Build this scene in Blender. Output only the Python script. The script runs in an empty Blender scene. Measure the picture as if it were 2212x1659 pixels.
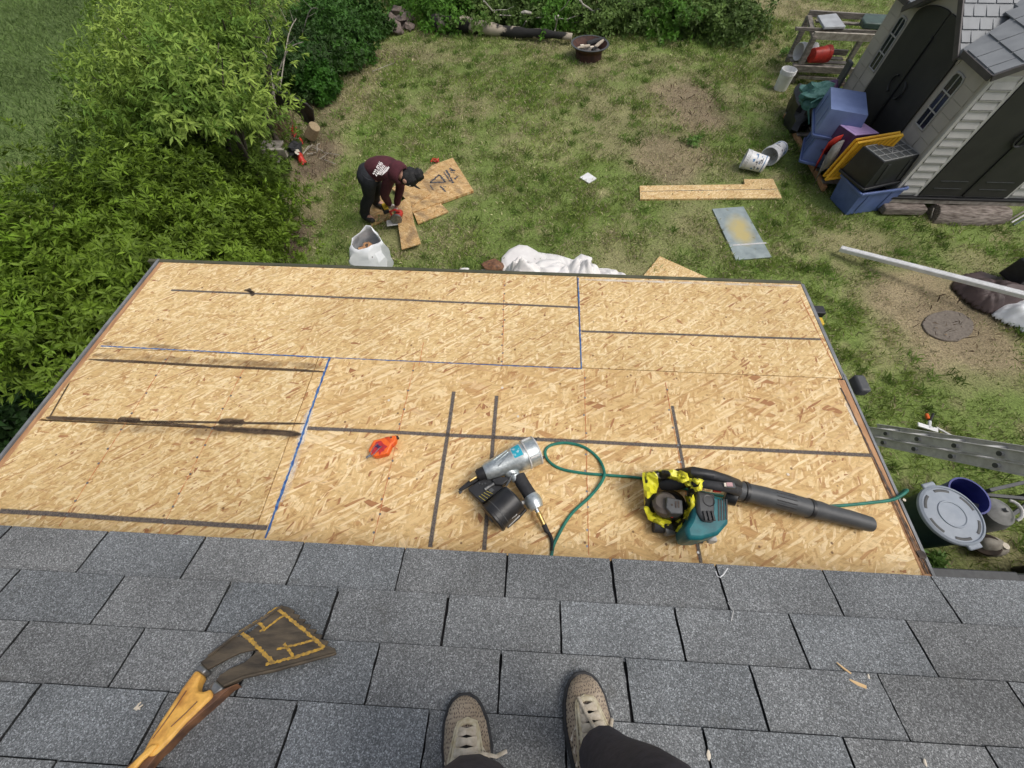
import bpy, bmesh, math, random
import numpy as np
from mathutils import Vector, Matrix, noise
random.seed(7); rng = np.random.default_rng(7)
R_ = math.radians
S = bpy.context.scene
COL = S.collection
# ------------------------------------------------------------------ camera
CAMZ = 4.4
RM = np.array([[0.9986645870851231, -0.042153855723867116, 0.029867958579585904],
               [0.051478308044105386, 0.8607554239205691, -0.5064090086009899],
               [-0.004361915062980754, 0.5072702954431026, 0.8617759691811153]])
cam = bpy.data.objects.new('camera', bpy.data.cameras.new('camera')); COL.objects.link(cam)
cam.data.sensor_width = 36; cam.data.lens = 14.4964
cam.data.clip_start = 0.02; cam.data.clip_end = 300
M4 = Matrix([list(r) + [0] for r in RM.tolist()] + [[0, 0, 0, 1]]); M4.translation = (0, 0, CAMZ)
cam.matrix_world = M4
S.camera = cam
# ------------------------------------------------------------------ light: thin bright overcast
SUN_EL, SUN_AZ = 60, 105            # azimuth of the sun, clockwise from +Y (right of the camera)
W = bpy.data.worlds.new('World'); S.world = W; W.use_nodes = True
nt = W.node_tree; nt.nodes.clear()
wo = nt.nodes.new('ShaderNodeOutputWorld'); bg = nt.nodes.new('ShaderNodeBackground'); sk = nt.nodes.new('ShaderNodeTexSky')
sk.sky_type = 'NISHITA'; sk.sun_disc = False; sk.sun_elevation = R_(SUN_EL); sk.sun_rotation = R_(SUN_AZ)
sk.air_density = 1.0; sk.dust_density = 4.0; sk.ozone_density = 0.6
bg.inputs[1].default_value = 0.15
bw_ = nt.nodes.new('ShaderNodeRGBToBW'); nt.links.new(sk.outputs[0], bw_.inputs[0]); hs = nt.nodes.new('ShaderNodeMix'); hs.data_type = 'RGBA'; hs.inputs[0].default_value = .60; nt.links.new(sk.outputs[0], hs.inputs[6]); nt.links.new(bw_.outputs[0], hs.inputs[7]); nt.links.new(hs.outputs[2], bg.inputs[0]); nt.links.new(bg.outputs[0], wo.inputs[0])
sl = bpy.data.lights.new('sun', 'SUN'); sl.energy = 1.1; sl.angle = R_(24); sl.color = (1, .96, .90)
so = bpy.data.objects.new('sun', sl); COL.objects.link(so)
az = R_(SUN_AZ); el = R_(SUN_EL)
sdir = Vector((math.sin(az) * math.cos(el), math.cos(az) * math.cos(el), math.sin(el)))
so.rotation_euler = sdir.to_track_quat('Z', 'Y').to_euler(); so.location = sdir * 20
S.view_settings.view_transform = 'Standard'; S.view_settings.look = 'None'
S.view_settings.exposure = 0.18; S.view_settings.gamma = 1
S.render.engine = 'CYCLES'
try: S.cycles.max_bounces = 5; S.cycles.use_denoising = True
except Exception: pass

# ------------------------------------------------------------------ survey helpers: a sighting in the photo (2212 px wide) to a point in the place
F = 890.725
def ray(px, py): return RM @ np.array([(px - 1106) / F, -(py - 829.5) / F, -1.0])
def at(px, py, z=0.0):
    d = ray(px, py); t = (z - CAMZ) / d[2]
    return Vector((d[0] * t, d[1] * t, z))
class Slope:
    """a roof plane: origin, pitch; local x to the right, y away (down the slope), h above it"""
    def __init__(s, o, ang):
        s.o = Vector(o); s.ang = ang
        s.X = Vector((1, 0, 0)); s.Y = Vector((0, math.cos(ang), -math.sin(ang))); s.N = Vector((0, math.sin(ang), math.cos(ang)))
    def W(s, x, y, h=0): return s.o + s.X * x + s.Y * y + s.N * h
    def loc(s, px, py, h=0):
        d = Vector(ray(px, py)); o = s.o + s.N * h - Vector((0, 0, CAMZ))
        t = s.N.dot(o) / s.N.dot(d); q = d * t + Vector((0, 0, CAMZ)) - s.o
        return q.dot(s.X), q.dot(s.Y)
    def at(s, px, py, h=0):
        x, y = s.loc(px, py, h); return s.W(x, y, h)
    def M(s, x=0, y=0, h=0, rz=0):
        m = Matrix((s.X, s.Y, s.N)).transposed().to_4x4(); m.translation = s.W(x, y, h)
        return m @ Matrix.Rotation(rz, 4, 'Z')
GR = Slope((0, 0, 0), 0)
PO = Slope((-2.17301, 1.69873, CAMZ - 1.67386), 0.02485)        # porch roof, origin at its far left corner
RO = Slope((-1.2505, 0.18468, CAMZ - 1.31604), 0.34163)          # shingled roof, origin on its eave
TW, TE = 0.305, 0.1271
def zz(ox, oy, s):                                              # notes taken in enlarged crops
    return lambda x, y: ((ox + x * s) / 1.82278, (oy + y * s) / 1.82278)

# ------------------------------------------------------------------ mesh helpers
def wm(o):
    m = o.matrix_basis.copy()
    return wm(o.parent) @ m if o.parent is not None else m
class MB:
    def __init__(s, M=None): s.v = []; s.f = []; s.M = M; s.m = []; s.mi = 0
    def add(s, vs, fs, M=None):
        b = len(s.v)
        for p in vs:
            p = Vector(p)
            if M is not None: p = M @ p
            if s.M is not None: p = s.M @ p
            s.v.append(p)
        for f in fs: s.f.append([b + i for i in f]); s.m.append(s.mi)
        return s
    def box(s, c, d, rz=0, M=None, taper=1.0):
        x, y, z = d[0] / 2, d[1] / 2, d[2] / 2
        m = Matrix.Translation(Vector(c)) @ Matrix.Rotation(rz, 4, 'Z')
        if M is not None: m = M @ m
        t = taper
        vs = [(-x, -y, -z), (x, -y, -z), (x, y, -z), (-x, y, -z), (-x * t, -y * t, z), (x * t, -y * t, z), (x * t, y * t, z), (-x * t, y * t, z)]
        return s.add(vs, [(3, 2, 1, 0), (4, 5, 6, 7), (0, 1, 5, 4), (1, 2, 6, 5), (2, 3, 7, 6), (3, 0, 4, 7)], m)
    def prism(s, pts, vec):                                      # polygon pts (top) pulled along vec
        n = len(pts); vec = Vector(vec)
        nrm = Vector((0, 0, 0))
        P = [Vector(p) for p in pts]
        for i in range(n): nrm += P[i].cross(P[(i + 1) % n])
        if nrm.dot(vec) > 0: P.reverse()
        return s.add(P + [p + vec for p in P], [list(range(n)), list(range(2 * n - 1, n - 1, -1))] + [(i, i + n, (i + 1) % n + n, (i + 1) % n) for i in range(n)])
    def plate(s, fr, px, h1, h0):                                # outline sighted on a slope, top at h1, bottom at h0
        return s.prism([fr.at(x, y, h1) for x, y in px], fr.N * (h0 - h1))
    def tube(s, pts, r, n=10, cap=True, flat=1.0):
        P = [Vector(p) for p in pts]; k = len(P)
        r = r if isinstance(r, (list, tuple)) else [r] * k
        vs = []; up = None
        for i in range(k):
            d = (P[min(i + 1, k - 1)] - P[max(i - 1, 0)]).normalized()
            if up is None: up = Vector((0, 0, 1)) if abs(d.z) < .9 else Vector((1, 0, 0))
            a = d.cross(up).normalized(); b = a.cross(d).normalized(); up = b
            for j in range(n):
                t = 2 * math.pi * j / n
                vs.append(P[i] + a * math.cos(t) * r[i] + b * math.sin(t) * r[i] * flat)
        fs = [(i * n + j, i * n + (j + 1) % n, (i + 1) * n + (j + 1) % n, (i + 1) * n + j) for i in range(k - 1) for j in range(n)]
        if cap: fs += [list(range(n - 1, -1, -1)), [(k - 1) * n + j for j in range(n)]]
        return s.add(vs, fs)
    def lathe(s, c, ax, prof, n=24, cap0=True, cap1=True):        # prof: (radius, distance along ax)
        c = Vector(c); ax = Vector(ax).normalized()
        a = ax.orthogonal().normalized(); b = ax.cross(a)
        vs = [c + ax * t + (a * math.cos(2 * math.pi * j / n) + b * math.sin(2 * math.pi * j / n)) * r for r, t in prof for j in range(n)]
        k = len(prof)
        fs = [(i * n + j, i * n + (j + 1) % n, (i + 1) * n + (j + 1) % n, (i + 1) * n + j) for i in range(k - 1) for j in range(n)]
        if cap0: fs.append(list(range(n - 1, -1, -1)))
        if cap1: fs.append([(k - 1) * n + j for j in range(n)])
        return s.add(vs, fs)
    def ball(s, c, r, n=14, m=9, jit=0, M=None):
        r = r if isinstance(r, (list, tuple)) else (r, r, r)
        vs = []; fs = []
        for i in range(m + 1):
            th = math.pi * i / m
            for j in range(n):
                ph = 2 * math.pi * j / n
                p = Vector((math.sin(th) * math.cos(ph), math.sin(th) * math.sin(ph), math.cos(th)))
                q = 1 + jit * noise.noise(p * 1.7 + Vector(c))
                vs.append((p.x * r[0] * q, p.y * r[1] * q, p.z * r[2] * q))
        for i in range(m):
            for j in range(n): fs.append((i * n + j, (i + 1) * n + j, (i + 1) * n + (j + 1) % n, i * n + (j + 1) % n))
        mm = Matrix.Translation(Vector(c))
        if M is not None: mm = mm @ M
        return s.add(vs, fs, mm)
    def build(s, name, mats, parent=None, bevel=0, sub=0, ang=35, flat=False, solid=0, origin=None):
        if parent is not None:
            inv = wm(parent).inverted(); vs = [inv @ p for p in s.v]
        else:
            if origin is None:
                xs = [p.x for p in s.v]; ys = [p.y for p in s.v]; z0 = min(p.z for p in s.v)
                origin = Vector(((min(xs) + max(xs)) / 2, (min(ys) + max(ys)) / 2, z0))
            vs = [p - Vector(origin) for p in s.v]
        me = bpy.data.meshes.new(name); me.from_pydata(vs, [], s.f)
        mats = mats if isinstance(mats, (list, tuple)) else [mats]
        for m in mats: me.materials.append(m)
        if len(mats) > 1: me.polygons.foreach_set('material_index', s.m)
        bm = bmesh.new(); bm.from_mesh(me)
        bmesh.ops.remove_doubles(bm, verts=bm.verts, dist=1e-6)
        bmesh.ops.recalc_face_normals(bm, faces=bm.faces); bm.to_mesh(me); bm.free()
        if not flat:
            me.polygons.foreach_set('use_smooth', [True] * len(me.polygons)); me.set_sharp_from_angle(angle=R_(ang))
        o = bpy.data.objects.new(name, me); COL.objects.link(o)
        if parent is not None: o.parent = parent
        else: o.location = origin
        if solid:
            md = o.modifiers.new('solid', 'SOLIDIFY'); md.thickness = solid; md.offset = 0
        if bevel:
            md = o.modifiers.new('bevel', 'BEVEL'); md.width = bevel; md.segments = 2; md.limit_method = 'ANGLE'; md.angle_limit = R_(40)
        if sub:
            md = o.modifiers.new('sub', 'SUBSURF'); md.levels = sub; md.render_levels = sub
        return o
def tag(o, label=None, cat=None, group=None, kind=None):
    if label: o['label'] = label
    if cat: o['category'] = cat
    if group: o['group'] = group
    if kind: o['kind'] = kind
    return o
def thing(name, label, cat, loc=(0, 0, 0), M=None, group=None, rz=0):
    o = bpy.data.objects.new(name, None); COL.objects.link(o); o.empty_display_size = .1
    o.matrix_basis = M if M is not None else Matrix.Translation(Vector(loc)) @ Matrix.Rotation(rz, 4, 'Z')
    return tag(o, label, cat, group)

# ------------------------------------------------------------------ materials
def newmat(name):
    m = bpy.data.materials.new(name); m.use_nodes = True; t = m.node_tree
    b = t.nodes['Principled BSDF']; return m, t, b
def N(t, typ, **kw):
    n = t.nodes.new(typ)
    for k, v in kw.items():
        if k in n.bl_rna.properties and not k.startswith('i_'): setattr(n, k, v)
    return n
def ramp(t, fac, stops, interp='LINEAR'):
    r = t.nodes.new('ShaderNodeValToRGB'); r.color_ramp.interpolation = interp
    e = r.color_ramp.elements
    while len(e) < len(stops): e.new(.5)
    for i, (p, c) in enumerate(stops):
        e[i].position = p; e[i].color = (c[0], c[1], c[2], 1) if not isinstance(c, (int, float)) else (c, c, c, 1)
    t.links.new(fac, r.inputs[0]); return r.outputs[0]
def mixc(t, f, a, b, mode='MIX'):
    n = t.nodes.new('ShaderNodeMix'); n.data_type = 'RGBA'; n.blend_type = mode
    for sock, v in ((n.inputs[0], f), (n.inputs[6], a), (n.inputs[7], b)):
        if hasattr(v, 'links'): t.links.new(v, sock)
        elif isinstance(v, (int, float)): sock.default_value = v
        else: sock.default_value = (*v, 1)
    return n.outputs[2]
def coords(t, kind='Object', scale=(1, 1, 1), rot=(0, 0, 0), loc=(0, 0, 0)):
    tc = t.nodes.new('ShaderNodeTexCoord'); mp = t.nodes.new('ShaderNodeMapping')
    mp.inputs['Scale'].default_value = scale; mp.inputs['Rotation'].default_value = rot; mp.inputs['Location'].default_value = loc
    t.links.new(tc.outputs[kind], mp.inputs[0]); return mp.outputs[0]
def nz(t, vec, scale, detail=4, rough=.55):
    n = t.nodes.new('ShaderNodeTexNoise'); n.inputs['Scale'].default_value = scale; n.inputs['Detail'].default_value = detail
    n.inputs['Roughness'].default_value = rough; t.links.new(vec, n.inputs['Vector']); return n.outputs['Fac']
def bump(t, b, h, strength=.3, dist=.01):
    n = t.nodes.new('ShaderNodeBump'); n.inputs['Strength'].default_value = strength; n.inputs['Distance'].default_value = dist
    t.links.new(h, n.inputs['Height']); t.links.new(n.outputs[0], b.inputs['Normal'])
def P(name, c1, c2=None, scale=8, rough=.6, metal=0, bmp=.15, stretch=(1, 1, 1), lo=.35, hi=.65, detail=5, spec=None, dist=.005, trans=0):
    m, t, b = newmat(name)
    b.inputs['Roughness'].default_value = rough; b.inputs['Metallic'].default_value = metal
    if c2 is None: c2 = tuple(x * .72 for x in c1)
    v = coords(t, scale=stretch); n = nz(t, v, scale, detail)
    t.links.new(ramp(t, n, [(lo, c1), (hi, c2)]), b.inputs['Base Color'])
    if bmp: bump(t, b, nz(t, v, scale * 3, 4), bmp, dist)
    if spec is not None: b.inputs['Specular IOR Level'].default_value = spec
    if trans: b.inputs['Transmission Weight'].default_value = trans
    return m
def attrmat(name, rough=.8, trans=.0, noise_amt=.25, nscale=30, bmp=0):
    m, t, b = newmat(name); b.inputs['Roughness'].default_value = rough; b.inputs['Specular IOR Level'].default_value = .25
    a = t.nodes.new('ShaderNodeAttribute'); a.attribute_name = 'col'
    v = coords(t); n = nz(t, v, nscale, 5)
    g = ramp(t, n, [(.3, 1 - noise_amt), (.7, 1 + noise_amt)])
    c = mixc(t, 1.0, a.outputs['Color'], g, 'MULTIPLY')
    t.links.new(c, b.inputs['Base Color'])
    if bmp: bump(t, b, n, bmp, .02)
    if trans:
        tr = t.nodes.new('ShaderNodeBsdfTranslucent'); t.links.new(c, tr.inputs[0])
        mx = t.nodes.new('ShaderNodeMixShader'); mx.inputs[0].default_value = trans
        out = t.nodes['Material Output']; t.links.new(b.outputs[0], mx.inputs[1]); t.links.new(tr.outputs[0], mx.inputs[2]); t.links.new(mx.outputs[0], out.inputs[0])
    return m
def osb_mat(name, cols, size=1.0, seed=0, stain=0.0):
    """strand board: flakes of many directions lying over each other"""
    m, t, b = newmat(name); b.inputs['Roughness'].default_value = .72; b.inputs['Specular IOR Level'].default_value = .3
    tc = t.nodes.new('ShaderNodeTexCoord'); r = random.Random(seed)
    wv = t.nodes.new('ShaderNodeTexNoise'); wv.inputs['Scale'].default_value = 14 / size; t.links.new(tc.outputs['UV'], wv.inputs['Vector'])
    wsub = t.nodes.new('ShaderNodeVectorMath'); wsub.operation = 'SUBTRACT'; t.links.new(wv.outputs['Color'], wsub.inputs[0]); wsub.inputs[1].default_value = (.5, .5, .5)
    wsc = t.nodes.new('ShaderNodeVectorMath'); wsc.operation = 'SCALE'; t.links.new(wsub.outputs[0], wsc.inputs[0]); wsc.inputs['Scale'].default_value = .012 * size
    wadd = t.nodes.new('ShaderNodeVectorMath'); wadd.operation = 'ADD'; t.links.new(tc.outputs['UV'], wadd.inputs[0]); t.links.new(wsc.outputs[0], wadd.inputs[1])
    col = None; hgt = None
    L = 8
    for i in range(L):
        ang = [5, 24, -30, 62, -52, 85, -12, 38][i] + r.uniform(-9, 9)
        ln = r.uniform(.035, .075) * size; wd = r.uniform(.006, .013) * size
        if i in (2, 4, 6): ln *= 1.5; wd *= 2.1
        mp = t.nodes.new('ShaderNodeMapping'); mp.vector_type = 'TEXTURE'
        mp.inputs['Rotation'].default_value = (0, 0, R_(ang)); mp.inputs['Scale'].default_value = (ln, wd, 1); mp.inputs['Location'].default_value = (i * 3.1 + seed, i * 1.7, 0)
        t.links.new(wadd.outputs[0], mp.inputs[0])
        vo = t.nodes.new('ShaderNodeTexVoronoi'); vo.voronoi_dimensions = '2D'; vo.inputs['Scale'].default_value = 1; vo.inputs['Randomness'].default_value = .95
        t.links.new(mp.outputs[0], vo.inputs['Vector'])
        sp = t.nodes.new('ShaderNodeSeparateColor'); t.links.new(vo.outputs['Color'], sp.inputs[0])
        fc = ramp(t, sp.outputs[0], cols, 'LINEAR')
        gm = t.nodes.new('ShaderNodeMapping'); gm.inputs['Rotation'].default_value = (0, 0, 0); gm.inputs['Scale'].default_value = (1.2, 9, 1); t.links.new(mp.outputs[0], gm.inputs[0])
        g = nz(t, gm.outputs[0], 1.0, 3, .7)
        fc = mixc(t, .55, fc, mixc(t, 1, fc, ramp(t, g, [(.3, .62), (.7, 1.22)]), 'MULTIPLY'))
        if col is None: col = fc; hgt = sp.outputs[1]
        else:
            th = .56 if i not in (2, 4, 6) else .80
            mk = t.nodes.new('ShaderNodeMath'); mk.operation = 'GREATER_THAN'; mk.inputs[1].default_value = th; t.links.new(sp.outputs[1], mk.inputs[0])
            ed = t.nodes.new('ShaderNodeMath'); ed.operation = 'LESS_THAN'; ed.inputs[1].default_value = .62; t.links.new(vo.outputs['Distance'], ed.inputs[0])
            mm = t.nodes.new('ShaderNodeMath'); mm.operation = 'MULTIPLY'; t.links.new(mk.outputs[0], mm.inputs[0]); t.links.new(ed.outputs[0], mm.inputs[1])
            col = mixc(t, mm.outputs[0], col, fc)
            mh = t.nodes.new('ShaderNodeMix'); t.links.new(mm.outputs[0], mh.inputs[0]); t.links.new(hgt, mh.inputs[2]); t.links.new(sp.outputs[2], mh.inputs[3]); hgt = mh.outputs[0]
    uv = tc.outputs['UV']
    big = nz(t, uv, 1.6, 5)
    col = mixc(t, 1, col, ramp(t, big, [(.3, (.90, .87, .82)), (.65, (1.06, 1.05, 1.03))]), 'MULTIPLY')
    # small dark knots
    kv = t.nodes.new('ShaderNodeTexVoronoi'); kv.inputs['Scale'].default_value = 11; t.links.new(uv, kv.inputs['Vector'])
    kk = ramp(t, kv.outputs['Distance'], [(.04, .9), (.075, 0.0)])
    col = mixc(t, kk, col, (.16, .08, .04))
    fv = t.nodes.new('ShaderNodeMapping'); fv.inputs['Scale'].default_value = (34 / size, 80 / size, 1); fv.inputs['Rotation'].default_value = (0, 0, .25); t.links.new(uv, fv.inputs[0])
    fl_ = nz(t, fv.outputs[0], 1.0, 5, .65)
    col = mixc(t, ramp(t, fl_, [(.50, 0.0), (.66, .50)]), col, mixc(t, 1, col, (.50, .40, .30), 'MULTIPLY'))
    if stain:
        st = nz(t, coords(t, 'UV', (1, 2.2, 1)), 2.3, 6)
        col = mixc(t, ramp(t, st, [(.48, 0.0), (.62, stain)]), col, (.13, .09, .06))
    t.links.new(col, b.inputs['Base Color'])
    bump(t, b, hgt, .25, .0015)
    return m
OSB_COLS = [(0.0, (.36, .17, .08)), (.02, (.48, .27, .12)), (.07, (.57, .37, .165)), (.35, (.66, .465, .215)), (.65, (.745, .555, .285)), (.93, (.87, .71, .44)), (1.0, (.60, .39, .19))]
M = {}
M['osb'] = osb_mat('strand_board', OSB_COLS, .85, 1)
M['osb_near'] = osb_mat('strand_board_coarse', [(p, (c[0] * 1.02, c[1] * .99, c[2] * .97)) for p, c in OSB_COLS], 1.28, 5)
M['osb_yard'] = osb_mat('strand_board_scrap', OSB_COLS, 1.2, 9)
M['ply'] = osb_mat('weathered_strand_board', [(p, (c[0] * .85, c[1] * .78, c[2] * .72)) for p, c in OSB_COLS], 1.1, 13, stain=.6)
M['spray'] = P('grey_edge_paint', (.085, .080, .078), (.22, .18, .14), 90, .9, bmp=0)
M['blue_chalk'] = P('blue_chalk', (.015, .07, .27), (.10, .22, .42), 60, .9, bmp=0)
M['red_chalk'] = P('red_chalk', (.42, .10, .035), (.60, .26, .10), 40, .9, bmp=0)
M['char'] = P('black_stain', (.035, .03, .03), (.12, .09, .07), 30, .95, bmp=0)
M['whitechalk'] = P('chalk_dust', (.66, .58, .46), (.78, .70, .58), 60, .95, bmp=0)
M['fascia'] = P('old_fascia_wood', (.52, .29, .14), (.34, .17, .08), 10, .75, bmp=.3, stretch=(6, 1, 6))
M['drip'] = P('painted_metal_edge', (.24, .25, .26), (.15, .155, .16), 12, .55, .1, bmp=.05)
M['driplive'] = P('olive_metal_edge', (.10, .095, .055), (.055, .06, .035), 8, .6, .1, bmp=.1)
M['siding'] = P('house_siding', (.62, .60, .56), (.52, .50, .46), 6, .6)
M['steel_dark'] = P('worn_dark_steel', (.15, .115, .075), (.06, .048, .036), 13, .6, .25, bmp=.4, stretch=(1, 4, 1))
M['steel_gray'] = P('bare_weld_steel', (.32, .32, .31), (.16, .16, .16), 40, .4, .7, bmp=.2)
M['wood_bright'] = P('orange_varnished_wood', (.95, .52, .11), (.55, .24, .05), 38, .5, bmp=.25, lo=.4, hi=.7, stretch=(1, 1, 1))
M['wood_dark'] = P('dark_handle_wood', (.26, .12, .055), (.10, .05, .03), 30, .55, bmp=.3)
M['yellow_paint'] = P('worn_yellow_paint', (.62, .36, .05), (.30, .19, .06), 120, .8, bmp=.1)
M['alu'] = P('cast_aluminium', (.62, .66, .66), (.42, .46, .46), 70, .35, .75, bmp=.12)
M['alu_old'] = P('dull_aluminium', (.62, .61, .59), (.46, .45, .43), 18, .55, .08, bmp=.1)
M['blackpl'] = P('black_plastic', (.022, .022, .024), (.012, .012, .013), 25, .42, bmp=.08)
M['blackrub'] = P('black_rubber', (.03, .03, .032), (.018, .018, .02), 40, .75, bmp=.2)
M['greypl'] = P('charcoal_plastic', (.075, .078, .08), (.05, .052, .055), 20, .5, bmp=.08)
M['teal'] = P('teal_plastic', (.012, .17, .19), (.01, .10, .12), 25, .4, bmp=.06)
M['teal_label'] = P('teal_label', (.02, .38, .50), (.55, .70, .72), 60, .4, bmp=0, lo=.5, hi=.6)
M['brass'] = P('brass', (.62, .45, .18), (.38, .26, .10), 60, .35, .8)
M['hose'] = P('green_hose_rubber', (.01, .20, .14), (.008, .12, .09), 30, .45, bmp=.1)
M['orange'] = P('orange_plastic', (.86, .16, .02), (.72, .10, .015), 30, .45, bmp=.05)
M['redchalkbox'] = P('red_chalk_smear', (.55, .03, .035), (.35, .02, .03), 60, .8, bmp=0)
M['chrome'] = P('bright_wire', (.62, .65, .68), (.35, .37, .4), 60, .25, .9)
M['yellow_nail'] = P('nail_collation', (.55, .45, .10), None, 60, .5)
M['white'] = P('white_plastic', (.80, .80, .80), (.66, .66, .65), 9, .45, bmp=.08)
M['whitecloth'] = P('white_canvas', (.80, .78, .75), (.70, .67, .65), 5, .85, bmp=.35)
M['whitesack'] = P('white_woven_sack', (.88, .89, .90), (.76, .78, .80), 7, .5, bmp=.4)
M['blueprint'] = P('blue_print', (.03, .22, .50), (.02, .12, .30), 30, .5, bmp=0)
M['blackprint'] = P('black_print', (.04, .04, .045), (.10, .10, .11), 30, .5, bmp=0)
M['red'] = P('red_plastic', (.62, .045, .025), (.42, .03, .02), 12, .45, bmp=.1)
M['bluetote'] = P('blue_tote_plastic', (.11, .16, .36), (.08, .12, .27), 5, .42, bmp=.05)
M['lavtote'] = P('washed_blue_plastic', (.17, .23, .43), (.13, .18, .36), 5, .5, bmp=.05)
M['purple'] = P('purple_plastic', (.30, .13, .42), (.13, .05, .20), 4, .5, bmp=.05)
M['darkpurple'] = P('dark_purple_plastic', (.075, .025, .10), (.045, .015, .06), 6, .45, bmp=.05)
M['yellowpl'] = P('yellow_plastic', (.88, .50, .03), (.72, .37, .02), 6, .45, bmp=.1)
M['blacktote'] = P('black_tote_plastic', (.017, .018, .020), (.010, .010, .012), 6, .45, bmp=.1)
M['grayfab'] = P('grey_cloth', (.22, .21, .20), (.34, .33, .31), 8, .85, bmp=.4)
M['shedwall'] = P('taupe_resin', (.44, .405, .345), (.37, .34, .29), 3, .6, bmp=.1)
M['sheddoor'] = P('dark_brown_resin', (.030, .029, .025), (.022, .021, .019), 4, .6, bmp=.1)
M['shedglass'] = P('dark_window', (.012, .014, .022), (.03, .034, .045), 6, .12, bmp=0)
M['shedtrim'] = P('pale_resin_trim', (.42, .41, .38), (.34, .33, .31), 5, .6)
M['graywood'] = P('grey_weathered_wood', (.26, .235, .20), (.11, .095, .08), 9, .85, bmp=.5, stretch=(1, 1, 5))
M['palewood'] = P('pale_weathered_wood', (.46, .42, .35), (.24, .21, .17), 12, .85, bmp=.4)
M['block'] = P('rotted_beam', (.34, .29, .25), (.10, .075, .06), 14, .9, bmp=.8, stretch=(.5, 2, 5), dist=.02)
M['darkwood'] = P('dark_damp_wood', (.10, .07, .05), (.045, .035, .028), 9, .9, bmp=.5)
M['bark'] = P('tree_bark', (.13, .105, .08), (.06, .05, .04), 14, .95, bmp=.8, stretch=(1, 1, .3), dist=.02)
M['deadwood'] = P('bleached_branch', (.52, .49, .43), (.34, .31, .26), 12, .8, bmp=.3)
M['logchar'] = P('charred_log', (.42, .36, .28), (.018, .017, .016), 2.2, .9, bmp=.7, lo=.47, hi=.52, dist=.02)
M['rock'] = P('brown_rock', (.20, .155, .13), (.11, .085, .075), 6, .9, bmp=.7, dist=.02)
M['rust'] = P('rusted_steel', (.10, .042, .028), (.04, .02, .016), 9, .75, .2, bmp=.4)
M['ash'] = P('ash', (.30, .28, .26), (.08, .07, .065), 14, .95, bmp=.5)
M['sheetmetal'] = None
M['hoodie'] = P('maroon_fleece', (.085, .018, .026), (.060, .013, .019), 14, .95, bmp=.4, dist=.01)
M['jeans'] = P('black_denim', (.022, .024, .030), (.014, .015, .019), 20, .9, bmp=.4, dist=.008)
M['skin'] = P('skin', (.50, .28, .20), (.42, .22, .15), 20, .6)
M['hair'] = P('black_hair', (.008, .008, .009), (.02, .018, .018), 40, .7, bmp=.8, dist=.01)
M['glove'] = P('white_glove', (.70, .67, .66), (.50, .46, .45), 30, .9)
M['boot'] = P('black_boot', (.018, .017, .017), (.03, .028, .026), 20, .6)
M['trousers'] = P('navy_black_trousers', (.050, .046, .064), (.034, .032, .045), 60, .95, bmp=.25, dist=.004)
M['trouser_brown'] = P('dark_brown_jacket', (.045, .033, .032), (.03, .022, .022), 40, .95, bmp=.3, dist=.004)
M['lace'] = P('dirty_lace', (.66, .58, .47), (.46, .39, .29), 80, .9, bmp=.2)
M['sole'] = P('grey_sole', (.045, .045, .047), (.03, .03, .032), 60, .8, bmp=.3)
M['stain_tan'] = P('tan_overlay', (.66, .60, .45), (.46, .38, .24), 60, .85, bmp=.2)
M['tape'] = P('yellow_caution_tape', (.80, .74, .035), (.64, .58, .03), 18, .4, bmp=.5, dist=.01)
M['tapeblk'] = P('black_tape_print', (.015, .015, .012), None, 30, .4, bmp=0)
M['bincover'] = P('grey_lid_plastic', (.34, .38, .44), (.29, .33, .39), 12, .45, bmp=.08)
M['greenbin'] = P('dark_green_plastic', (.012, .035, .035), (.008, .022, .024), 9, .5)
M['navy'] = P('navy_plastic', (.02, .025, .16), (.05, .06, .26), 6, .35)
M['milky'] = P('milky_grey_plastic', (.26, .26, .25), (.13, .13, .12), 6, .5)
M['brownfab'] = P('brown_tarp', (.085, .055, .052), (.05, .033, .032), 5, .6, bmp=.4, dist=.01)
M['blacksheet'] = P('dark_plastic_liner', (.055, .050, .050), (.03, .027, .027), 6, .6, bmp=.4, dist=.02)
M['burlap'] = P('pale_wicker', (.40, .31, .19), (.26, .19, .11), 60, .9, bmp=.6)
M['camp'] = P('green_camp_cloth', (.02, .10, .08), (.10, .22, .20), 14, .8, bmp=.4)
M['greencan'] = P('green_metal', (.05, .09, .07), (.03, .055, .045), 9, .5)
M['paleboard'] = P('pale_grey_board', (.40, .42, .43), (.30, .31, .32), 6, .6)
M['pinkstrap'] = P('pink_label', (.55, .33, .33), None, 60, .6)
M['stone'] = P('flat_grey_stone', (.20, .17, .14), (.13, .11, .09), 30, .95, bmp=.4)
M['sawyellow'] = P('tool_yellow', (.75, .50, .03), None, 20, .5)
M['splinter'] = P('wood_splinter', (.72, .50, .26), (.60, .38, .17), 30, .7)

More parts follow.
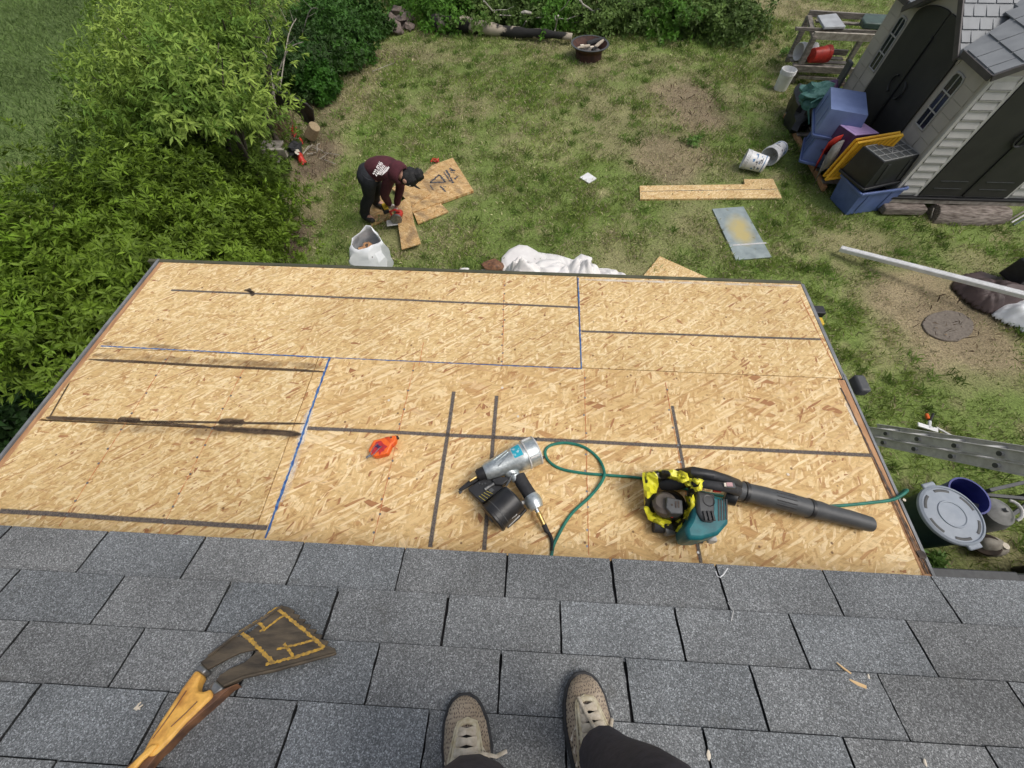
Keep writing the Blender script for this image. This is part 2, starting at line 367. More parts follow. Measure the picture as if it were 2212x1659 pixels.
def shingle_mat(name, mul=1.0):
    m, t, b = newmat(name); b.inputs['Roughness'].default_value = .9; b.inputs['Specular IOR Level'].default_value = .25
    v = coords(t)
    vo = t.nodes.new('ShaderNodeTexVoronoi'); vo.inputs['Scale'].default_value = 460; t.links.new(v, vo.inputs['Vector'])
    sp = t.nodes.new('ShaderNodeSeparateColor'); t.links.new(vo.outputs['Color'], sp.inputs[0])
    g = ramp(t, sp.outputs[0], [(0, .09 * mul), (.35, .14 * mul), (.7, .20 * mul), (.92, .30 * mul), (1, .42 * mul)])
    tint = mixc(t, 1, g, (.965, 1.0, 1.012), 'MULTIPLY')
    a = t.nodes.new('ShaderNodeAttribute'); a.attribute_name = 'col'
    c = mixc(t, 1, tint, a.outputs['Color'], 'MULTIPLY')
    c = mixc(t, 1, c, ramp(t, nz(t, v, 5, 6), [(.3, .82), (.7, 1.2)]), 'MULTIPLY')
    c = mixc(t, 1, c, ramp(t, nz(t, v, 1.6, 4), [(.3, .84), (.7, 1.16)]), 'MULTIPLY')
    c = mixc(t, ramp(t, nz(t, v, 17, 5), [(.60, 0.0), (.75, .30)]), c, (.10, .095, .08))
    t.links.new(c, b.inputs['Base Color'])
    bump(t, b, sp.outputs[1], .5, .002)
    return m
M['shingle'] = shingle_mat('grey_granule_shingle')
M['tar'] = P('shingle_tar', (.012, .011, .012), (.03, .028, .028), 120, .9, bmp=.3)

def setcol(o, cols):                                             # one colour per vertex
    a = o.data.color_attributes.new('col', 'FLOAT_COLOR', 'POINT')
    arr = np.ones((len(cols), 4), np.float32); arr[:, :3] = cols; a.data.foreach_set('color', arr.ravel())
def npmesh(name, V, Fc, k, mat, parent=None, cols=None, smooth=False):
    """V (n,3) world, Fc (m,k) faces"""
    me = bpy.data.meshes.new(name); n = len(V); m = len(Fc)
    V = np.asarray(V, np.float32)
    if parent is not None:
        inv = np.array(wm(parent).inverted(), np.float32); V = V @ inv[:3, :3].T + inv[:3, 3]
    me.vertices.add(n); me.vertices.foreach_set('co', V.ravel())
    me.loops.add(m * k); me.loops.foreach_set('vertex_index', np.asarray(Fc, np.int32).ravel())
    me.polygons.add(m); me.polygons.foreach_set('loop_start', np.arange(0, m * k, k, dtype=np.int32))
    me.polygons.foreach_set('loop_total', np.full(m, k, np.int32))
    if smooth: me.polygons.foreach_set('use_smooth', np.ones(m, bool))
    me.update(calc_edges=True); me.materials.append(mat)
    o = bpy.data.objects.new(name, me); COL.objects.link(o)
    if parent is not None: o.parent = parent
    if cols is not None: setcol(o, cols)
    return o

def fuzzmat(name, c1, c2, core=.35, strength=1.0, nscale=90, blot=0.0):
    m, t, b = newmat(name); b.inputs['Roughness'].default_value = .95; b.inputs['Specular IOR Level'].default_value = .1
    v = coords(t); t.links.new(ramp(t, nz(t, v, nscale, 4), [(.35, c1), (.65, c2)]), b.inputs['Base Color'])
    tc = t.nodes.new('ShaderNodeTexCoord'); sp = t.nodes.new('ShaderNodeSeparateXYZ'); t.links.new(tc.outputs['UV'], sp.inputs[0])
    n1_ = nz(t, v, nscale, 5); n2_ = nz(t, v, 9, 4)
    def mth(op, a, b_):
        n = t.nodes.new('ShaderNodeMath'); n.operation = op; n.use_clamp = op == 'MULTIPLY'
        for i, q in enumerate((a, b_)):
            if hasattr(q, 'links'): t.links.new(q, n.inputs[i])
            else: n.inputs[i].default_value = q
        return n.outputs[0]
    e = mth('ADD', sp.outputs[1], mth('MULTIPLY', mth('SUBTRACT', n1_, .5), .9))      # 1 on the centre line, 0 at the edge
    a = ramp(t, e, [(max(0, .62 - core), 0.0), (min(1, .98 - core), strength)])
    if blot: a = mth('MULTIPLY', a, ramp(t, n2_, [(.5 - blot * .3, 0.15), (.5 + blot * .25, 1.0)]))
    tr = t.nodes.new('ShaderNodeBsdfTransparent'); mx = t.nodes.new('ShaderNodeMixShader'); out = t.nodes['Material Output']
    t.links.new(a, mx.inputs[0]); t.links.new(tr.outputs[0], mx.inputs[1]); t.links.new(b.outputs[0], mx.inputs[2]); t.links.new(mx.outputs[0], out.inputs[0]); return m
M['f_spray'] = fuzzmat('sprayed_grey_paint', (.085, .080, .078), (.20, .165, .14), .42, .92, 150)
M['f_char'] = fuzzmat('scorched_stain', (.045, .034, .028), (.12, .085, .06), .34, .80, 34)
M['f_smoke'] = fuzzmat('brown_water_stain', (.16, .10, .055), (.26, .17, .09), .20, .42, 40, .3)
M['f_dust'] = fuzzmat('white_chalk_dust', (.72, .66, .56), (.84, .80, .72), .20, .75, 110, .4)
def fuzzy(fr, pa, pb, w, mat, par, name, h=.0012, fade=True, n=24):
    a, b = Vector(fr.loc(*pa)), Vector(fr.loc(*pb)); d = b - a; nr = Vector((-d.y, d.x)).normalized(); vs = []; uv = []; fs = []
    for i in range(n + 1):
        t = i / n; e = min(1, min(t, 1 - t) * 9 + .35) if fade else 1; wob = noise.noise(Vector((t * d.length * 2.5, a.x * 9, a.y))) * w * .12
        for s_, v_ in ((-1, 0), (0, 1), (1, 0)):
            p = a + d * t + nr * (s_ * w * .5 * e + wob); vs.append(tuple(fr.W(p.x, p.y, h))); uv.append((t, v_))
    for i in range(n):
        for j in (0, 1): k = i * 3 + j; fs.append((k, k + 1, k + 4, k + 3))
    o = npmesh(name, np.array(vs), fs, 4, M[mat], par); ul = o.data.uv_layers.new(name='UVMap')
    for lp in o.data.loops: ul.data[lp.index].uv = uv[lp.vertex_index]
    return o

# smooth value noise in numpy
def vnoise(x, y, seed=0):
    xi = np.floor(x).astype(np.int64); yi = np.floor(y).astype(np.int64); fx = x - xi; fy = y - yi
    def h(a, b):
        n = (a * 374761393 + b * 668265263 + seed * 974711) & 0xffffffff
        n = ((n ^ (n >> 13)) * 1274126177) & 0xffffffff
        return ((n ^ (n >> 16)) & 0xffff) / 65535.0
    fx = fx * fx * (3 - 2 * fx); fy = fy * fy * (3 - 2 * fy)
    return (h(xi, yi) * (1 - fx) + h(xi + 1, yi) * fx) * (1 - fy) + (h(xi, yi + 1) * (1 - fx) + h(xi + 1, yi + 1) * fx) * fy
def fbm(x, y, sc, seed=0, o=4):
    r = 0; a = .5; s = sc; tot = 0
    for i in range(o): r = r + a * vnoise(x * s + 17 * i, y * s - 9 * i, seed + i); tot += a; a *= .5; s *= 2.1
    return r / tot

# ================================================================== GROUND
def patch(x, y, cx, cy, rx, ry, rot=0, soft=.35, seed=3):
    c, s_ = math.cos(rot), math.sin(rot); dx = (x - cx); dy = (y - cy)
    u = (dx * c + dy * s_) / rx; v = (-dx * s_ + dy * c) / ry
    d = np.sqrt(u * u + v * v) + (fbm(x, y, 1.6, seed) - .5) * 1.1
    return np.clip((1 + soft - d) / (2 * soft), 0, 1)
def gpx(px, py): p = at(px, py, 0); return p.x, p.y
def dryness(x, y):
    d = np.clip((fbm(x, y, .75, 11, 5) - .53) * 4.2, 0, 1) * .55
    d = np.maximum(d, np.clip((fbm(x, y, 3.1, 12, 4) - .60) * 6, 0, 1) * .55)
    for px, py, rx, ry, amt in [(1490, 215, .78, 1.15, .95), (1430, 330, .75, .95, .85), (1560, 360, .4, .4, .4), (1850, 520, .9, .45, .6), (1180, 300, .9, .8, .3),
                                (2050, 690, 1.05, .95, .98), (1350, 250, .5, .5, .5), (1420, 130, .9, .4, .35), (760, 200, .5, 1.6, .65), (690, 350, .45, .9, .8),
                                (600, 520, .6, .6, .9), (840, 110, 1.6, .5, .5), (640, 460, .5, .7, .7), (1700, 20, 1.8, .8, .7), (2100, 560, .4, .3, .5),
                                (860, 520, .8, .4, .45), (2150, 1190, .5, .25, .6), (1290, 130, .6, .5, .35), (1000, 220, .8, .8, .25)]:
        cx, cy = gpx(px, py); d = np.maximum(d, amt * patch(x, y, cx, cy, rx, ry, 0, .35, 5))
    return d
def bare(x, y):                                                  # dirt showing through
    b = np.zeros_like(x)
    for px, py, rx, ry, amt in [(600, 520, .5, .5, .9), (690, 330, .35, .9, .8), (800, 120, 1.2, .4, .5), (1500, 215, .7, 1.0, .45), (1430, 330, .6, .8, .3), (640, 240, .8, 1.2, .6), (2050, 690, .6, .5, .3)]:
        cx, cy = gpx(px, py); b = np.maximum(b, amt * patch(x, y, cx, cy, rx, ry, 0, .4, 8))
    return b
def gcol(x, y):
    d = dryness(x, y)[:, None]; b = bare(x, y)[:, None]
    n = fbm(x, y, 2.2, 31)[:, None]; n2 = fbm(x, y, .5, 37)[:, None]
    g = np.array([[.15, .205, .05]]) * (1 - n) + np.array([[.21, .28, .075]]) * n
    g = g * (.8 + .45 * n2)
    s_ = np.array([[.36, .29, .175]]) * (.75 + .5 * n)
    c = g * (1 - d) + s_ * d
    c = c * (1 - b) + np.array([[.17, .125, .09]]) * (.55 + .9 * fbm(x, y, 7.0, 61)[:, None]) * b
    return c
n = 260
gx = np.linspace(-8, 11, n); gy = np.linspace(-1.5, 17.5, n)
X, Y = np.meshgrid(gx, gy)
# outer ring reaches far away, inner sheet is finely coloured
far = [-240, -120, -60, -40, -25, -16, -11]
gx = np.concatenate([far, gx, [14, 20, 30, 45, 60, 120, 240]]); gy = np.concatenate([[-240, -120, -60, -40, -25, -12, -5], gy, [20, 24, 30, 42, 60, 120, 240]])
X, Y = np.meshgrid(gx, gy); x = X.ravel(); y = Y.ravel(); nx, ny = len(gx), len(gy)
z = (fbm(x, y, 1.1, 51, 4) - .5) * .05
idx = np.arange(nx * ny).reshape(ny, nx)
Fc = np.stack([idx[:-1, :-1], idx[:-1, 1:], idx[1:, 1:], idx[1:, :-1]], -1).reshape(-1, 4)
gc = gcol(x, y)
field = np.clip((-7.5 - x) / 1.5, 0, 1)[:, None]
gc = gc * (1 - field) + field * np.array([[.13, .19, .06]]) * (.8 + .4 * fbm(x, y, .4, 71)[:, None])
far_ = np.clip((np.maximum(np.maximum(x - 11, y - 17), np.maximum(-8 - x, -2 - y))) / 4, 0, 1)[:, None]; gc = gc * (1 - far_) + far_ * np.array([[.12, .175, .055]])
M['ground'] = attrmat('lawn_soil', .95, 0, .45, 45, .6)
ground = npmesh('ground', np.stack([x, y, z - .012], 1), Fc, 4, M['ground'], None, gc * .85, True)
tag(ground, kind='structure')
# grass: single blades, leaning, in tufts
def blades(name, xs, ys, L, Wd, cols, z0=-.01, lean=.6, mat='blade', parent=None):
    k = len(xs); a = rng.uniform(0, 2 * np.pi, k); b = rng.uniform(0, 2 * np.pi, k); ln = rng.uniform(.1, lean, k)
    dx = np.cos(a) * Wd / 2; dy = np.sin(a) * Wd / 2
    h = L * np.cos(ln); ox = np.cos(b) * L * np.sin(ln); oy = np.sin(b) * L * np.sin(ln)
    V = np.empty((k, 4, 3), np.float32)
    V[:, 0] = np.stack([xs - dx, ys - dy, np.full(k, z0)], 1); V[:, 1] = np.stack([xs + dx, ys + dy, np.full(k, z0)], 1)
    V[:, 2] = np.stack([xs + ox * .5 + dx * .8, ys + oy * .5 + dy * .8, z0 + h * .7], 1)
    V[:, 3] = np.stack([xs + ox * 1.2, ys + oy * 1.2, z0 + h], 1)
    base = np.arange(k)[:, None] * 4
    Fc = np.concatenate([base + np.array([[0, 1, 2]]), base + np.array([[0, 2, 3]])])
    return npmesh(name, V.reshape(-1, 3), Fc, 3, M[mat], parent, np.repeat(cols, 4, 0))
M['blade'] = attrmat('grass_blade', .7, .25, .12, 4)
k = 800000
xs = rng.uniform(-8.5, 10, k); ys = .3 + (rng.uniform(0, 1, k) ** .8) * 15.2
ang_ok = np.ones(k, bool)
def inbox(x0, x1, y0, y1): return (xs > x0) & (xs < x1) & (ys > y0) & (ys < y1)
drop = inbox(-2.2, 1.45, -1, 1.6) | inbox(5.7, 10, 6.25, 9.0)
# keep what the photograph can see
q = (np.stack([xs, ys, np.zeros(k) - CAMZ], 1)) @ RM
u = 1106 + F * q[:, 0] / -q[:, 2]; v = 829.5 - F * q[:, 1] / -q[:, 2]
vis = (u > -140) & (u < 2350) & (v > -120) & (v < 1400) & (q[:, 2] < 0)
# under the roofs nothing is seen
cl = np.clip((fbm(xs, ys, 5.0, 91, 3) - .30) * 2.4, .12, 1)
keep = vis & ~drop & (rng.uniform(0, 1, k) < cl * (1 - .75 * bare(xs, ys)))
cx_, cy_ = gpx(2050, 702)
keep &= ~(((xs - cx_) / .36) ** 2 + ((ys - cy_) / .26) ** 2 < 1)
uu = 1106 + F * q[:, 0] / -q[:, 2]; vv = 829.5 - F * q[:, 1] / -q[:, 2]
def inpoly(u, v, P_):
    c = np.zeros(len(u), bool); m = len(P_)
    for i in range(m):
        (ax, ay), (bx, by) = P_[i], P_[(i + 1) % m]
        t = ((ay > v) != (by > v)) & (u < (bx - ax) * (v - ay) / (by - ay + 1e-9) + ax); c ^= t
    return c
for P_ in [[(1382, 404), (1672, 388), (1691, 429), (1383, 431)], [(1539, 452), (1606, 447), (1667, 556), (1590, 562)], [(1252, 383), (1270, 373), (1289, 385), (1272, 396)],
           [(792, 430), (860, 400), (975, 345), (1023, 410), (955, 470), (900, 480), (905, 530), (868, 537), (850, 450), (795, 482)], [(1425, 556), (1534, 603), (1385, 603)]]:
    keep &= ~inpoly(uu, vv, P_)
xs, ys = xs[keep], ys[keep]; k = len(xs)
c = gcol(xs, ys); rnd = rng.uniform(0, 1, (k, 1))
dr = dryness(xs, ys)
straw = (rng.uniform(0, 1, k) < (.20 + .65 * dr))[:, None]
lush = np.clip((fbm(xs, ys, .9, 77, 4) - .45) * 4, 0, 1)[:, None]
green = np.array([[.20, .262, .062]]) * (.65 + .8 * rnd) * (.85 + .45 * lush)
c = np.where(straw, np.array([[.56, .49, .31]]) * (.45 + .8 * rnd), green)
L = (.045 + .045 * rng.uniform(0, 1, k)) * (1 - .45 * dr) * (.7 + .7 * lush[:, 0])
# taller tufts and broad weeds that break up the mown surface
nt_ = 750; tx = rng.uniform(-4.5, 9, nt_); ty = rng.uniform(.6, 14, nt_); ok_ = (dryness(tx, ty) < .75) & ~((tx > -2.4) & (tx < 1.6) & (ty < 1.8)) & ~((tx > 5.4) & (ty > 6) & (ty < 9.3)); tx, ty = tx[ok_], ty[ok_]; m_t = 46
sz = rng.uniform(.03, .10, len(tx)); X_ = np.repeat(tx, m_t) + rng.normal(0, 1, len(tx) * m_t) * np.repeat(sz, m_t); Y_ = np.repeat(ty, m_t) + rng.normal(0, 1, len(tx) * m_t) * np.repeat(sz, m_t)
kt = len(X_); ct = np.repeat(np.array([[.18, .28, .06]]) * rng.uniform(.6, 1.35, (len(tx), 1)), m_t, 0) * rng.uniform(.7, 1.3, (kt, 1))
xs = np.concatenate([xs, X_]); ys = np.concatenate([ys, Y_]); L = np.concatenate([L, rng.uniform(.05, .12, kt)]); c = np.concatenate([c, ct]); k = len(xs)
q = (np.stack([xs, ys, np.zeros(k) - CAMZ], 1)) @ RM; uu = 1106 + F * q[:, 0] / -q[:, 2]; vv = 829.5 - F * q[:, 1] / -q[:, 2]; keep = np.ones(k, bool)
for P_ in [[(1375, 408), (1600, 398), (1605, 388), (1672, 384), (1695, 433), (1380, 436)], [(1532, 447), (1610, 442), (1674, 560), (1586, 568)], [(1246, 383), (1270, 368), (1295, 385), (1272, 401)],
           [(785, 430), (860, 395), (978, 338), (1030, 412), (960, 476), (908, 484), (912, 534), (862, 543), (845, 455), (790, 490)]]: keep &= ~inpoly(uu, vv, P_)
xs, ys, L, c = xs[keep], ys[keep], L[keep], c[keep]; k = len(xs)
gr = blades('grass', xs, ys, L, .006 + .004 * rng.uniform(0, 1, k), c, lean=1.25)
tag(gr, kind='stuff', cat='grass', label='short patchy lawn grass with dry straw patches')
# tiny yellow-white flower specks and straw litter belong to the grass
k = 900
xs = rng.uniform(-3.6, 5, k); ys = rng.uniform(5, 13, k)
fl = blades('lawn_litter', xs, ys, np.full(k, .05), np.full(k, .022), np.repeat(np.array([[.55, .52, .28]]), k, 0) * rng.uniform(.6, 1.2, (k, 1)), z0=.02, lean=1.5)
tag(fl, kind='stuff', cat='litter', label='pale fallen petals and straw bits scattered on the lawn')
k = 60000
xs = rng.uniform(-6.5, 8, k); ys = rng.uniform(1, 15, k); bb_ = bare(xs, ys); keep = rng.uniform(0, 1, k) < bb_ * 1.1; xs, ys = xs[keep], ys[keep]; k = len(xs)
lt = blades('dead_litter', xs, ys, rng.uniform(.03, .12, k), rng.uniform(.004, .010, k), np.where(rng.uniform(0, 1, (k, 1)) < .5, np.array([[.26, .19, .12]]), np.array([[.10, .07, .05]])) * rng.uniform(.6, 1.4, (k, 1)), z0=.0, lean=1.5)
tag(lt, kind='stuff', cat='litter', label='brown dead leaves and twigs on the bare strip beside the bushes')
# the round flat stone in the dry patch
mb = MB()
c0 = at(2048, 702, 0); pts = []
for i in range(26):
    a = 2 * math.pi * i / 26; r = 1 + .12 * noise.noise(Vector((math.cos(a), math.sin(a), 3)))
    r *= 1 + .10 * noise.noise(Vector((math.cos(a) * 2.5, math.sin(a) * 2.5, 8))); pts.append((c0.x + .33 * r * math.cos(a) + .12 * math.sin(a), c0.y + .27 * r * math.sin(a), .006))
mb.prism(pts, (0, 0, -.04)); tag(mb.build('stepping_stone', M['stone'], bevel=.008), 'flat round grey stone in the middle of the straw-dry patch', 'stone')

# ================================================================== HOUSE: main roof, porch roof
house = thing('house', 'house with a grey shingled roof above a flat porch roof of bare strand board', 'house', (0, -1.2, 0))
def osb_uv(o, fr, off=(0, 0), rot=0):
    me = o.data; uvl = me.uv_layers.new(name='UVMap'); mw = wm(o)
    cr, sr = math.cos(rot), math.sin(rot)
    for lp in me.loops:
        p = mw @ me.vertices[lp.vertex_index].co - fr.o
        x, y = p.dot(fr.X), p.dot(fr.Y)
        uvl.data[lp.index].uv = (x * cr - y * sr + off[0], x * sr + y * cr + off[1])
porch = MB()
# deck under the sheets and the wall below
def pbox(mb, x0, x1, y0, y1, h0, h1): return mb.prism([PO.W(x0, y0, h1), PO.W(x1, y0, h1), PO.W(x1, y1, h1), PO.W(x0, y1, h1)], PO.N * (h0 - h1))
YB = -2.0
def pquad(mb, q_, h0, h1): return mb.prism([PO.W(x, y, h1) for x, y in q_], PO.N * (h0 - h1))
lx = lambda y: .078 + .05 * y       # the left edge runs slightly out of square
pbox(porch, 0.06, 3.64, YB, -.012, -.16, -.015)
porch_o = porch.build('porch_roof', M['darkwood'], house)
D1 = .6185
sheets = [('osb', None, 2.438, -D1 + .0015, -.004, 0), ('osb', 2.442, 3.66, -D1 + .0015, -.004, 1),
          ('osb', .0, 1.166, -D1 - 1.218, -D1 - .0015, 2), ('osb_near', 1.170, 3.636, -D1 - 1.218, -D1 - .0015, 3)]
# where the left sheet of the second row really is two ripped pieces with a scorched joint
x1, y1 = PO.loc(660, 938); x0, y0 = PO.loc(105, 903)
ysp = (y0 + y1) / 2
sheets[2] = ('osb', None, 1.166, ysp + .004, -D1 - .0015, 2); sheets.append(('osb', None, 1.166, -D1 - 1.218, ysp - .004, 4))
for mt, xa, xb, ya, yb, i in sheets:
    mb = MB(); pquad(mb, [(lx(ya) if xa is None else xa, ya), (xb, ya), (xb, yb), (lx(yb) if xa is None else xa, yb)], -.012, 0)
    o = mb.build('sheathing_panel', M[mt], porch_o, bevel=.0015); osb_uv(o, PO, (i * 1.37, i * .71), [0, .03, 0, .02, -.02][i])
def ragged(mb, fr, pa, pb, w, h=.0012, seed=1, step=.012, jag=.5, px=True, fade=0):
    a = Vector(fr.loc(*pa)) if px else Vector(pa); b = Vector(fr.loc(*pb)) if px else Vector(pb)
    d = b - a; L = d.length; d /= L; nrm = Vector((-d.y, d.x)); n = max(2, int(L / step)); r = random.Random(seed)
    vs = []
    for i in range(n + 1):
        t = i / n; s_ = math.sin(math.pi * min(1, t * 8) / 2) if fade else 1
        wob = (noise.noise(Vector((t * L * 3, seed, 0)))) * w * .15
        for sg in (-1, 1):
            ww = w / 2 * (1 + jag * (r.random() * 2 - 1)) * s_
            p = a + d * (L * t) + nrm * (sg * ww + wob); vs.append(fr.W(p.x, p.y, h))
    mb.add(vs, [(2 * i, 2 * i + 1, 2 * i + 3, 2 * i + 2) for i in range(n)])
for a, b, w, s_ in [((370, 627), (1248, 664), .013, 1), ((1256, 716), (1773, 733), .013, 2), ((664, 925), (1885, 984), .017, 3), ((0, 1103), (577, 1141), .019, 4),
                    ((980, 846), (930, 1182), .017, 5), ((1073, 855), (1046, 1188), .017, 6), ((1452, 877), (1514, 1216), .014, 7)]:
    fuzzy(PO, a, b, w * 1.45, 'f_spray', porch_o, 'sprayed_line', .0011, False, 60)
for a, b, w, s_ in [((218, 747.5), (712, 773), .006, 11), ((712, 773), (1256, 797), .004, 12), ((1248.5, 600), (1256, 797), .006, 13), ((712, 774), (574, 1163), .010, 14)]:
    bl = MB(); ragged(bl, PO, a, b, w, .0014, s_, jag=.5); bl.build('blue_seam_paint', M['blue_chalk'], porch_o, flat=True)
for a, b, w, s_ in [((1255, 604), (1722, 618), .009, 41), ((672, 880), (608, 1085), .018, 42), ((1826, 870), (1850, 920), .006, 45)]:
    fuzzy(PO, a, b, w * 4, 'f_dust', porch_o, 'chalk_dust', .0009)
c5 = zz(0, 900, .7234)
for a, b in [(c5(940, 665), c5(325, 1618)), (c5(1325, 770), c5(868, 1655)), ((896, 783), (805, 1175)), ((1262, 800), (1272, 1200)), ((1437, 826), (1508, 1208)), ((915, 740), (905, 790)), ((1089, 605), (1086, 790)),
             ((1728, 640), (1816, 818)), ((1640, 612), (1643, 616))]:
    rd = MB(); ragged(rd, PO, a, b, .0028, .0010, int(a[0]), jag=.8); rd.build('red_chalk_line', M['red_chalk'], porch_o, flat=True)
for a, b, w, s_ in [((192, 777), (705, 803), .013, 21), (c5(250, 1030), c5(660, 1048), .016, 22), (c5(640, 1042), c5(760, 1050), .030, 23), (c5(1190, 1052), c5(1330, 1055), .036, 24), (c5(760, 1050), c5(1660, 1062), .010, 25),
                    (c5(1150, 1085), c5(1640, 1118), .030, 26), (c5(270, 1030), c5(380, 840), .007, 27), (c5(660, 1048), c5(1150, 1082), .012, 28), (c5(1350, 328), c5(1380, 366), .018, 29), (c5(1330, 335), c5(1385, 350), .012, 30)]:
    fuzzy(PO, a, b, w * (2.0 if w < .02 else 1.5), 'f_char', porch_o, 'scorch_stain', .0013)
for a, b, w in [((200, 768), (708, 792), .08), (c5(500, 1075), c5(1640, 1125), .11), (c5(560, 625), c5(1000, 650), .05)]:
    fuzzy(PO, a, b, w, 'f_smoke', porch_o, 'water_stain', .0010)
r_n = random.Random(5)
for (px, py) in [(c1q, c2q) for c1q, c2q in [(2040 / 1.823 * 1.0, 1640 / 1.823), (1085, 838), (840, 865)]] + [c9q for c9q in [(1466, 998), (1702, 1025), (1953, 1080)]]:
    mb = MB(PO.M(*PO.loc(px, py), 0)); mb.lathe((0, 0, .0005), (0, 0, 1), [(.006, 0), (.006, .0015)], 10); mb.build('nail_head', M['whitechalk'], porch_o)
for k in range(60):                                              # nails driven along the chalk lines
    ln = [((896, 783), (805, 1175)), ((1262, 800), (1272, 1200)), ((1437, 826), (1508, 1208)), (c5(940, 665), c5(325, 1618)), (c5(1325, 770), c5(868, 1655)), ((1089, 605), (1086, 790))][k % 6]; t = (k // 6 + .5) / 10
    px, py = ln[0][0] + (ln[1][0] - ln[0][0]) * t, ln[0][1] + (ln[1][1] - ln[0][1]) * t; x, y = PO.loc(px, py)
    mb = MB(PO.M(x + r_n.uniform(-.006, .006), y + r_n.uniform(-.01, .01), 0)); mb.lathe((0, 0, .0004), (0, 0, 1), [(.0048, 0), (.0048, .0012)], 8); mb.build('nail_head', M['steel_gray'], porch_o)
# edge boards and metal drip edges
mb = MB(); pquad(mb, [(lx(YB) - .031, YB), (lx(YB) - .003, YB), (lx(0) - .003, 0), (lx(0) - .031, 0)], -.14, -.004); mb.build('fascia_board', M['fascia'], porch_o, bevel=.003)
mb = MB(); pquad(mb, [(lx(YB) - .046, YB), (lx(YB) - .033, YB), (lx(0) - .033, .02), (lx(0) - .046, .02)], -.15, .002); mb.build('drip_edge', M['drip'], porch_o)
mb = MB(); pbox(mb, 3.640, 3.672, YB, -D1 - .004, -.14, -.004); mb.build('fascia_board', M['fascia'], porch_o, bevel=.003)
mb = MB(); pbox(mb, 3.668, 3.684, -D1 - .002, .004, -.15, -.006); mb.build('drip_edge', M['drip'], porch_o)
mb = MB(); pbox(mb, 3.675, 3.686, YB, -D1 + .03, -.15, -.004); mb.build('drip_edge', M['drip'], porch_o)
mb = MB(); pbox(mb, -.02, 3.666, .0, .022, -.14, -.001); mb.build('drip_edge', M['driplive'], porch_o)
mb = MB(); ragged(mb, PO, (1822, 850), (2012, 1240), .003, -.002, 61, jag=.6); ragged(mb, PO, (1816, 838), (2004, 1240), .006, .0012, 62, jag=.6); mb.build('fascia_joint', M['char'], porch_o, flat=True)
kn = PO.at(1995, 1196, -.001); mb = MB(PO.M(*PO.loc(1992, 1198), 0)); mb.lathe((0, 0, -.004), (0, 0, 1), [(.016, 0), (.015, .004)], 16); mb.build('wood_knot', M['char'], porch_o)
mb = MB(PO.M(*PO.loc(1835, 826), 0)); mb.box((0.06, -.0, -.02), (.05, .09, .05)); mb.build('edge_bracket', M['greypl'], porch_o, bevel=.01)
# walls under both roofs
hz = PO.W(0, 0, 0).z
mb = MB(); mb.box(((-2.02 + 1.36) / 2, .5, 1.24), (3.38, 2.1, 2.48)); mb.build('porch_wall', M['siding'], house)
mb = MB(); mb.box((2.2, -4.1, 1.4), (11.4, 8, 2.8)); mb.build('wall', M['siding'], house)
# main roof: deck, tar underlay, one mesh of tabs in courses
rf = MB(); roofmat = [M['tar']]
A, Bx = -4.2, 8.2; YR = -4.2
rf.prism([RO.W(A, 0.0, -.006), RO.W(Bx, 0, -.006), RO.W(Bx, YR, -.006), RO.W(A, YR, -.006)], RO.N * -.02)
shr = rf.build('main_roof', M['tar'], house)
mb = MB(); o2 = RO.W(0, YR, 0)
mb.prism([Vector((RO.o.x + A, o2.y, o2.z)), Vector((RO.o.x + Bx, o2.y, o2.z)), Vector((RO.o.x + Bx, o2.y - 4, o2.z - 1.4)), Vector((RO.o.x + A, o2.y - 4, o2.z - 1.4))], (0, 0, -.03)); mb.build('back_slope', M['tar'], shr)
mb = MB(); mb.prism([RO.W(A, .0, -.028), RO.W(Bx, .0, -.028), RO.W(Bx, -.03, -.028), RO.W(A, -.03, -.028)], (0, 0, -.16)); mb.build('fascia_board', M['siding'], shr)
Vs = []; Fs = []; Cs = []; rr = random.Random(4)
rows = int(-YR / TE)
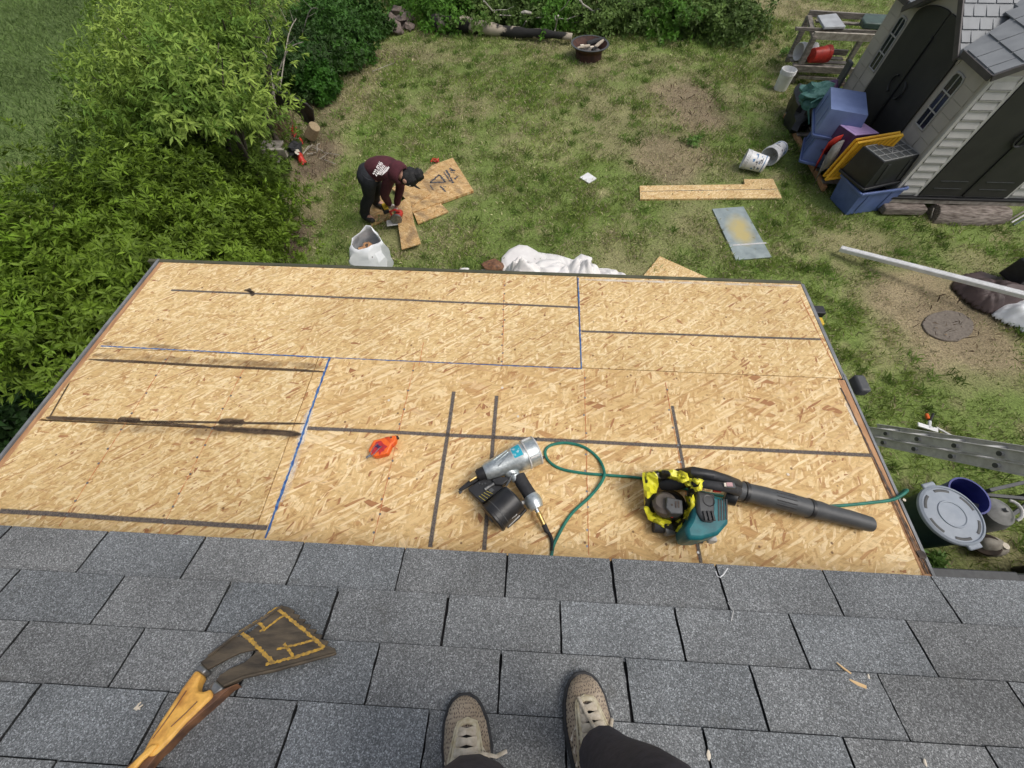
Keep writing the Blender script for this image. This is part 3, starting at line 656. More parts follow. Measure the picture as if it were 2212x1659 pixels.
for r in range(rows):
    off = 0 if r % 2 == 0 else -.5
    for k in range(int(A / TW) - 1, int(Bx / TW) + 1):
        xa = (k + off) * TW; g0 = .0034 * rr.uniform(.6, 1.5)
        ya = -r * TE + rr.uniform(-.001, .001); yb = ya - TE - .006
        jl = [xa + g0 + rr.uniform(-.0012, .0012) for _ in range(7)]; jr = [xa + TW - g0 * .6 + rr.uniform(-.0012, .0012) for _ in range(7)]
        cc = rr.uniform(.90, 1.1); tt = rr.uniform(-.02, .02)
        lift = rr.uniform(0, .0012)
        b = len(Vs)
        for j in range(7):
            t = j / 6; y = ya + (yb - ya) * t; h = .0070 + lift - .0070 * t
            Vs.append(RO.W(jl[j], y, h)); Vs.append(RO.W(jr[j], y, h)); Cs += [(cc + tt, cc, cc - tt)] * 2
        for j in range(6): Fs.append((b + 2 * j, b + 2 * j + 1, b + 2 * j + 3, b + 2 * j + 2))
        e = len(Vs)
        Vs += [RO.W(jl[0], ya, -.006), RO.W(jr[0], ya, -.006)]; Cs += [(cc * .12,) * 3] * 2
        Vs += [RO.W(jl[0], ya, .007 + lift), RO.W(jr[0], ya, .007 + lift)]; Cs += [(cc * .12,) * 3] * 2  # front face darkened to paint in the shadow under the tab
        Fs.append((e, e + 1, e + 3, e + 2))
        e = len(Vs); Vs += [RO.W(jl[0], ya - .0003, .0065), RO.W(jr[0], ya - .0003, .0065), RO.W(jr[0], ya + .0026 + rr.uniform(-.0004, .0006), .0022), RO.W(jl[0], ya + .0026 + rr.uniform(-.0004, .0006), .0022)]; Cs += [(.10,) * 3] * 4; Fs.append((e, e + 1, e + 2, e + 3))   # cut asphalt edge, widened into a painted shadow line below each course
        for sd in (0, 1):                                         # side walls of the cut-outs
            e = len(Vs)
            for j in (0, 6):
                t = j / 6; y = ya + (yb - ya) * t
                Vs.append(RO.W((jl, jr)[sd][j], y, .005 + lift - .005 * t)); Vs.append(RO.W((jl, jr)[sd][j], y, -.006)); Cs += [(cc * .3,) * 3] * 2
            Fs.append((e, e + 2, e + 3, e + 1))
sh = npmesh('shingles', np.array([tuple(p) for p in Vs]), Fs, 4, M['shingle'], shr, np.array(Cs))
# dark tar beads in some cut-outs
# wood splinters, bent wire, specks lying on the shingles
c6 = zz(2700, 2150, .6022)
for i, (a, b, w, lab) in enumerate([(c6(988, 760), c6(1082, 835), .005, 'thin wood splinter on the shingles, the one further from the eave gap above a shorter chip'),
                               (c6(1072, 872), c6(1183, 925), .009, 'short thick wood chip lying on the shingles below the thin splinter')]):
    m_ = MB(); p = RO.at(*a, .008); q_ = RO.at(*b, .008); d = (q_ - p).normalized(); s_ = d.cross(RO.N) * w / 2
    m_.prism([p - s_ * .3, p + s_ * .4, (p + q_) / 2 + s_ * 1.1, q_ + s_ * .6, q_ - s_, (p + q_) / 2 - s_ * .7], RO.N * -.003)
    tag(m_.build('wood_splinter', M['splinter']), lab.replace('further from the eave gap above a shorter chip', 'just above a shorter chip'), 'splinter')
m_ = MB(); pts = [RO.at(*c6(*p), h) for p, h in [((195, 165), .006), ((205, 195), .008), ((225, 205), .010), ((248, 185), .012), ((275, 145), .02)]]
m_.tube(pts, .0016, 6); tag(m_.build('bent_wire', M['white']), 'small hooked white wire at the edge of the shingles', 'wire')
m_ = MB(); pts = [RO.at(*c6(*p), h) for p, h in [((275, 370), .004), ((312, 425), .014), ((298, 490), .010)]]
m_.tube(pts, .0011, 6); tag(m_.build('bent_wire', M['alu_old']), 'thin grey wire scrap poking from a shingle slot', 'wire')
for i, (p, s_, lab) in enumerate([(c6(1195, 852), .006, 'white speck of debris beside the two wood splinters'), (c6(1565, 1415), .007, 'white speck of debris near the lower right of the shingles'), (c6(150, 1365), .009, 'pale chip caught in a shingle slot right of the shoes')]):
    m_ = MB(); m_.ball(RO.at(*p, .008), (s_ * .5, s_, .002), 8, 5, .4); tag(m_.build('debris_chip', M['whitechalk']), lab, 'chip', 'pale chips on the shingles')
c3 = zz(450, 2350, .4295)
m_ = MB()
for a, b in [((180, 1030), (245, 965)), ((195, 1035), (262, 990)), ((205, 1040), (225, 975)), ((190, 1015), (235, 1030))]:
    m_.tube([RO.at(*c3(*a), .008), RO.at(*c3(*b), .010)], .0016, 5)
tag(m_.build('bird_dropping', M['whitechalk']), 'small pale splatter on the shingles left of the shovel handle', 'splatter')
# black shapes low at the right, in the gap under the eave
# ---------------------------------------------------------------- ladder against the main eave
lad = thing('extension_ladder', 'dull aluminium extension ladder leaning up beside the porch towards the roof', 'ladder', (3.3, 2.2, 0))
A0 = Vector((3.346, 1.641, .822)); d = Vector((math.cos(R_(57.638)) * math.cos(R_(-89.33)), math.cos(R_(57.638)) * math.sin(R_(-89.33)), math.sin(R_(57.638))))
nn = Vector((0, d.z, -d.y)) * -1; nn = Vector((0, math.sin(R_(57.6)), math.cos(R_(57.6))))
def rail(mb, x, o_, t0, t1, w=.075, th=.028):
    a = A0 + d * t0 + nn * o_; L = t1 - t0
    m_ = Matrix((Vector((1, 0, 0)), d, nn)).transposed().to_4x4(); m_.translation = Vector((x, a.y, a.z)) + d * L / 2
    mb.box((0, 0, -w / 2 + .003), (th, L, .006), M=m_); mb.box((0, 0, w / 2 - .003), (th, L, .006), M=m_); mb.box((0, 0, 0), (.004, L, w - .0125), M=m_)
x0 = 3.346
for nm, o_, t0, t1, xo in (('base_section', 0, -.97, 3.2, 0), ('fly_section', .085, -.55, 3.6, .02)):
    for sg in (0, 1):
        mb = MB(); rail(mb, x0 + (0.41 - 2 * xo if sg else 0) + xo, o_, t0, t1); mb.build(nm + '_rail', M['alu_old'], lad, bevel=.001)
    k = math.ceil(t0 / .305)
    while k * .305 < t1 - .05:
        mb = MB(); p = A0 + d * (k * .305) + nn * o_
        mb.tube([Vector((x0 + xo - .014, p.y, p.z)), Vector((x0 + .41 - xo + .014, p.y, p.z))], .017, 10); rg = mb.build('rung', M['alu_old'], lad); mb = MB(); mb.lathe(Vector((x0 + xo - .0175, p.y, p.z)), (1, 0, 0), [(.018, 0), (.018, .004)], 14); mb.build('rung_end', M['greypl'], rg)
        k += 1
for sg in (0, .41):
    mb = MB(); p = A0 + d * -.99; mb.box((x0 + sg, p.y, p.z - .0), (.06, .10, .03)); mb.build('foot', M['blackrub'], lad, bevel=.004)
# ---------------------------------------------------------------- things by the house wall on the right
bin_c = Vector((3.77, 1.04, 0)); bt = .70
tb = thing('trash_can', 'round dark green trash can with grey lid beside the porch', 'trash can', bin_c)
mb = MB(); mb.lathe(bin_c, (0, 0, 1), [(.20, 0), (.205, .02), (.236, bt - .06), (.246, bt - .05), (.246, bt - .02)], 36); mb.build('body', M['greenbin'], tb)
mb = MB(); mb.lathe(bin_c + Vector((0, 0, bt - .02)), (0, 0, 1), [(.256, 0), (.261, .015), (.256, .03), (.236, .04), (.230, .030), (.12, .036), (.116, .044), (.105, .044), (.10, .038), (.0005, .042)], 48, True, False)
lid = mb.build('lid', M['bincover'], tb)
for k in range(6):
    a0 = k * 60 + 12; mb = MB(); pts = [bin_c + Vector((.207 * math.cos(R_(a0 + j * 4.5)), .207 * math.sin(R_(a0 + j * 4.5)), bt + .013)) for j in range(9)]
    mb.tube(pts, .012, 6, flat=.25); mb.build('lid_groove', M['greypl'], lid)
for a in (38, 218):
    mb = MB(bin_c and Matrix.Translation(bin_c) @ Matrix.Rotation(R_(a + 68), 4, 'Z')); mb.box((.266, 0, bt - .005), (.05, .125, .022)); mb.build('lid_handle', M['bincover'], lid, bevel=.01)
for px, py, z0, r0, lab, mt in [(2112, 1082, .42, .17, 'navy blue bucket half hidden behind the grey trash can lid', 'navy')]:
    c_ = at(px, py, z0); c_.z = 0
    mb = MB(); mb.lathe(c_ + Vector((-.05, .05, 0)), (0, 0, 1), [(r0 * .85, 0), (r0, z0 - .03), (r0 * 1.06, z0 - .02), (r0 * 1.06, z0), (r0 * .97, z0), (r0 * .80, .03)], 28, True, True)
    tag(mb.build('bucket', M[mt]), lab, 'bucket')
tk = thing('gas_cylinder', 'grey white gas cylinder with collar beside the trash can', 'gas cylinder', at(2168, 1103, .4).xy.to_3d())
b0 = Vector(tk.location)
mb = MB(); mb.lathe(b0, (0, 0, 1), [(.12, 0), (.15, .03), (.155, .08), (.155, .28), (.13, .36), (.06, .40), (.03, .41)], 28); mb.build('body', M['milky'], tk)
mb = MB(); mb.tube([b0 + Vector((.05 + .07 * math.cos(t), .0 + .09 * math.sin(t), .42 + .03 * math.sin(t + 1))) for t in [k * .35 - 1.4 for k in range(9)]], .014, 8); mb.build('collar', M['alu_old'], tk)
mb = MB(); mb.lathe(b0 + Vector((0, 0, .40)), (0, 0, 1), [(.02, 0), (.02, .03), (.015, .04)], 12); mb.build('valve', M['milky'], tk)
jg = thing('water_jug', 'pale rounded jug with dark stripes lying low beside the trash can', 'jug', at(2133, 1180, .1).xy.to_3d())
b0 = Vector(jg.location)
mb = MB(); mb.ball(b0 + Vector((0, 0, .12)), (.13, .10, .12), 18, 12, .15); mb.build('body', M['palewood'], jg)
mb = MB(); mb.lathe(b0 + Vector((-.06, -.0, .15)), (-.6, 0, .8), [(.10, 0), (.105, .02), (.095, .04)], 20); mb.build('band', M['darkwood'], jg)
mb = MB(); mb.lathe(b0 + Vector((.02, -.02, .22)), (0, 0, 1), [(.03, 0), (.03, .03)], 14); mb.build('cap', M['whitechalk'], jg)
sk_ = thing('steel_frame', 'dark steel frame of bars lying beyond the gas cylinder by the ladder', 'frame', at(2180, 1050, .2).xy.to_3d())
b0 = Vector(sk_.location)
for dx, dy, L, rz_, z0 in [(0, 0, .6, .25, .25), (0, -.12, .6, -.05, .2), (.1, -.2, .55, .5, .1)]:
    mb = MB(); mb.box(b0 + Vector((dx, dy, z0)), (L, .035, .035), rz_); mb.build('bar', M['greypl'], sk_, bevel=.004)
for dx in (-.2, .25):
    mb = MB(); mb.box(b0 + Vector((dx, -.05, .1)), (.035, .035, .25)); mb.build('bar', M['greypl'], sk_, bevel=.004)
bb = thing('storage_bin', 'black storage bin tucked below the shingle edge by the wall', 'bin', (3.9, .30, 0))
mb = MB(); mb.box((4.1, .42, .2), (1.3, .42, .4), taper=1.05); mb.build('body', M['blackpl'], bb, bevel=.02)
mb = MB(); mb.box((4.0, .42, .42), (.75, .44, .035)); mb.build('lid', M['greypl'], bb, bevel=.01)
bb2 = MB(); bb2.box((5.1, .5, .25), (.6, .5, .5), taper=1.05); tag(bb2.build('storage_box', M['blackpl'], bevel=.02), 'plain black box further right along the house wall', 'box')
# broad leaves of weeds at the foot of the trash can go with the plants below
# white T-handled tool lying in the grass
tt = thing('scraper_tool', 'white T-shaped scraper on a wire-wrapped pole lying in the grass beyond the ladder', 'scraper', at(1993, 921, 0))
c8 = zz(3300, 1300, .603)
p, q_ = at(*c8(520, 615), .05), at(*c8(650, 655), .05)
mb = MB(); mb.box((0, 0, 0), ((q_ - p).length, .055, .018), M=Matrix.Translation((p + q_) / 2) @ Matrix.Rotation(math.atan2(q_.y - p.y, q_.x - p.x), 4, 'Z')); mb.build('head', M['white'], tt, bevel=.004)
mb = MB(); mb.tube([at(*c8(597, 640), .05), at(*c8(598, 595), .05)], .016, 8); mb.build('socket', M['white'], tt)
mb = MB(); mb.tube([at(*c8(640, 635), .05), at(*c8(740, 690), .05), at(*c8(825, 765), .04)], .013, 8); mb.build('pole', M['alu_old'], tt)
mb = MB(); mb.tube([at(*c8(598, 595), .04), at(*c8(622, 545), .04)], .013, 8); mb.build('grip', M['blackpl'], tt)
mb = MB(); mb.tube([at(*c8(588, 580), .03), at(*c8(577, 548), .03)], .018, 8); mb.build('end_cap', M['orange'], tt)
# yellow and black tool showing past the porch edge
yt = thing('level_tool', 'black and yellow tool case end sticking out past the porch edge', 'tool case', (2.0, 2.75, 0))
q1 = at(1776, 668, 1.2); q2 = at(1774, 690, 1.22)
mb = MB(); mb.box(q1 + Vector((-.22, 0, -.05)), (.50, .10, .10)); mb.build('body', M['blackpl'], yt, bevel=.01)
mb = MB(); mb.box(q2 + Vector((-.22, -.01, -.05)), (.49, .09, .09)); mb.build('cover', M['sawyellow'], yt, bevel=.01)
mb = MB(); mb.box(q1 + Vector((-.30, -.05, -.65)), (.10, .10, 1.1)); mb.build('stand', M['blackpl'], yt, bevel=.01)

# ================================================================== SHED
CX, CY, ZB = 5.68, 6.23, .25
shed = thing('shed', 'taupe resin shed with arched dark double doors and shingle-patterned roof', 'shed', (CX, CY, ZB))
SW, SL, ZE = 2.15, 2.72, 1.89
ZR = 2.42
# walls as solid box with gable; openings are built proud as separate parts
mb = MB()
g = [(CX, CY, ZB), (CX + SW, CY, ZB), (CX + SW, CY, ZE), (CX + SW / 2, CY, ZR - .02), (CX, CY, ZE)]
mb.prism([Vector(p) for p in g], (0, SL, 0))
wall = mb.build('wall', M['shedwall'], shed)
# cross gable over the side door
s0, s1 = .63, 2.09; sm = (s0 + s1) / 2; zg = ZE + (sm - s0) * .66
mb = MB(); mb.prism([Vector((CX - .012, CY + s, z)) for s, z in [(s0 - .0, 1.75), (s0, ZE), (sm, zg - .02), (s1, ZE), (s1, 1.75)]], (1.05, 0, 0)); mb.build('dormer_wall', M['shedwall'], shed)
# roof slopes
def slab(mb, pts, th=.035): mb.prism([Vector(p) for p in pts], (0, 0, -th))
sl_ = (ZR - ZE) / (SW / 2)
x0, x1, xm = CX - .13, CX + SW + .13, CX + SW / 2
y0, y1 = CY - .14, CY + SL + .14
ze = ZE + .06
ROOFM = P('resin_roof', (.25, .262, .27), (.20, .21, .218), 5, .55, bmp=.15)
TRIM = P('dark_roof_trim', (.085, .075, .072), (.06, .052, .05), 8, .6)
zr_ = ze + (xm - x0) * sl_; xk = x0 + .62; zk = ze + (xk - x0) * sl_; g0_, g1_ = CY + s0 - .04, CY + s1 + .04
rs = MB(); slab(rs, [(x0, y0, ze), (x0, g0_, ze), (xk, g0_ + .3, zk), (xk, g1_ - .3, zk), (x0, g1_, ze), (x0, y1, ze), (xm, y1, zr_), (xm, y0, zr_)]); r1 = rs.build('roof', ROOFM, shed)
rs = MB(); slab(rs, [(x1, y0, ze), (x1, y1, ze), (xm, y1, ze + (xm - x0) * sl_), (xm, y0, ze + (xm - x0) * sl_)]); r2 = rs.build('roof', ROOFM, shed)
# dormer roof: two slopes meeting on a ridge that runs inward
gs = .66
ds = MB()
for sg in (-1, 1):
    se = CY + sm + sg * ((sm - s0) + .10); sr = CY + sm; zl = ZE + .055 - .10 * gs; zt = zg + .06
    xe = CX - .15
    xin = lambda z: min(xm, x0 + (z - ze) / sl_ + .0) if z > ze else x0
    slab(ds, [(xe, se, zl), (xe, sr, zt), (xm + .25, sr, zt), (x0 + .05, se, zl)], .03)
dorm = ds.build('dormer_roof', ROOFM, shed)
# raised courses and joints of the moulded shingles
def courses(par, o, a, b, wid, hgt, nrow, tabw, lift=.008, clip=None):
    """o corner on the eave, a unit along the eave, b unit up the slope"""
    o = Vector(o); a = Vector(a).normalized(); b = Vector(b).normalized(); nrm = a.cross(b)
    if nrm.z < 0: nrm = -nrm
    mb = MB(); rr = random.Random(int(o.x * 100 + o.y * 10))
    for r in range(nrow):
        x = -rr.uniform(0, tabw)
        while x < wid:
            w = tabw * rr.uniform(.8, 1.2); xa, xb = max(0, x) + .008, min(wid, x + w) - .008
            ya, yb = hgt * r / nrow + .012, hgt * (r + 1) / nrow - .004
            if xb > xa + .02 and (clip is None or clip((xa + xb) / 2, (ya + yb) / 2)):
                mb.add([o + a * xa + b * ya + nrm * .016, o + a * xb + b * ya + nrm * .016, o + a * xb + b * yb + nrm * .004, o + a * xa + b * yb + nrm * .004,
                        o + a * xa + b * ya + nrm * 0, o + a * xb + b * ya + nrm * 0, o + a * xb + b * yb, o + a * xa + b * yb], [(0, 1, 2, 3), (4, 5, 1, 0), (5, 6, 2, 1), (7, 4, 0, 3), (6, 7, 3, 2)])
            x += w
    return mb.build('roof_tiles', ROOFM, par)
HL = math.hypot(xm - x0, (xm - x0) * sl_)
courses(r1, (x0, y0, ze), (0, 1, 0), (1, 0, sl_), y1 - y0, HL, 5, .26, clip=lambda u, v: abs(u - .14 - sm) > (sm - s0 + .14) - v * .75)
courses(r2, (x1, y0, ze), (0, 1, 0), (-1, 0, sl_), y1 - y0, HL, 5, .26)
for sg in (-1,):
    se = CY + sm + sg * ((sm - s0) + .10); zl = ZE + .055 - .10 * gs
    hh = math.hypot((sm - s0) + .10, ((sm - s0) + .10) * gs)
    wd = xm + .25 - (CX - .15)
    courses(dorm, (CX - .15, se, zl), (1, 0, 0), (0, 1, gs), wd, hh, 6, .2, clip=lambda u, v: u < .22 + v * 1.25)
# trims along the eaves and rakes
def bar(par, name, a, b, w, h, mt, up=(0, 0, 1)):
    a, b = Vector(a), Vector(b); d = (b - a); L = d.length; d.normalize()
    if abs(d.dot(Vector(up))) > .95: up = (0, 1, 0)
    s_ = d.cross(Vector(up)).normalized(); u_ = s_.cross(d)
    m_ = Matrix((d, s_, u_)).transposed().to_4x4(); m_.translation = (a + b) / 2
    mb = MB(); mb.box((0, 0, 0), (L, w, h), M=m_); return mb.build(name, mt, par, bevel=.004)
zl = ZE + .055 - .10 * gs
for a, b in [((x0 - .012, y0, ze - .03), (x0 - .012, CY + s0 - .10, ze - .03)), ((x0 - .012, CY + s1 + .1, ze - .03), (x0 - .012, y1, ze - .03))]: bar(r1, 'eave_trim', a, b, .025, .07, TRIM)
bar(r1, 'rake_trim', (x0, y0 - .013, ze - .03), (xm, y0 - .013, ze + (xm - x0) * sl_ - .03), .025, .07, TRIM)
bar(r2, 'rake_trim', (x1, y0 - .013, ze - .03), (xm, y0 - .013, ze + (xm - x0) * sl_ - .03), .025, .07, TRIM)
for sg in (-1, 1):
    bar(dorm, 'rake_trim', (CX - .162, CY + sm + sg * (sm - s0 + .1), zl - .03), (CX - .162, CY + sm, zg + .03), .025, .07, TRIM)
bar(r1, 'ridge_cap', (xm, y0, ze + (xm - x0) * sl_ + .02), (xm, y1, ze + (xm - x0) * sl_ + .02), .10, .03, ROOFM)
# side doors with an arched head (face towards -X)
def face1(s, z, off=0): return Vector((CX - off, CY + s, z))
def arch(sa, sb, z0, z1, rise, n=14):
    pts = [(sa, z0), (sb, z0)]; c_ = (sa + sb) / 2; h = (sb - sa) / 2
    for i in range(n + 1):
        t = math.pi * i / n; pts.append((c_ + h * math.cos(t), z1 + rise * math.sin(t)))
    return pts
da, db = .67, 2.04; dm = (da + db) / 2
half = lambda lo, hi: [(s, z) for s, z in arch(da, db, .27, 1.86, .22)]
for sg in (0, 1):
    pts = arch(da, db, .27, 1.84, .24, 20)
    if sg == 0: pp = [(s, z) for s, z in pts if s <= dm + 1e-6]
    else: pp = [(s, z) for s, z in pts if s >= dm - 1e-6]
    pp = [p for p in pp if abs(p[0] - dm) > .01]
    if sg == 0: pp = [(dm - .012, 2.075)] + [p for p in pp if p[1] > .3] + [(da, .27), (dm - .012, .27)]
    else: pp = [(dm + .012, .27), (db, .27)] + [p for p in pp if p[1] > .3] + [(dm + .012, 2.075)]
    mb = MB(); mb.prism([face1(s, z, .035) for s, z in pp], (.03, 0, 0)); dr = mb.build('door', M['sheddoor'], shed, bevel=.006)
    mb = MB(); sc_ = dm - .11 if sg == 0 else dm + .11
    mb.tube([face1(sc_ + .09 * math.cos(t), 1.17 + .11 * math.sin(t), .06) for t in [math.pi * (.5 + (1 if sg else -1) * (-.5) + k / 10 * 0) + (k / 10 - .5) * math.pi * .95 for k in range(11)]], .013, 8)
    mb.build('handle', M['blackpl'], dr)
mb = MB(); mb.box((CX - .048, CY + dm, 1.05), (.03, .045, 1.5)); mb.build('door_astragal', M['blackpl'], shed, bevel=.005)
# frames round doors
def outline(par, pts, off, w, name, mt, closed=False):
    mb = MB(); P_ = [face1(s, z, off) for s, z in pts]
    mb.tube(P_ + ([P_[0]] if closed else []), w, 6); return mb.build(name, mt, par)
def window(sa, sb, z0, z1):
    mb = MB(); pts = [(sa, z0), (sb, z0), (sb, z1 - .06), (sb - .03, z1 - .01), ((sa + sb) / 2, z1), (sa + .03, z1 - .01), (sa, z1 - .06)]
    mb.prism([face1(s, z, .006) for s, z in pts], (.004, 0, 0)); w = mb.build('window', M['shedglass'], shed)
    outline(w, pts, .008, .014, 'frame', M['shedtrim'], True)
    mb = MB(); mb.box((CX - .010, CY + (sa + sb) / 2, (z0 + z1) / 2), (.012, .014, z1 - z0 - .02)); mb.build('muntin', M['shedtrim'], w)
    for t in (.33, .67):
        mb = MB(); mb.box((CX - .012, CY + (sa + sb) / 2, z0 + (z1 - z0) * t), (.012, sb - sa - .01, .016)); mb.build('muntin', M['shedtrim'], w)
window(.33, .56, 1.05, 1.72); window(2.14, 2.35, 1.05, 1.74)
# lap siding on both faces
for sa, sb in [(.045, .28), (2.40, 2.67)]:
    for k in range(9):
        z = .32 + k * .17
        mb = MB(); mb.prism([face1(sa, z, .012), face1(sa, z + .16, .003), face1(sb, z + .16, .003), face1(sb, z, .012)], (.004, 0, 0)); 
        mb.build('siding_lap', M['shedwall'], wall)
for z in (.32, .49, .66, .83):
    for sa, sb in [(.30, .60), (2.10, 2.38)]:
        mb = MB(); mb.prism([face1(sa, z, .012), face1(sa, z + .16, .003), face1(sb, z + .16, .003), face1(sb, z, .012)], (.004, 0, 0)); mb.build('siding_lap', M['shedwall'], wall)
def face2(x, z, off=0): return Vector((CX + x, CY - off, z))
FACE = P('front_lit_resin_siding', (.56, .54, .51), (.48, .465, .44), 4, .55, bmp=.08)  # wall resin made lighter, the light on the front put into its colour
mb = MB(); mb.box((CX + SW / 2, CY - .004, (ZB + ZE) / 2), (SW, .008, ZE - ZB)); front = mb.build('front_wall', FACE, shed)
for xa, xb in [(.07, .36), (1.80, 2.09)]:
    for k in range(13):
        z = .31 + k * .12
        mb = MB(); mb.prism([face2(xa, z, .030), face2(xb, z, .030), face2(xb, z + .075, .012), face2(xa, z + .075, .012)], (0, .010, 0)); mb.build('siding_lap', FACE, front)
        mb = MB(); mb.box((CX + (xa + xb) / 2, CY - .020, z - .012), (xb - xa, .022, .012)); mb.build('siding_lap', M['shedtrim'], front)
for x in (.03, .385, 1.765, 2.12):
    mb = MB(); mb.box((CX + x, CY - .014, (ZB + ZE) / 2), (.05, .020, ZE - ZB)); mb.build('corner_post', FACE, front, bevel=.004)
for xa, xb in [(.415, 1.07), (1.09, 1.745)]:
    mb = MB(); mb.box((CX + (xa + xb) / 2, CY - .022, 1.08), (xb - xa, .03, 1.62)); dd = mb.build('door', M['sheddoor'], shed, bevel=.006)
    for z in (.40, .52):
        mb = MB(); mb.box((CX + (xa + xb) / 2, CY - .040, z), ((xb - xa) * .62, .010, .008)); mb.build('panel_groove', M['greypl'], dd)
mb = MB(); mb.box((CX + 1.08, CY - .045, 1.08), (.04, .018, 1.6)); mb.build('door_astragal', M['blackpl'], shed)
mb = MB(); mb.tube([face2(1.08 + .10 * math.cos(t), 1.17 + .11 * math.sin(t), .06) for t in [k * math.pi / 8 for k in range(17)]], .014, 8); mb.build('handle', M['blackpl'], shed)
mb = MB(); mb.box((CX + SW / 2 - .01, CY + SL / 2 - .02, ZB - .02), (SW + .08, SL + .10, .035)); mb.build('base_plate', M['blackpl'], shed, bevel=.004)
mb = MB(); mb.box((CX + SW / 2, CY - .01, ZB - .075), (SW + .04, .09, .07)); mb.build('base_beam', M['palewood'], shed, bevel=.008)
mb = MB(); mb.box((CX + SW / 2, CY + SL - .3, ZB - .085), (SW, .12, .09)); mb.build('base_beam', M['palewood'], shed, bevel=.008)
mb = MB(); p = at(1970, 440, .08); mb.box((5.97, 6.16, .075), (.66, .24, .12), .02); tag(mb.build('timber_block', M['block'], bevel=.02), 'short pale timber block under the front left corner of the shed', 'timber')
mb = MB(); mb.tube([(6.42, 6.06, .02), (6.7, 6.03, .0), (7.2, 6.05, .01), (7.55, 6.08, .03)], [.17, .19, .185, .15], 14); tag(mb.build('beam_end', M['block'], bevel=.012), 'thick rotted rough log beam under the front of the shed', 'log')
mb = MB(); mb.tube([(6.385, 6.08, .14), (6.39, 6.02, .07), (6.40, 5.98, .02)], .008, 6); tag(mb.build('frayed_strap', M['palewood']), 'pale frayed strap hanging between the two timbers under the shed', 'strap')
for i, (y_, dz) in enumerate([(5.92, 0), (5.86, .03), (5.98, .05)]):
    mb = MB(); mb.tube([(7.60, y_, .03), (8.9, y_ + .75, .38 + dz)], .014, 8); tag(mb.build('metal_rod', [M['alu_old'], M['greencan'], M['graywood']][i]), ['grey metal rod', 'dark green rod', 'weathered wooden pole'][i] + ' in the rod bundle leaning at the right front of the shed', 'rod')

# ================================================================== TOTES
def tote(name, label, c, L, W_, Hh, rz, mats, inverted=True, tilt=(0, 0), taper=.86, ribs=True, grid=False, lidm=None):
    """box with rim, side ribs; c = centre of the lowest face"""
    m_ = Matrix.Translation(Vector(c)) @ Matrix.Rotation(R_(rz), 4, 'Z') @ Matrix.Rotation(R_(tilt[0]), 4, 'X') @ Matrix.Rotation(R_(tilt[1]), 4, 'Y')
    t = thing(name, label, 'storage tote', M=m_)
    t0, t1 = (1, taper) if inverted else (taper, 1)
    def ring(z):
        k = t0 + (t1 - t0) * z / Hh; return L / 2 * k, W_ / 2 * k
    mb = MB(m_); vs = []
    for z in (0, Hh):
        a, b = ring(z); vs += [(-a, -b, z), (a, -b, z), (a, b, z), (-a, b, z)]
    fs = [(0, 1, 5, 4), (1, 2, 6, 5), (2, 3, 7, 6), (3, 0, 4, 7)] + ([(4, 5, 6, 7)] if inverted else [(3, 2, 1, 0)])
    mb.add(vs, fs); body = mb.build('body', mats[0], t, solid=.006, bevel=.02)
    zr = .0 if inverted else Hh
    mb = MB(m_); a, b = L / 2 + .012, W_ / 2 + .012
    for (cx, cy, dx, dy) in [(0, -b, 2 * a, .03), (0, b, 2 * a, .03), (-a, 0, .03, 2 * b), (a, 0, .03, 2 * b)]: mb.box((cx, cy, zr + (.02 if inverted else -.02)), (dx, dy, .04))
    mb.build('rim', mats[1], t, bevel=.008)
    if ribs:
        for sy in (-1, 1):
            for xx in (-.25, .25):
                mb = MB(m_); a0, b0 = ring(Hh * .15); a1, b1 = ring(Hh * .88)
                mb.prism([(xx * L - .03, sy * (b0 + .004), Hh * .15), (xx * L + .03, sy * (b0 + .004), Hh * .15), (xx * L + .03, sy * (b1 + .004), Hh * .88), (xx * L - .03, sy * (b1 + .004), Hh * .88)], (0, sy * .008, 0))
                mb.build('rib', mats[0], body, bevel=.004)
    if grid:
        a, b = ring(Hh)
        a *= .93; b *= .9
        for i in range(6):
            mb = MB(m_); mb.box((-a + 2 * a * i / 5, 0, Hh + .006), (.012, 2 * b, .012)); mb.build('rib', mats[2], body, bevel=.002)
        for i in range(4):
            mb = MB(m_); mb.box((0, -b + 2 * b * i / 3, Hh + .0065), (2 * a, .012, .012)); mb.build('rib', mats[2], body, bevel=.002)
        for s_ in (-1, 1):
            mb = MB(m_); mb.box((0, 0, Hh + .007), (a * .85, .010, .010), rz=s_ * .8); mb.build('rib', mats[2], body)
        mb = MB(m_); mb.box((0, 0, Hh + .001), (2 * a, 2 * b, .004)); mb.build('base_panel', mats[3], body)
    if lidm:
        mb = MB(m_); mb.box((0, 0, zr + .02), (L + .05, W_ + .05, .03)); mb.build('lid', lidm, t, bevel=.01)
    return t
GREYG = P('grey_black_base', (.10, .105, .10), (.075, .078, .075), 8, .7)  # base panel paler than the tote sides
GREYL = P('scuffed_rib', (.34, .34, .32), (.24, .24, .23), 30, .7)
tote('storage_tote', 'black tote turned upside down with ribbed base, in front of the yellow lid', (5.32, 6.39, .44), .78, .50, .41, 20, [M['blacktote'], M['blacktote'], GREYL, GREYG], grid=True)
tote('storage_tote', 'blue tote standing upright under the black tote at the shed corner', (5.36, 6.32, .0), .78, .50, .42, 14, [M['bluetote'], M['bluetote']], inverted=False)
tote('storage_tote', 'upside down blue tote, topmost of the two by the shed door', (4.98, 7.50, .60), .84, .60, .40, 72, [M['lavtote'], M['bluetote']], taper=.88)
tote('storage_tote', 'darker blue tote lying below the topmost upside down blue tote', (5.03, 7.40, .18), .90, .62, .40, 66, [M['bluetote'], M['bluetote']], tilt=(0, 4))
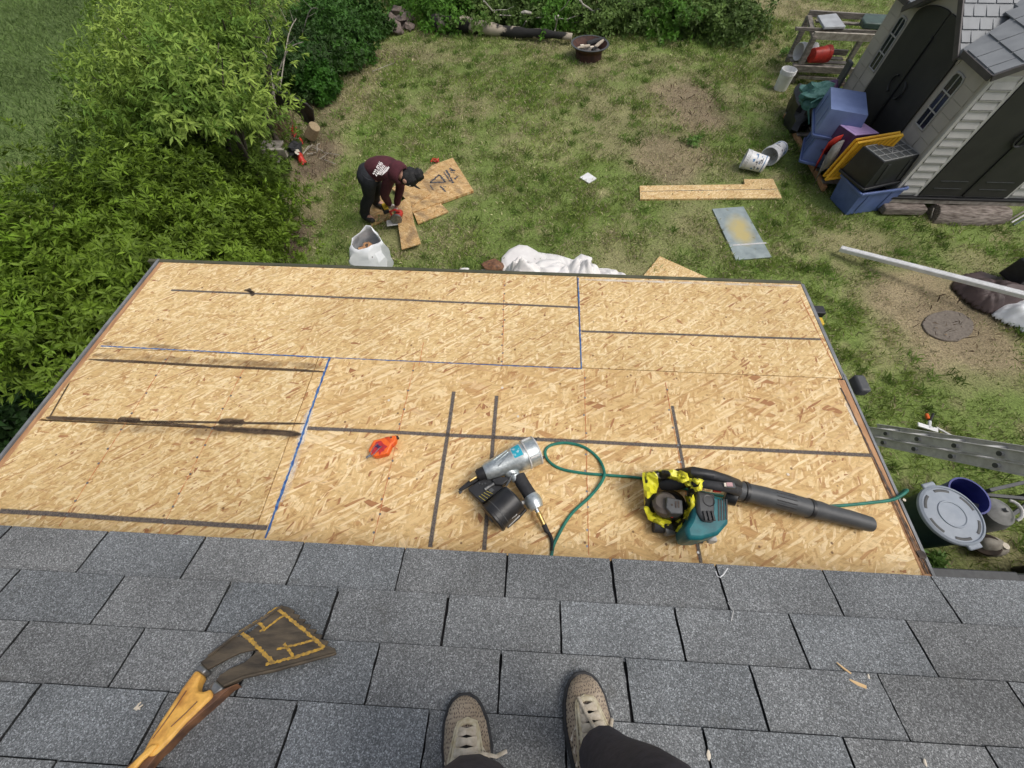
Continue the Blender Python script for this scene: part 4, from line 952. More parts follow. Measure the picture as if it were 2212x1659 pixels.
pt = tote('storage_tote', 'purple tote with pale lilac base between the blue totes and the yellow lid', (5.08, 6.98, .42), .50, .40, .40, 16, [M['darkpurple'], M['darkpurple']], tilt=(-4, 3), taper=.9)
mb = MB(wm(pt)); mb.box((0, 0, .404), (.44, .35, .008)); mb.box((0, 0, .410), (.34, .25, .006)); mb.build('base_panel', P('lilac_plastic', (.60, .42, .70), (.52, .35, .62), 6, .5), pt, bevel=.002)
mb = MB(); a = at(1807, 318, .62); mb.box(a, (.012, .08, .10), rz=.3); mb.build('label', M['whitechalk'], pt)
# yellow lids leaning
def lean(name, label, cat, c1, c2, c3, th, mt, ribm=None, nr=9, group=None):
    c1, c2, c3 = Vector(c1), Vector(c2), Vector(c3); up = c2 - c1; rt = c3 - c2; nn_ = up.cross(rt).normalized()
    if nn_.y > 0: nn_ = -nn_
    t = thing(name, label, cat, c1, group=group)
    mb = MB(); mb.prism([c1, c2, c3, c1 + rt], nn_ * -th); mb.build('panel', mt, t, bevel=.01)
    for a, b in [(c1, c2), (c2, c3), (c3, c1 + rt), (c1 + rt, c1)]:
        mb = MB(); mb.tube([a + nn_ * .004, b + nn_ * .004], .020, 8); mb.build('rim', mt, t)
    for i in range(nr):
        f0 = (i + .5) / nr
        mb = MB(); mb.tube([c1 + rt * max(0, f0 - .25) + nn_ * .006, c1 + up + rt * min(1, f0 + .05) + nn_ * .006], .007, 6); mb.build('rib', ribm or mt, t)
    return t
YD = P('shaded_yellow_rib', (.62, .33, .015), (.50, .26, .012), 10, .5)
lean('tote_lid', 'yellow ribbed lid leaning between the purple and the black totes', 'lid', at(1783, 388, .26), at(1852, 309, .84), at(1950, 291, 1.02), .025, M['yellowpl'], YD)
lean('tote_lid', 'second yellow lid close behind the ribbed yellow one, only its rim showing', 'lid', at(1779, 380, .24), at(1848, 302, .82), at(1944, 286, 1.0), .02, M['yellowpl'], YD, 4)
# red and grey curved plastic between
def arcsheet(name, label, cat, pts, wv, mt, th=.012):
    mb = MB(); n = len(pts)
    vs = [Vector(p) for p in pts] + [Vector(p) + Vector(wv) for p in pts]
    mb.add(vs, [(i, i + 1, i + 1 + n, i + n) for i in range(n - 1)]); return tag(mb.build(name, mt, solid=th), label, cat)
arcsheet('plastic_sled', 'red curved plastic sled edge squeezed below the blue tote', 'sled', [at(1774, 342, .42), at(1780, 325, .55), at(1790, 308, .68), at(1804, 297, .76), at(1822, 291, .80)], (.10, .12, -.30), M['red'])
arcsheet('plastic_tub', 'scuffed grey plastic tub wall bent beside the red sled', 'tub', [at(1779, 350, .44), at(1788, 331, .55), at(1798, 316, .66), at(1812, 306, .74), at(1824, 302, .76)], (.05, -.06, -.38), M['grayfab'])
mb = MB(); mb.ball(at(1795, 338, .36), (.12, .16, .14), 16, 10, .5); tag(mb.build('cloth_bundle', M['grayfab']), 'crumpled grey cloth stuffed below the purple tote', 'cloth')
# dark bag and green camp cloth, behind
mb = MB(); mb.ball(at(1735, 235, .25), (.26, .55, .38), 20, 14, .55, Matrix.Rotation(R_(-12), 4, 'Z')); tag(mb.build('trash_bag', M['blackpl']), 'black trash bag slumped on the lawn side of the blue totes', 'bag')
mb = MB(); mb.ball(at(1762, 205, .75), (.28, .22, .16), 20, 12, .7); tag(mb.build('camp_cloth', M['camp']), 'crumpled green striped cloth on the pile behind the topmost blue tote', 'cloth')
mb = MB(); mb.ball(at(1788, 196, .78), (.14, .13, .14), 16, 10, .6); tag(mb.build('dark_bundle', M['darkpurple']), 'small dark purple bundle next to the green striped cloth', 'bundle')
mb = MB(); mb.tube([at(1748, 268, .45), at(1746, 240, .62), at(1752, 222, .75), at(1770, 212, .82), at(1800, 208, .84)], .014, 8); tag(mb.build('camp_strap', M['camp']), 'dark green cord edging the pile left of the topmost blue tote', 'cord')
mb = MB(); mb.tube([at(1790, 193, .7), at(1806, 192, .75), at(1815, 197, .74), at(1815, 206, .7), at(1800, 210, .7)], .02, 8); tag(mb.build('yellow_handle', M['yellowpl']), 'yellow curved rim peeking out behind the green cloth', 'handle')
pl = thing('pallet', 'weathered wooden pallet under the totes by the shed', 'pallet', (5.1, 7.6, 0))
for i in range(7):
    mb = MB(); mb.box((5.22, 6.75 + i * .36, .105), (.66, .10, .02)); mb.build('deck_board', M['graywood'], pl, bevel=.003)
for i, x in enumerate((4.92, 5.22, 5.52)):
    mb = MB(); mb.box((x, 7.8, .05), (.05, 2.35, .085)); mb.build('stringer', M['graywood' if i else 'fascia'], pl, bevel=.004)
# leaves and leaning black panel beside the shed's far edge
mb = MB(); mb.box((5.60, 9.02, .48), (.06, .22, .95), taper=.8); tag(mb.build('leaning_panel', M['greypl'], bevel=.04), 'dark grey rounded panel standing at the far edge of the shed', 'panel')

# ================================================================== WOODEN RACK
rk = thing('wooden_rack', 'weathered timber rack with open top rails beside the shed', 'rack', (6.1, 10.7, 0))
def beam(par, a, b, w, h, mt='graywood', name='rail'): return bar(par, name, a, b, w, h, M[mt])
x_a, x_b = 5.42, 7.0
beam(rk, (5.15, 10.66, .85), (6.95, 10.55, .85), .05, .05); beam(rk, (5.48, 10.50, .80), (6.95, 10.40, .80), .05, .12, 'palewood'); beam(rk, (5.66, 11.45, .85), (7.2, 11.25, .85), .05, .10)
beam(rk, (5.75, 11.20, .80), (7.1, 11.0, .80), .10, .03)
for x, y in [(5.50, 10.46), (6.9, 10.40), (5.68, 11.42), (6.95, 11.30)]:
    beam(rk, (x, y, .0), (x, y, .80), .09, .09, 'graywood', 'post')
beam(rk, (5.50, 10.46, .78), (5.68, 11.42, .80), .09, .05, 'graywood', 'crossbar'); beam(rk, (6.9, 10.40, .78), (6.95, 11.3, .80), .09, .05, 'graywood', 'crossbar')
beam(rk, (5.30, 10.34, .30), (6.6, 10.25, .30), .05, .11, 'graywood', 'lower_rail'); beam(rk, (5.60, 11.2, .30), (6.7, 11.1, .30), .05, .10, 'graywood', 'lower_rail')
for i in range(4): beam(rk, (5.45, 10.45 + i * .2, .24), (6.6, 10.38 + i * .2, .24), .14, .02, 'graywood', 'shelf_board')
mb = MB(); mb.box(at(1775, 169, .12), (.95, .06, .05), -.1); tag(mb.build('pale_board', M['palewood'], bevel=.004), 'pale narrow board on the ground below the rack', 'board')
mb = MB(); mb.box(at(1790, 185, .06), (.8, .10, .05), .25); tag(mb.build('dark_board', M['darkwood'], bevel=.004), 'dark damp board in the litter between rack and black bag', 'board')
q4 = zz(2900, 0, .5424)
mb = MB(); mb.prism([at(*q4(*p), .93) for p in [(590, 110), (725, 95), (795, 190), (640, 195)]], (0, 0, -.045)); tag(mb.build('grey_box_lid', M['paleboard'], bevel=.01), 'pale grey flat box lid lying on top of the rack', 'lid')
mb = MB(); mb.prism([at(*q4(*p), .98) for p in [(912, 130), (935, 95), (1100, 105), (1085, 175), (935, 165)]], (0, 0, -.10)); tag(mb.build('green_box', M['greencan'], bevel=.02), 'flat green metal box on the rack beside the shed wall', 'box')

# ================================================================== BUCKETS
def bucket(name, label, base, ax, r, h, mt, bands=False, group=None, inner=None, open_end=True):
    ax = Vector(ax).normalized(); t = thing(name, label, 'bucket', base, group=group)
    b0 = Vector(base)
    mb = MB(); mb.lathe(b0, ax, [(r * .85, 0), (r * .87, .01), (r * .97, h * .75), (r * .98, h * .76), (r, h), (r * .97, h), (r * .93, h * .9), (r * .83, .02)], 30, True, True); mb.build('body', mt, t)
    for k, z in enumerate((.78, .84, .90, .96)):
        mb = MB(); mb.lathe(b0 + ax * h * z, ax, [(r * 1.0, 0), (r * 1.045, .004), (r * 1.045, .010), (r * 1.0, .014)], 30, False, False); mb.build('rim_ring', mt, t)
    if bands:
        a = ax.orthogonal().normalized(); b = ax.cross(a); r_ = random.Random(int(b0.x * 10))
        for z, w in ((.10, .03), (.64, .045)):
            mb = MB(); rr_ = r * (.86 + .13 * z) + .0015; mb.lathe(b0 + ax * h * z, ax, [(rr_, 0), (rr_ + .0006, w)], 30, False, False); mb.build('printed_band', M['blueprint'], t)
        for k in range(34):
            ph = r_.uniform(0, 6.28); z = r_.uniform(.2, .58); w = r_.uniform(.15, .5); hh = r_.choice([.01, .012, .02, .035])
            rr_ = r * (.86 + .13 * z) + .002; vs = []
            for j in range(4):
                q_ = ph + w * j / 3; rd_ = a * math.cos(q_) + b * math.sin(q_)
                vs += [b0 + ax * (h * z) + rd_ * rr_, b0 + ax * (h * z + hh) + rd_ * (rr_ + .001)]
            mb = MB(); mb.add(vs, [(2 * j, 2 * j + 2, 2 * j + 3, 2 * j + 1) for j in range(3)]); mb.build('printed_mark', M['blueprint' if k % 3 == 0 else 'blackprint'], t, flat=True)
    return t
bucket('bucket', 'empty white bucket standing upright on the grass beside the rack', (5.16, 10.13, 0), (0, 0, 1), .145, .37, M['white'])
bucket('bucket', 'white bucket lying on its side on the rack shelf, mouth towards the lawn', at(1759, 108, .42), (-1, -.25, -.0), .15, .37, M['white'])
bucket('bucket', 'red bucket lying on its side on the rack shelf beside the white one', (5.72, 10.62, .42), (1, .22, .02), .145, .37, M['red'])
pA = at(1653, 356, .14); pB = at(1612, 345, .15)
bucket('bucket', 'white printed bucket lying in front, its dark lettering towards the house', pA, (pB - pA).normalized() + Vector((0, 0, .03)), .15, .37, M['white'], True)
pA = at(1686, 321, .16); pB = at(1648, 348, .16)
bucket('bucket', 'white printed bucket lying behind the other, its base towards the shed', pA, (pB - pA).normalized(), .15, .37, M['white'], True)

# ================================================================== THINGS ON THE LAWN
def gpoly(name, label, cat, pts, h, mt, uvsc=None, z0=0.0, bevel=.002, tiltf=None, group=None, rot=0, off=(0, 0)):
    mb = MB(); P_ = [at(x, y, h) for x, y in pts]
    mb.prism(P_, (0, 0, -(h - z0))); o = mb.build(name, mt, bevel=bevel)
    osb_uv(o, GR, off, rot); return tag(o, label, cat, group)
gpoly('strand_board_strip', 'long bare strand board strip with a notched end lying on the lawn', 'board', [(1382, 401), (1609, 398), (1607, 387), (1670, 386), (1689, 427), (1383, 430)], .03, M['osb_yard'], off=(3, 1))
mb = MB(); ragged(mb, GR, (1384, 417), (1684, 412), .012, .032, 5); tag(mb.build('pencil_line', M['spray'], flat=True), 'thin dark line along the notched strand board strip', 'line')
def sheetmat():
    m, t, b = newmat('galvanised_sheet'); b.inputs['Roughness'].default_value = .38; b.inputs['Metallic'].default_value = .35
    v = coords(t); c = ramp(t, nz(t, v, 7, 6), [(.35, (.40, .46, .45)), (.65, (.28, .33, .33))])
    n2 = nz(t, coords(t, scale=(1, 1, 1)), 3.2, 6)
    g = t.nodes.new('ShaderNodeTexGradient'); g.gradient_type = 'SPHERICAL'; t.links.new(coords(t, scale=(3.6, 2.0, 1), loc=(0, -.1, 0)), g.inputs[0])
    mm = t.nodes.new('ShaderNodeMath'); mm.operation = 'MULTIPLY'; t.links.new(n2, mm.inputs[0]); t.links.new(g.outputs[0], mm.inputs[1])
    c = mixc(t, ramp(t, mm.outputs[0], [(.08, 0.0), (.35, .9)]), c, (.62, .50, .20)); t.links.new(c, b.inputs['Base Color']); return m
M['sheetmetal'] = sheetmat()
ms = gpoly('metal_sheet', 'dull galvanised metal sheet dusted with yellow sawdust', 'metal sheet', [(1539, 451), (1606, 446), (1667, 555), (1590, 561)], .02, M['sheetmetal'])
mb = MB(); ragged(mb, GR, (1582, 532), (1654, 527), .03, .022, 6, jag=.2); tag(mb.build('crease', M['alu_old'], ms, flat=True))
gpoly('white_tile', 'small square white tile lying on the grass', 'tile', [(1252, 383), (1270, 372), (1289, 385), (1272, 395)], .02, M['white'])
gpoly('board_offcut', 'strand board sheet corner sticking out from below the porch eave', 'board', [(1425, 553), (1534, 602), (1700, 690), (1560, 720), (1385, 601)], .04, M['osb_yard'], off=(5, 2))
# boards under the worker
c5w = zz(1300, 550, .3436)
def W5(pts): return [c5w(*p) for p in pts]
gpoly('board_offcut', 'weathered sheathing sheet with black triangle stamp, the largest below the worker', 'board', W5([(930, 790), (1020, 440), (1170, 290), (1405, 205), (1643, 580), (945, 830)]), .045, M['ply'], off=(2, 2), rot=.45)
gpoly('board_offcut', 'dark stained board piece lying flat on the triangle-stamped sheet', 'board', W5([(700, 560), (960, 370), (1150, 620), (930, 755), (830, 640)]), .065, M['ply'], z0=.047, off=(4.4, 2), rot=.4)
gpoly('board_offcut', 'brown board near the worker boots, partly under the saw', 'board', W5([(385, 690), (520, 560), (660, 690), (740, 870), (470, 985)]), .03, M['ply'], off=(7, 3), rot=.3)
gpoly('board_offcut', 'narrow board strip under the saw pointing to the porch', 'board', W5([(745, 760), (905, 640), (965, 960), (1040, 1185), (820, 1255)]), .085, M['ply'], z0=.067, off=(9, 1), rot=1.4)
gpoly('board_offcut', 'small board corner showing below the triangle-stamped sheet', 'board', W5([(950, 830), (1260, 720), (1355, 820), (1005, 960)]), .025, M['ply'], off=(1, 6), rot=.35)
st = MB()
tri = [c5w(*p) for p in [(1150, 520), (1255, 430), (1325, 515)]]; tri2 = [c5w(*p) for p in [(1195, 503), (1255, 452), (1290, 500)]]
stp = thing('board_stamp', 'black triangle mark and lettering stamped on the largest sheathing sheet', 'stamp', at(*tri[0], .046))
for i in range(3):
    mb = MB(); ragged(mb, GR, tri[i], tri[(i + 1) % 3], .035, 0, 7); 
    for v_ in mb.v: v_.z = .0475
    mb.build('stamp_stroke', M['blackprint'], stp, flat=True)
for a, b, w in [((1305, 400), (1380, 510), .022), ((1330, 375), (1415, 525), .03), ((1378, 350), (1405, 385), .04), ((1400, 385), (1440, 380), .035), ((1385, 400), (1430, 410), .025), ((1430, 480), (1470, 450), .03), ((1265, 560), (1330, 625), .028), ((1300, 560), (1335, 570), .02), ((1150, 545), (1185, 600), .02)]:
    mb = MB(); ragged(mb, GR, c5w(*a), c5w(*b), w, 0, int(a[0]), jag=.9)
    for v_ in mb.v: v_.z = .048
    mb.build('stamp_stroke', M['blackprint'], stp, flat=True)
mb = MB()
for k in range(5):
    a = c5w(1155 + k * 22, 255 - k * 6); mb.tube([at(*a, .03), at(*c5w(1180 + k * 15, 215 + (k % 2) * 30), .06), at(*c5w(1250 - k * 10, 250 + k * 3), .03)], .012, 6)
tag(mb.build('red_cord', M['red']), 'tangled red cord at the far edge of the stamped sheet', 'cord')
# white gutter length
mb = MB(); p, q_ = at(1815, 537, .10), at(2400, 685, .52); d_ = (q_ - p).normalized(); s_ = d_.cross(Vector((0, 0, 1))).normalized(); u_ = s_.cross(d_)
m_ = Matrix((d_, s_, u_)).transposed().to_4x4(); m_.translation = (p + q_) / 2
gt = thing('downspout', 'long white ribbed downspout lying across the lawn and a brown tarp', 'downspout', (p + q_) / 2)
mb = MB(); mb.box((0, 0, 0), ((q_ - p).length, .085, .06), M=m_); mb.build('body', M['white'], gt, bevel=.008)
for o_ in (-.028, 0, .028):
    mb = MB(); mb.box((0, o_, .031), ((q_ - p).length - .01, .008, .006), M=m_); mb.build('rib', M['white'], gt)
# brown tarp
def heap(name, label, cat, outline_px, hmax, mt, seed=1, n=46, freq=5, sharp=.5, z0=.01, falloff=.18):
    """crumpled cloth: a sheet over a sighted outline, folded by ridged noise, with thickness"""
    Pp = [at(x, y, hmax * .35) for x, y in outline_px]; xs_ = [p.x for p in Pp]; ys_ = [p.y for p in Pp]
    def inside(x, y):
        c_ = False; m_ = len(Pp)
        for i in range(m_):
            a, b = Pp[i], Pp[(i + 1) % m_]
            if (a.y > y) != (b.y > y) and x < (b.x - a.x) * (y - a.y) / (b.y - a.y) + a.x: c_ = not c_
        return c_
    def dist(x, y):
        dm = 9
        for i in range(len(Pp)):
            a, b = Pp[i].xy, Pp[(i + 1) % len(Pp)].xy; p = Vector((x, y)); ab = b - a; t = max(0, min(1, (p - a).dot(ab) / max(ab.length_squared, 1e-9))); dm = min(dm, (p - a - ab * t).length)
        return dm
    L = max(max(xs_) - min(xs_), max(ys_) - min(ys_)); st_ = L / n; mb = MB(); ids = {}
    nx_ = int((max(xs_) - min(xs_)) / st_) + 2; ny_ = int((max(ys_) - min(ys_)) / st_) + 2; vs = []
    for j in range(ny_):
        for i in range(nx_):
            x = min(xs_) - st_ / 2 + i * st_; y = min(ys_) - st_ / 2 + j * st_
            if inside(x, y):
                d = dist(x, y); e = min(1, d / falloff); e = math.sin(e * math.pi / 2)
                v = Vector((x * freq, y * freq * .8, seed)); wv = noise.noise_vector(v * .5) * 1.3
                v = Vector((v.x * .45 + v.y * .5, v.y * 1.3 - v.x * .9, v.z)); r1 = 1 - abs(noise.noise(v + wv * .8)) * 3.2; r2 = 1 - abs(noise.noise((v + wv) * 2.3)) * 3
                z = z0 + hmax * e * (.38 + .5 * (1 - sharp) + sharp * (.42 * r1 + .2 * r2))
                ids[i, j] = len(vs); vs.append((x + wv.x * .012, y + wv.y * .012, z))
    fs = [(ids[i, j], ids[i + 1, j], ids[i + 1, j + 1], ids[i, j + 1]) for (i, j) in ids if (i + 1, j) in ids and (i + 1, j + 1) in ids and (i, j + 1) in ids]
    mb.add(vs, fs); o = mb.build(name, mt, solid=.006, sub=1, ang=80); return tag(o, label, cat)
def folded(name, label, cat, outline_px, hmax, mt, pinches, lobes, seed=1, step=.014, falloff=.10, epow=.7):
    """a dropped cloth: soft lobes, with creases running out of the places where it is pinched together"""
    Pp = [at(x, y, hmax * .3).xy for x, y in outline_px]; L_ = [(at(x, y, h).xy, r, h) for x, y, r, h in lobes]; Q_ = [(at(x, y, .25).xy, k) for x, y, k in pinches]
    xs_ = [p.x for p in Pp]; ys_ = [p.y for p in Pp]; mb = MB(); ids = {}; vs = []
    nx_ = int((max(xs_) - min(xs_)) / step) + 2; ny_ = int((max(ys_) - min(ys_)) / step) + 2
    for j in range(ny_):
        for i in range(nx_):
            x = min(xs_) + i * step; y = min(ys_) + j * step; p = Vector((x, y)); ins = False; dmin = 9
            for k in range(len(Pp)):
                a, b = Pp[k], Pp[(k + 1) % len(Pp)]
                if (a.y > y) != (b.y > y) and x < (b.x - a.x) * (y - a.y) / (b.y - a.y) + a.x: ins = not ins
                ab = b - a; t = max(0, min(1, (p - a).dot(ab) / max(ab.length_squared, 1e-9))); dmin = min(dmin, (p - a - ab * t).length)
            if not ins: continue
            e = math.sin(min(1, dmin / falloff) * math.pi / 2) ** epow
            h = .06
            for c, r, hh in L_:
                d = (p - c).length / r
                h = max(h, hh * max(0, 1 - d * d) ** .7) if d < 1 else h
            wv = noise.noise_vector(Vector((x * 2.2, y * 2.2, seed))) * .9; f = 0; wsum = 0
            for c, kf in Q_:
                dv = p - c; th = math.atan2(dv.y, dv.x); w = 1 / (.02 + dv.length ** 2)
                s_ = abs(math.sin(th * kf + wv.x * 1.6 + 1.3 * kf)); s2 = abs(math.sin(th * kf * 2.3 + wv.y * 3)); near = min(1, dv.length / .12)
                f += w * (.72 * s_ ** .55 + .28 * s2 ** .6) * (.55 + .45 * near); wsum += w
            f = f / wsum
            tri = 1 - abs(noise.noise(Vector((x * 3.1 + wv.x, y * 4.4 + wv.y, seed + 4)))) * 2.2
            z = .008 + e * h * (.42 + .50 * f + .14 * tri)
            ids[i, j] = len(vs); vs.append((x, y, z))
    mb.add(vs, [(ids[i, j], ids[i + 1, j], ids[i + 1, j + 1], ids[i, j + 1]) for (i, j) in ids if (i + 1, j) in ids and (i + 1, j + 1) in ids and (i, j + 1) in ids])
    return tag(mb.build(name, mt, solid=.005, ang=180), label, cat)
folded('drop_cloth', 'crumpled white canvas drop cloth on the grass behind the porch eave', 'drop cloth', [(1079, 566), (1082, 545), (1098, 528), (1120, 517), (1140, 519), (1165, 533), (1205, 538), (1240, 549), (1256, 536), (1284, 545), (1280, 556), (1290, 570), (1340, 582), (1375, 600), (1400, 640), (1300, 680), (1150, 680), (1100, 640), (1094, 604)], .40, M['whitecloth'],
       [(1232, 552, 3.5), (1262, 560, 4.2), (1105, 600, 3.0), (1330, 610, 3.6)], [(1125, 568, .44, .56), (1190, 570, .40, .44), (1264, 562, .30, .48), (1320, 600, .42, .24), (1200, 640, .9, .24)], 3)
folded('brown_tarp', 'dark brown crumpled tarp under the white downspout', 'tarp', [(2062, 612), (2072, 592), (2095, 582), (2130, 576), (2170, 588), (2200, 592), (2260, 600), (2260, 660), (2180, 664), (2150, 672), (2120, 662), (2095, 645)], .30, M['brownfab'], [(2150, 625, 3.0), (2095, 610, 3.5)], [(2120, 620, .45, .28), (2200, 630, .5, .30)], 6, .02, .22, 1.2)
folded('grey_tarp', 'silver grey crumpled tarp beside the brown one at the right edge', 'tarp', [(2150, 672), (2165, 650), (2185, 636), (2230, 628), (2330, 640), (2330, 760), (2240, 722), (2200, 700), (2175, 690)], .30, M['whitesack'], [(2190, 660, 3.0), (2260, 660, 3.5)], [(2200, 665, .5, .30), (2280, 680, .5, .26)], 9, .02, .22, 1.2)
mb = MB(); mb.box(at(2215, 585, .25), (.28, .30, .3), .3, taper=.9); tag(mb.build('dark_crate', M['blackpl'], bevel=.02), 'dark crate edge beyond the brown tarp at the right edge', 'crate')
mb = MB(); mb.ball(at(1068, 575, .06), (.16, .12, .08), 8, 5, .5); tag(mb.build('wood_chunk', M['wood_dark'], ang=25, bevel=.01), 'brown split wood chunk beside the white drop cloth', 'wood')
heap('cloth_scrap', 'small white scrap left of the drop cloth, the further left one', 'cloth scrap', [(985, 583), (1000, 578), (1015, 579), (1014, 600), (990, 600)], .06, M['whitecloth'], 2, 14, 6, .4, falloff=.05)
heap('cloth_scrap', 'thin white scrap just in front of the brown wood chunk', 'cloth scrap', [(1030, 586), (1045, 582), (1085, 584), (1100, 600), (1035, 602)], .05, M['whitecloth'], 4, 18, 6, .4, falloff=.05)
# white sack of debris
sk2 = thing('debris_sack', 'white woven sack standing open with debris inside, behind the porch eave', 'sack', (-2.33, 4.62, 0))
cw = zz(1300, 550, .3436)
rimpx = [(245, 1190), (405, 990), (455, 985), (545, 1160), (620, 1165), (470, 1215), (430, 1255), (340, 1250), (250, 1250)]
rim = [at(*cw(245, 1200), .62), at(*cw(262, 1130), .66), at(*cw(330, 1060), .70), at(*cw(405, 990), .76), at(*cw(462, 985), .76), at(*cw(505, 1050), .72), at(*cw(545, 1110), .68), at(*cw(600, 1160), .64), at(*cw(545, 1185), .61), at(*cw(470, 1205), .62), at(*cw(430, 1245), .59), at(*cw(340, 1255), .58), at(*cw(270, 1250), .59)]
n = len(rim); cen = sum(rim, Vector()) / n
bc = at(*cw(500, 1560), .0)
vs = []; lv = 12; rs_ = random.Random(12)
cr_ = [rs_.uniform(-.035, .035) for _ in range(n)]
for j in range(lv):
    t = j / (lv - 1)
    for i, p in enumerate(rim):
        ctr = cen.lerp(bc, t); o_ = (p - cen); o_.z = 0; ln_ = o_.length; dr2 = o_.normalized()
        rad = ln_ * (1 - t) + .235 * t + .06 * math.sin(t * math.pi) + (cr_[i] * (1.1 if i % 2 else -1.1)) * min(1, t * 3) + .018 * math.sin(t * 17 + i * 2.4)
        if t > .93: rad *= .8
        q_ = Vector((ctr.x, ctr.y, 0)) + dr2 * rad; q_.z = p.z * (1 - t); vs.append(q_)
mb = MB(); mb.add(vs, [(j * n + i, j * n + (i + 1) % n, (j + 1) * n + (i + 1) % n, (j + 1) * n + i) for j in range(lv - 1) for i in range(n)] + [[(lv - 1) * n + i for i in range(n)]])
mb.build('sack_body', M['whitesack'], sk2, solid=.006, ang=18)
mb = MB(); mb.ball(cen.lerp(bc, .30), (.13, .12, .06), 18, 10, .6); mb.build('debris', M['darkwood'], sk2)
for k in range(10):
    mb = MB(); a = cen.lerp(bc, .24) + Vector((rng.uniform(-.08, .08), rng.uniform(-.07, .07), .02)); mb.box((0, 0, 0), (.10, .03, .012), M=Matrix.Translation(a) @ Matrix.Rotation(rng.uniform(0, 3), 4, 'Z') @ Matrix.Rotation(rng.uniform(-.5, .5), 4, 'X')); mb.build('debris_piece', M['fascia'], sk2)
# fire pit
fp = thing('fire_pit', 'rusted round steel fire pit bowl on the far lawn', 'fire pit', (1.16, 11.45, 0)); b0 = Vector(fp.location)
mb = MB(); mb.lathe(b0, (0, 0, 1), [(.30, 0), (.30, .13), (.33, .17), (.40, .24), (.42, .25), (.42, .265), (.39, .265), (.31, .18), (.28, .12), (.28, .08)], 40, True, True); mb.build('bowl', M['rust'], fp)
mb = MB(); mb.lathe(b0 + Vector((0, 0, .255)), (0, 0, 1), [(.385, 0), (.43, .0), (.435, .012), (.385, .012)], 40, False, False); mb.build('rim', M['greypl'], fp)
mb = MB(); mb.lathe(b0 + Vector((0, 0, .11)), (0, 0, 1), [(.001, .05), (.15, .03), (.29, 0)], 20, False, False); mb.build('ash_bed', M['ash'], fp)
for i, (a, b, r_, lab, mt) in enumerate([((-.05, .12, .21), (.34, .20, .27), .05, 'thick charred log across the fire pit', 'blackrub'), ((.05, -.18, .20), (.30, .12, .28), .035, 'thinner pale-tipped charred stick in the fire pit', 'logchar'), ((-.28, -.1, .19), (.0, .02, .21), .035, 'charred log at the left in the fire pit', 'logchar')]):
    mb = MB(); mb.tube([b0 + Vector(a), b0 + (Vector(a) + Vector(b)) / 2 + Vector((0, 0, .01)), b0 + Vector(b)], [r_, r_ * 1.1, r_ * .8], 9); tag(mb.build('charred_log', M[mt]), lab, 'log')
for i, (x, y, lab) in enumerate([(.04, -.12, 'white paper scrap in the middle of the fire pit'), (-.18, -.05, 'crumpled white scrap at the left in the fire pit')]):
    mb = MB(); mb.box(b0 + Vector((x, y, .22)), (.09, .05, .07), .3); tag(mb.build('paper_scrap', M['whitechalk'], bevel=.01), lab, 'scrap')
# charred fallen trunk and dead branches
A_, B_ = at(934, 50, .15), at(1235, 80, .12)
pts = [A_.lerp(B_, t) + Vector((0, .06 * math.sin(t * 5), .03 * math.sin(t * 9))) for t in [i / 16 for i in range(17)]]
mb = MB(); mb.tube(pts, [.17 - .0065 * i + .015 * math.sin(i * 2.1) for i in range(17)], 16); tag(mb.build('fallen_log', M['logchar']), 'long fallen trunk with charred black patches at the far edge of the lawn', 'log')
cb = zz(1600, 0, .4069)
def branch(label, *chains, mt='deadwood'):
    t = None; mb = MB()
    for ch_ in chains:
        pts = [at(*cb(x, y), z) for x, y, z, r_ in ch_]; mb.tube(pts, [r_ for *_, r_ in ch_], 6)
    return tag(mb.build('dead_branch', M[mt]), label, 'branch')
branch('white forked dead branch standing out of the undergrowth above the fire pit', [(1680, 0, .7, .022), (1705, 40, .6, .020), (1760, 75, .5, .018), (1810, 110, .42, .016), (1900, 150, .3, .013), (2000, 190, .1, .008)], [(1705, 40, .6, .012), (1700, 120, .4, .010), (1705, 200, .1, .008)], [(1815, 110, .42, .010), (1820, 170, .2, .007), (1815, 215, .05, .005)], [(1810, 105, .42, .009), (1860, 85, .5, .006), (1890, 95, .5, .004)])
branch('bleached branch curving over the left part of the fallen trunk', [(750, 10, .8, .018), (790, 55, .6, .017), (835, 105, .45, .015), (880, 145, .35, .013), (960, 148, .35, .01), (1050, 152, .33, .007)], [(840, 103, .45, .009), (900, 95, .5, .007), (970, 95, .5, .006), (1040, 60, .6, .004)])
branch('short white stick propped against the trunk near the fire pit', [(1470, 150, .42, .022), (1455, 210, .28, .02), (1440, 280, .12, .017), (1430, 345, .02, .015)], [(1455, 205, .28, .014), (1440, 180, .4, .012), (1440, 150, .45, .008)])
branch('small reddish stick leaning on the middle of the trunk', [(1160, 205, .3, .014), (1130, 250, .15, .012), (1108, 310, .02, .010)])
branch('pale bark piece bridging over the middle of the trunk', [(1115, 125, .42, .03), (1150, 115, .45, .035), (1210, 130, .42, .03)])
branch('thin tangle of grey twigs right of the trunk', [(1250, 170, .3, .01), (1400, 172, .32, .012), (1560, 185, .28, .010), (1640, 155, .3, .01), (1760, 145, .25, .006)], [(1480, 110, .5, .008), (1540, 60, .7, .008), (1575, 0, .9, .007)], [(1550, 190, .25, .008), (1600, 250, .1, .006), (1700, 270, .03, .005)], [(1600, 220, .2, .008), (1760, 205, .18, .006), (1700, 240, .1, .004)], [(1720, 235, .15, .007), (1765, 270, .04, .005)], [(1400, 150, .35, .007), (1280, 130, .4, .006)])
branch('long pale branch at the top right of the undergrowth', [(2140, 0, .6, .018), (2210, 45, .45, .016), (2330, 95, .3, .012), (2420, 140, .1, .008)], [(2700, 70, .5, .012), (2850, 120, .3, .010), (2960, 190, .1, .006)], mt='deadwood')
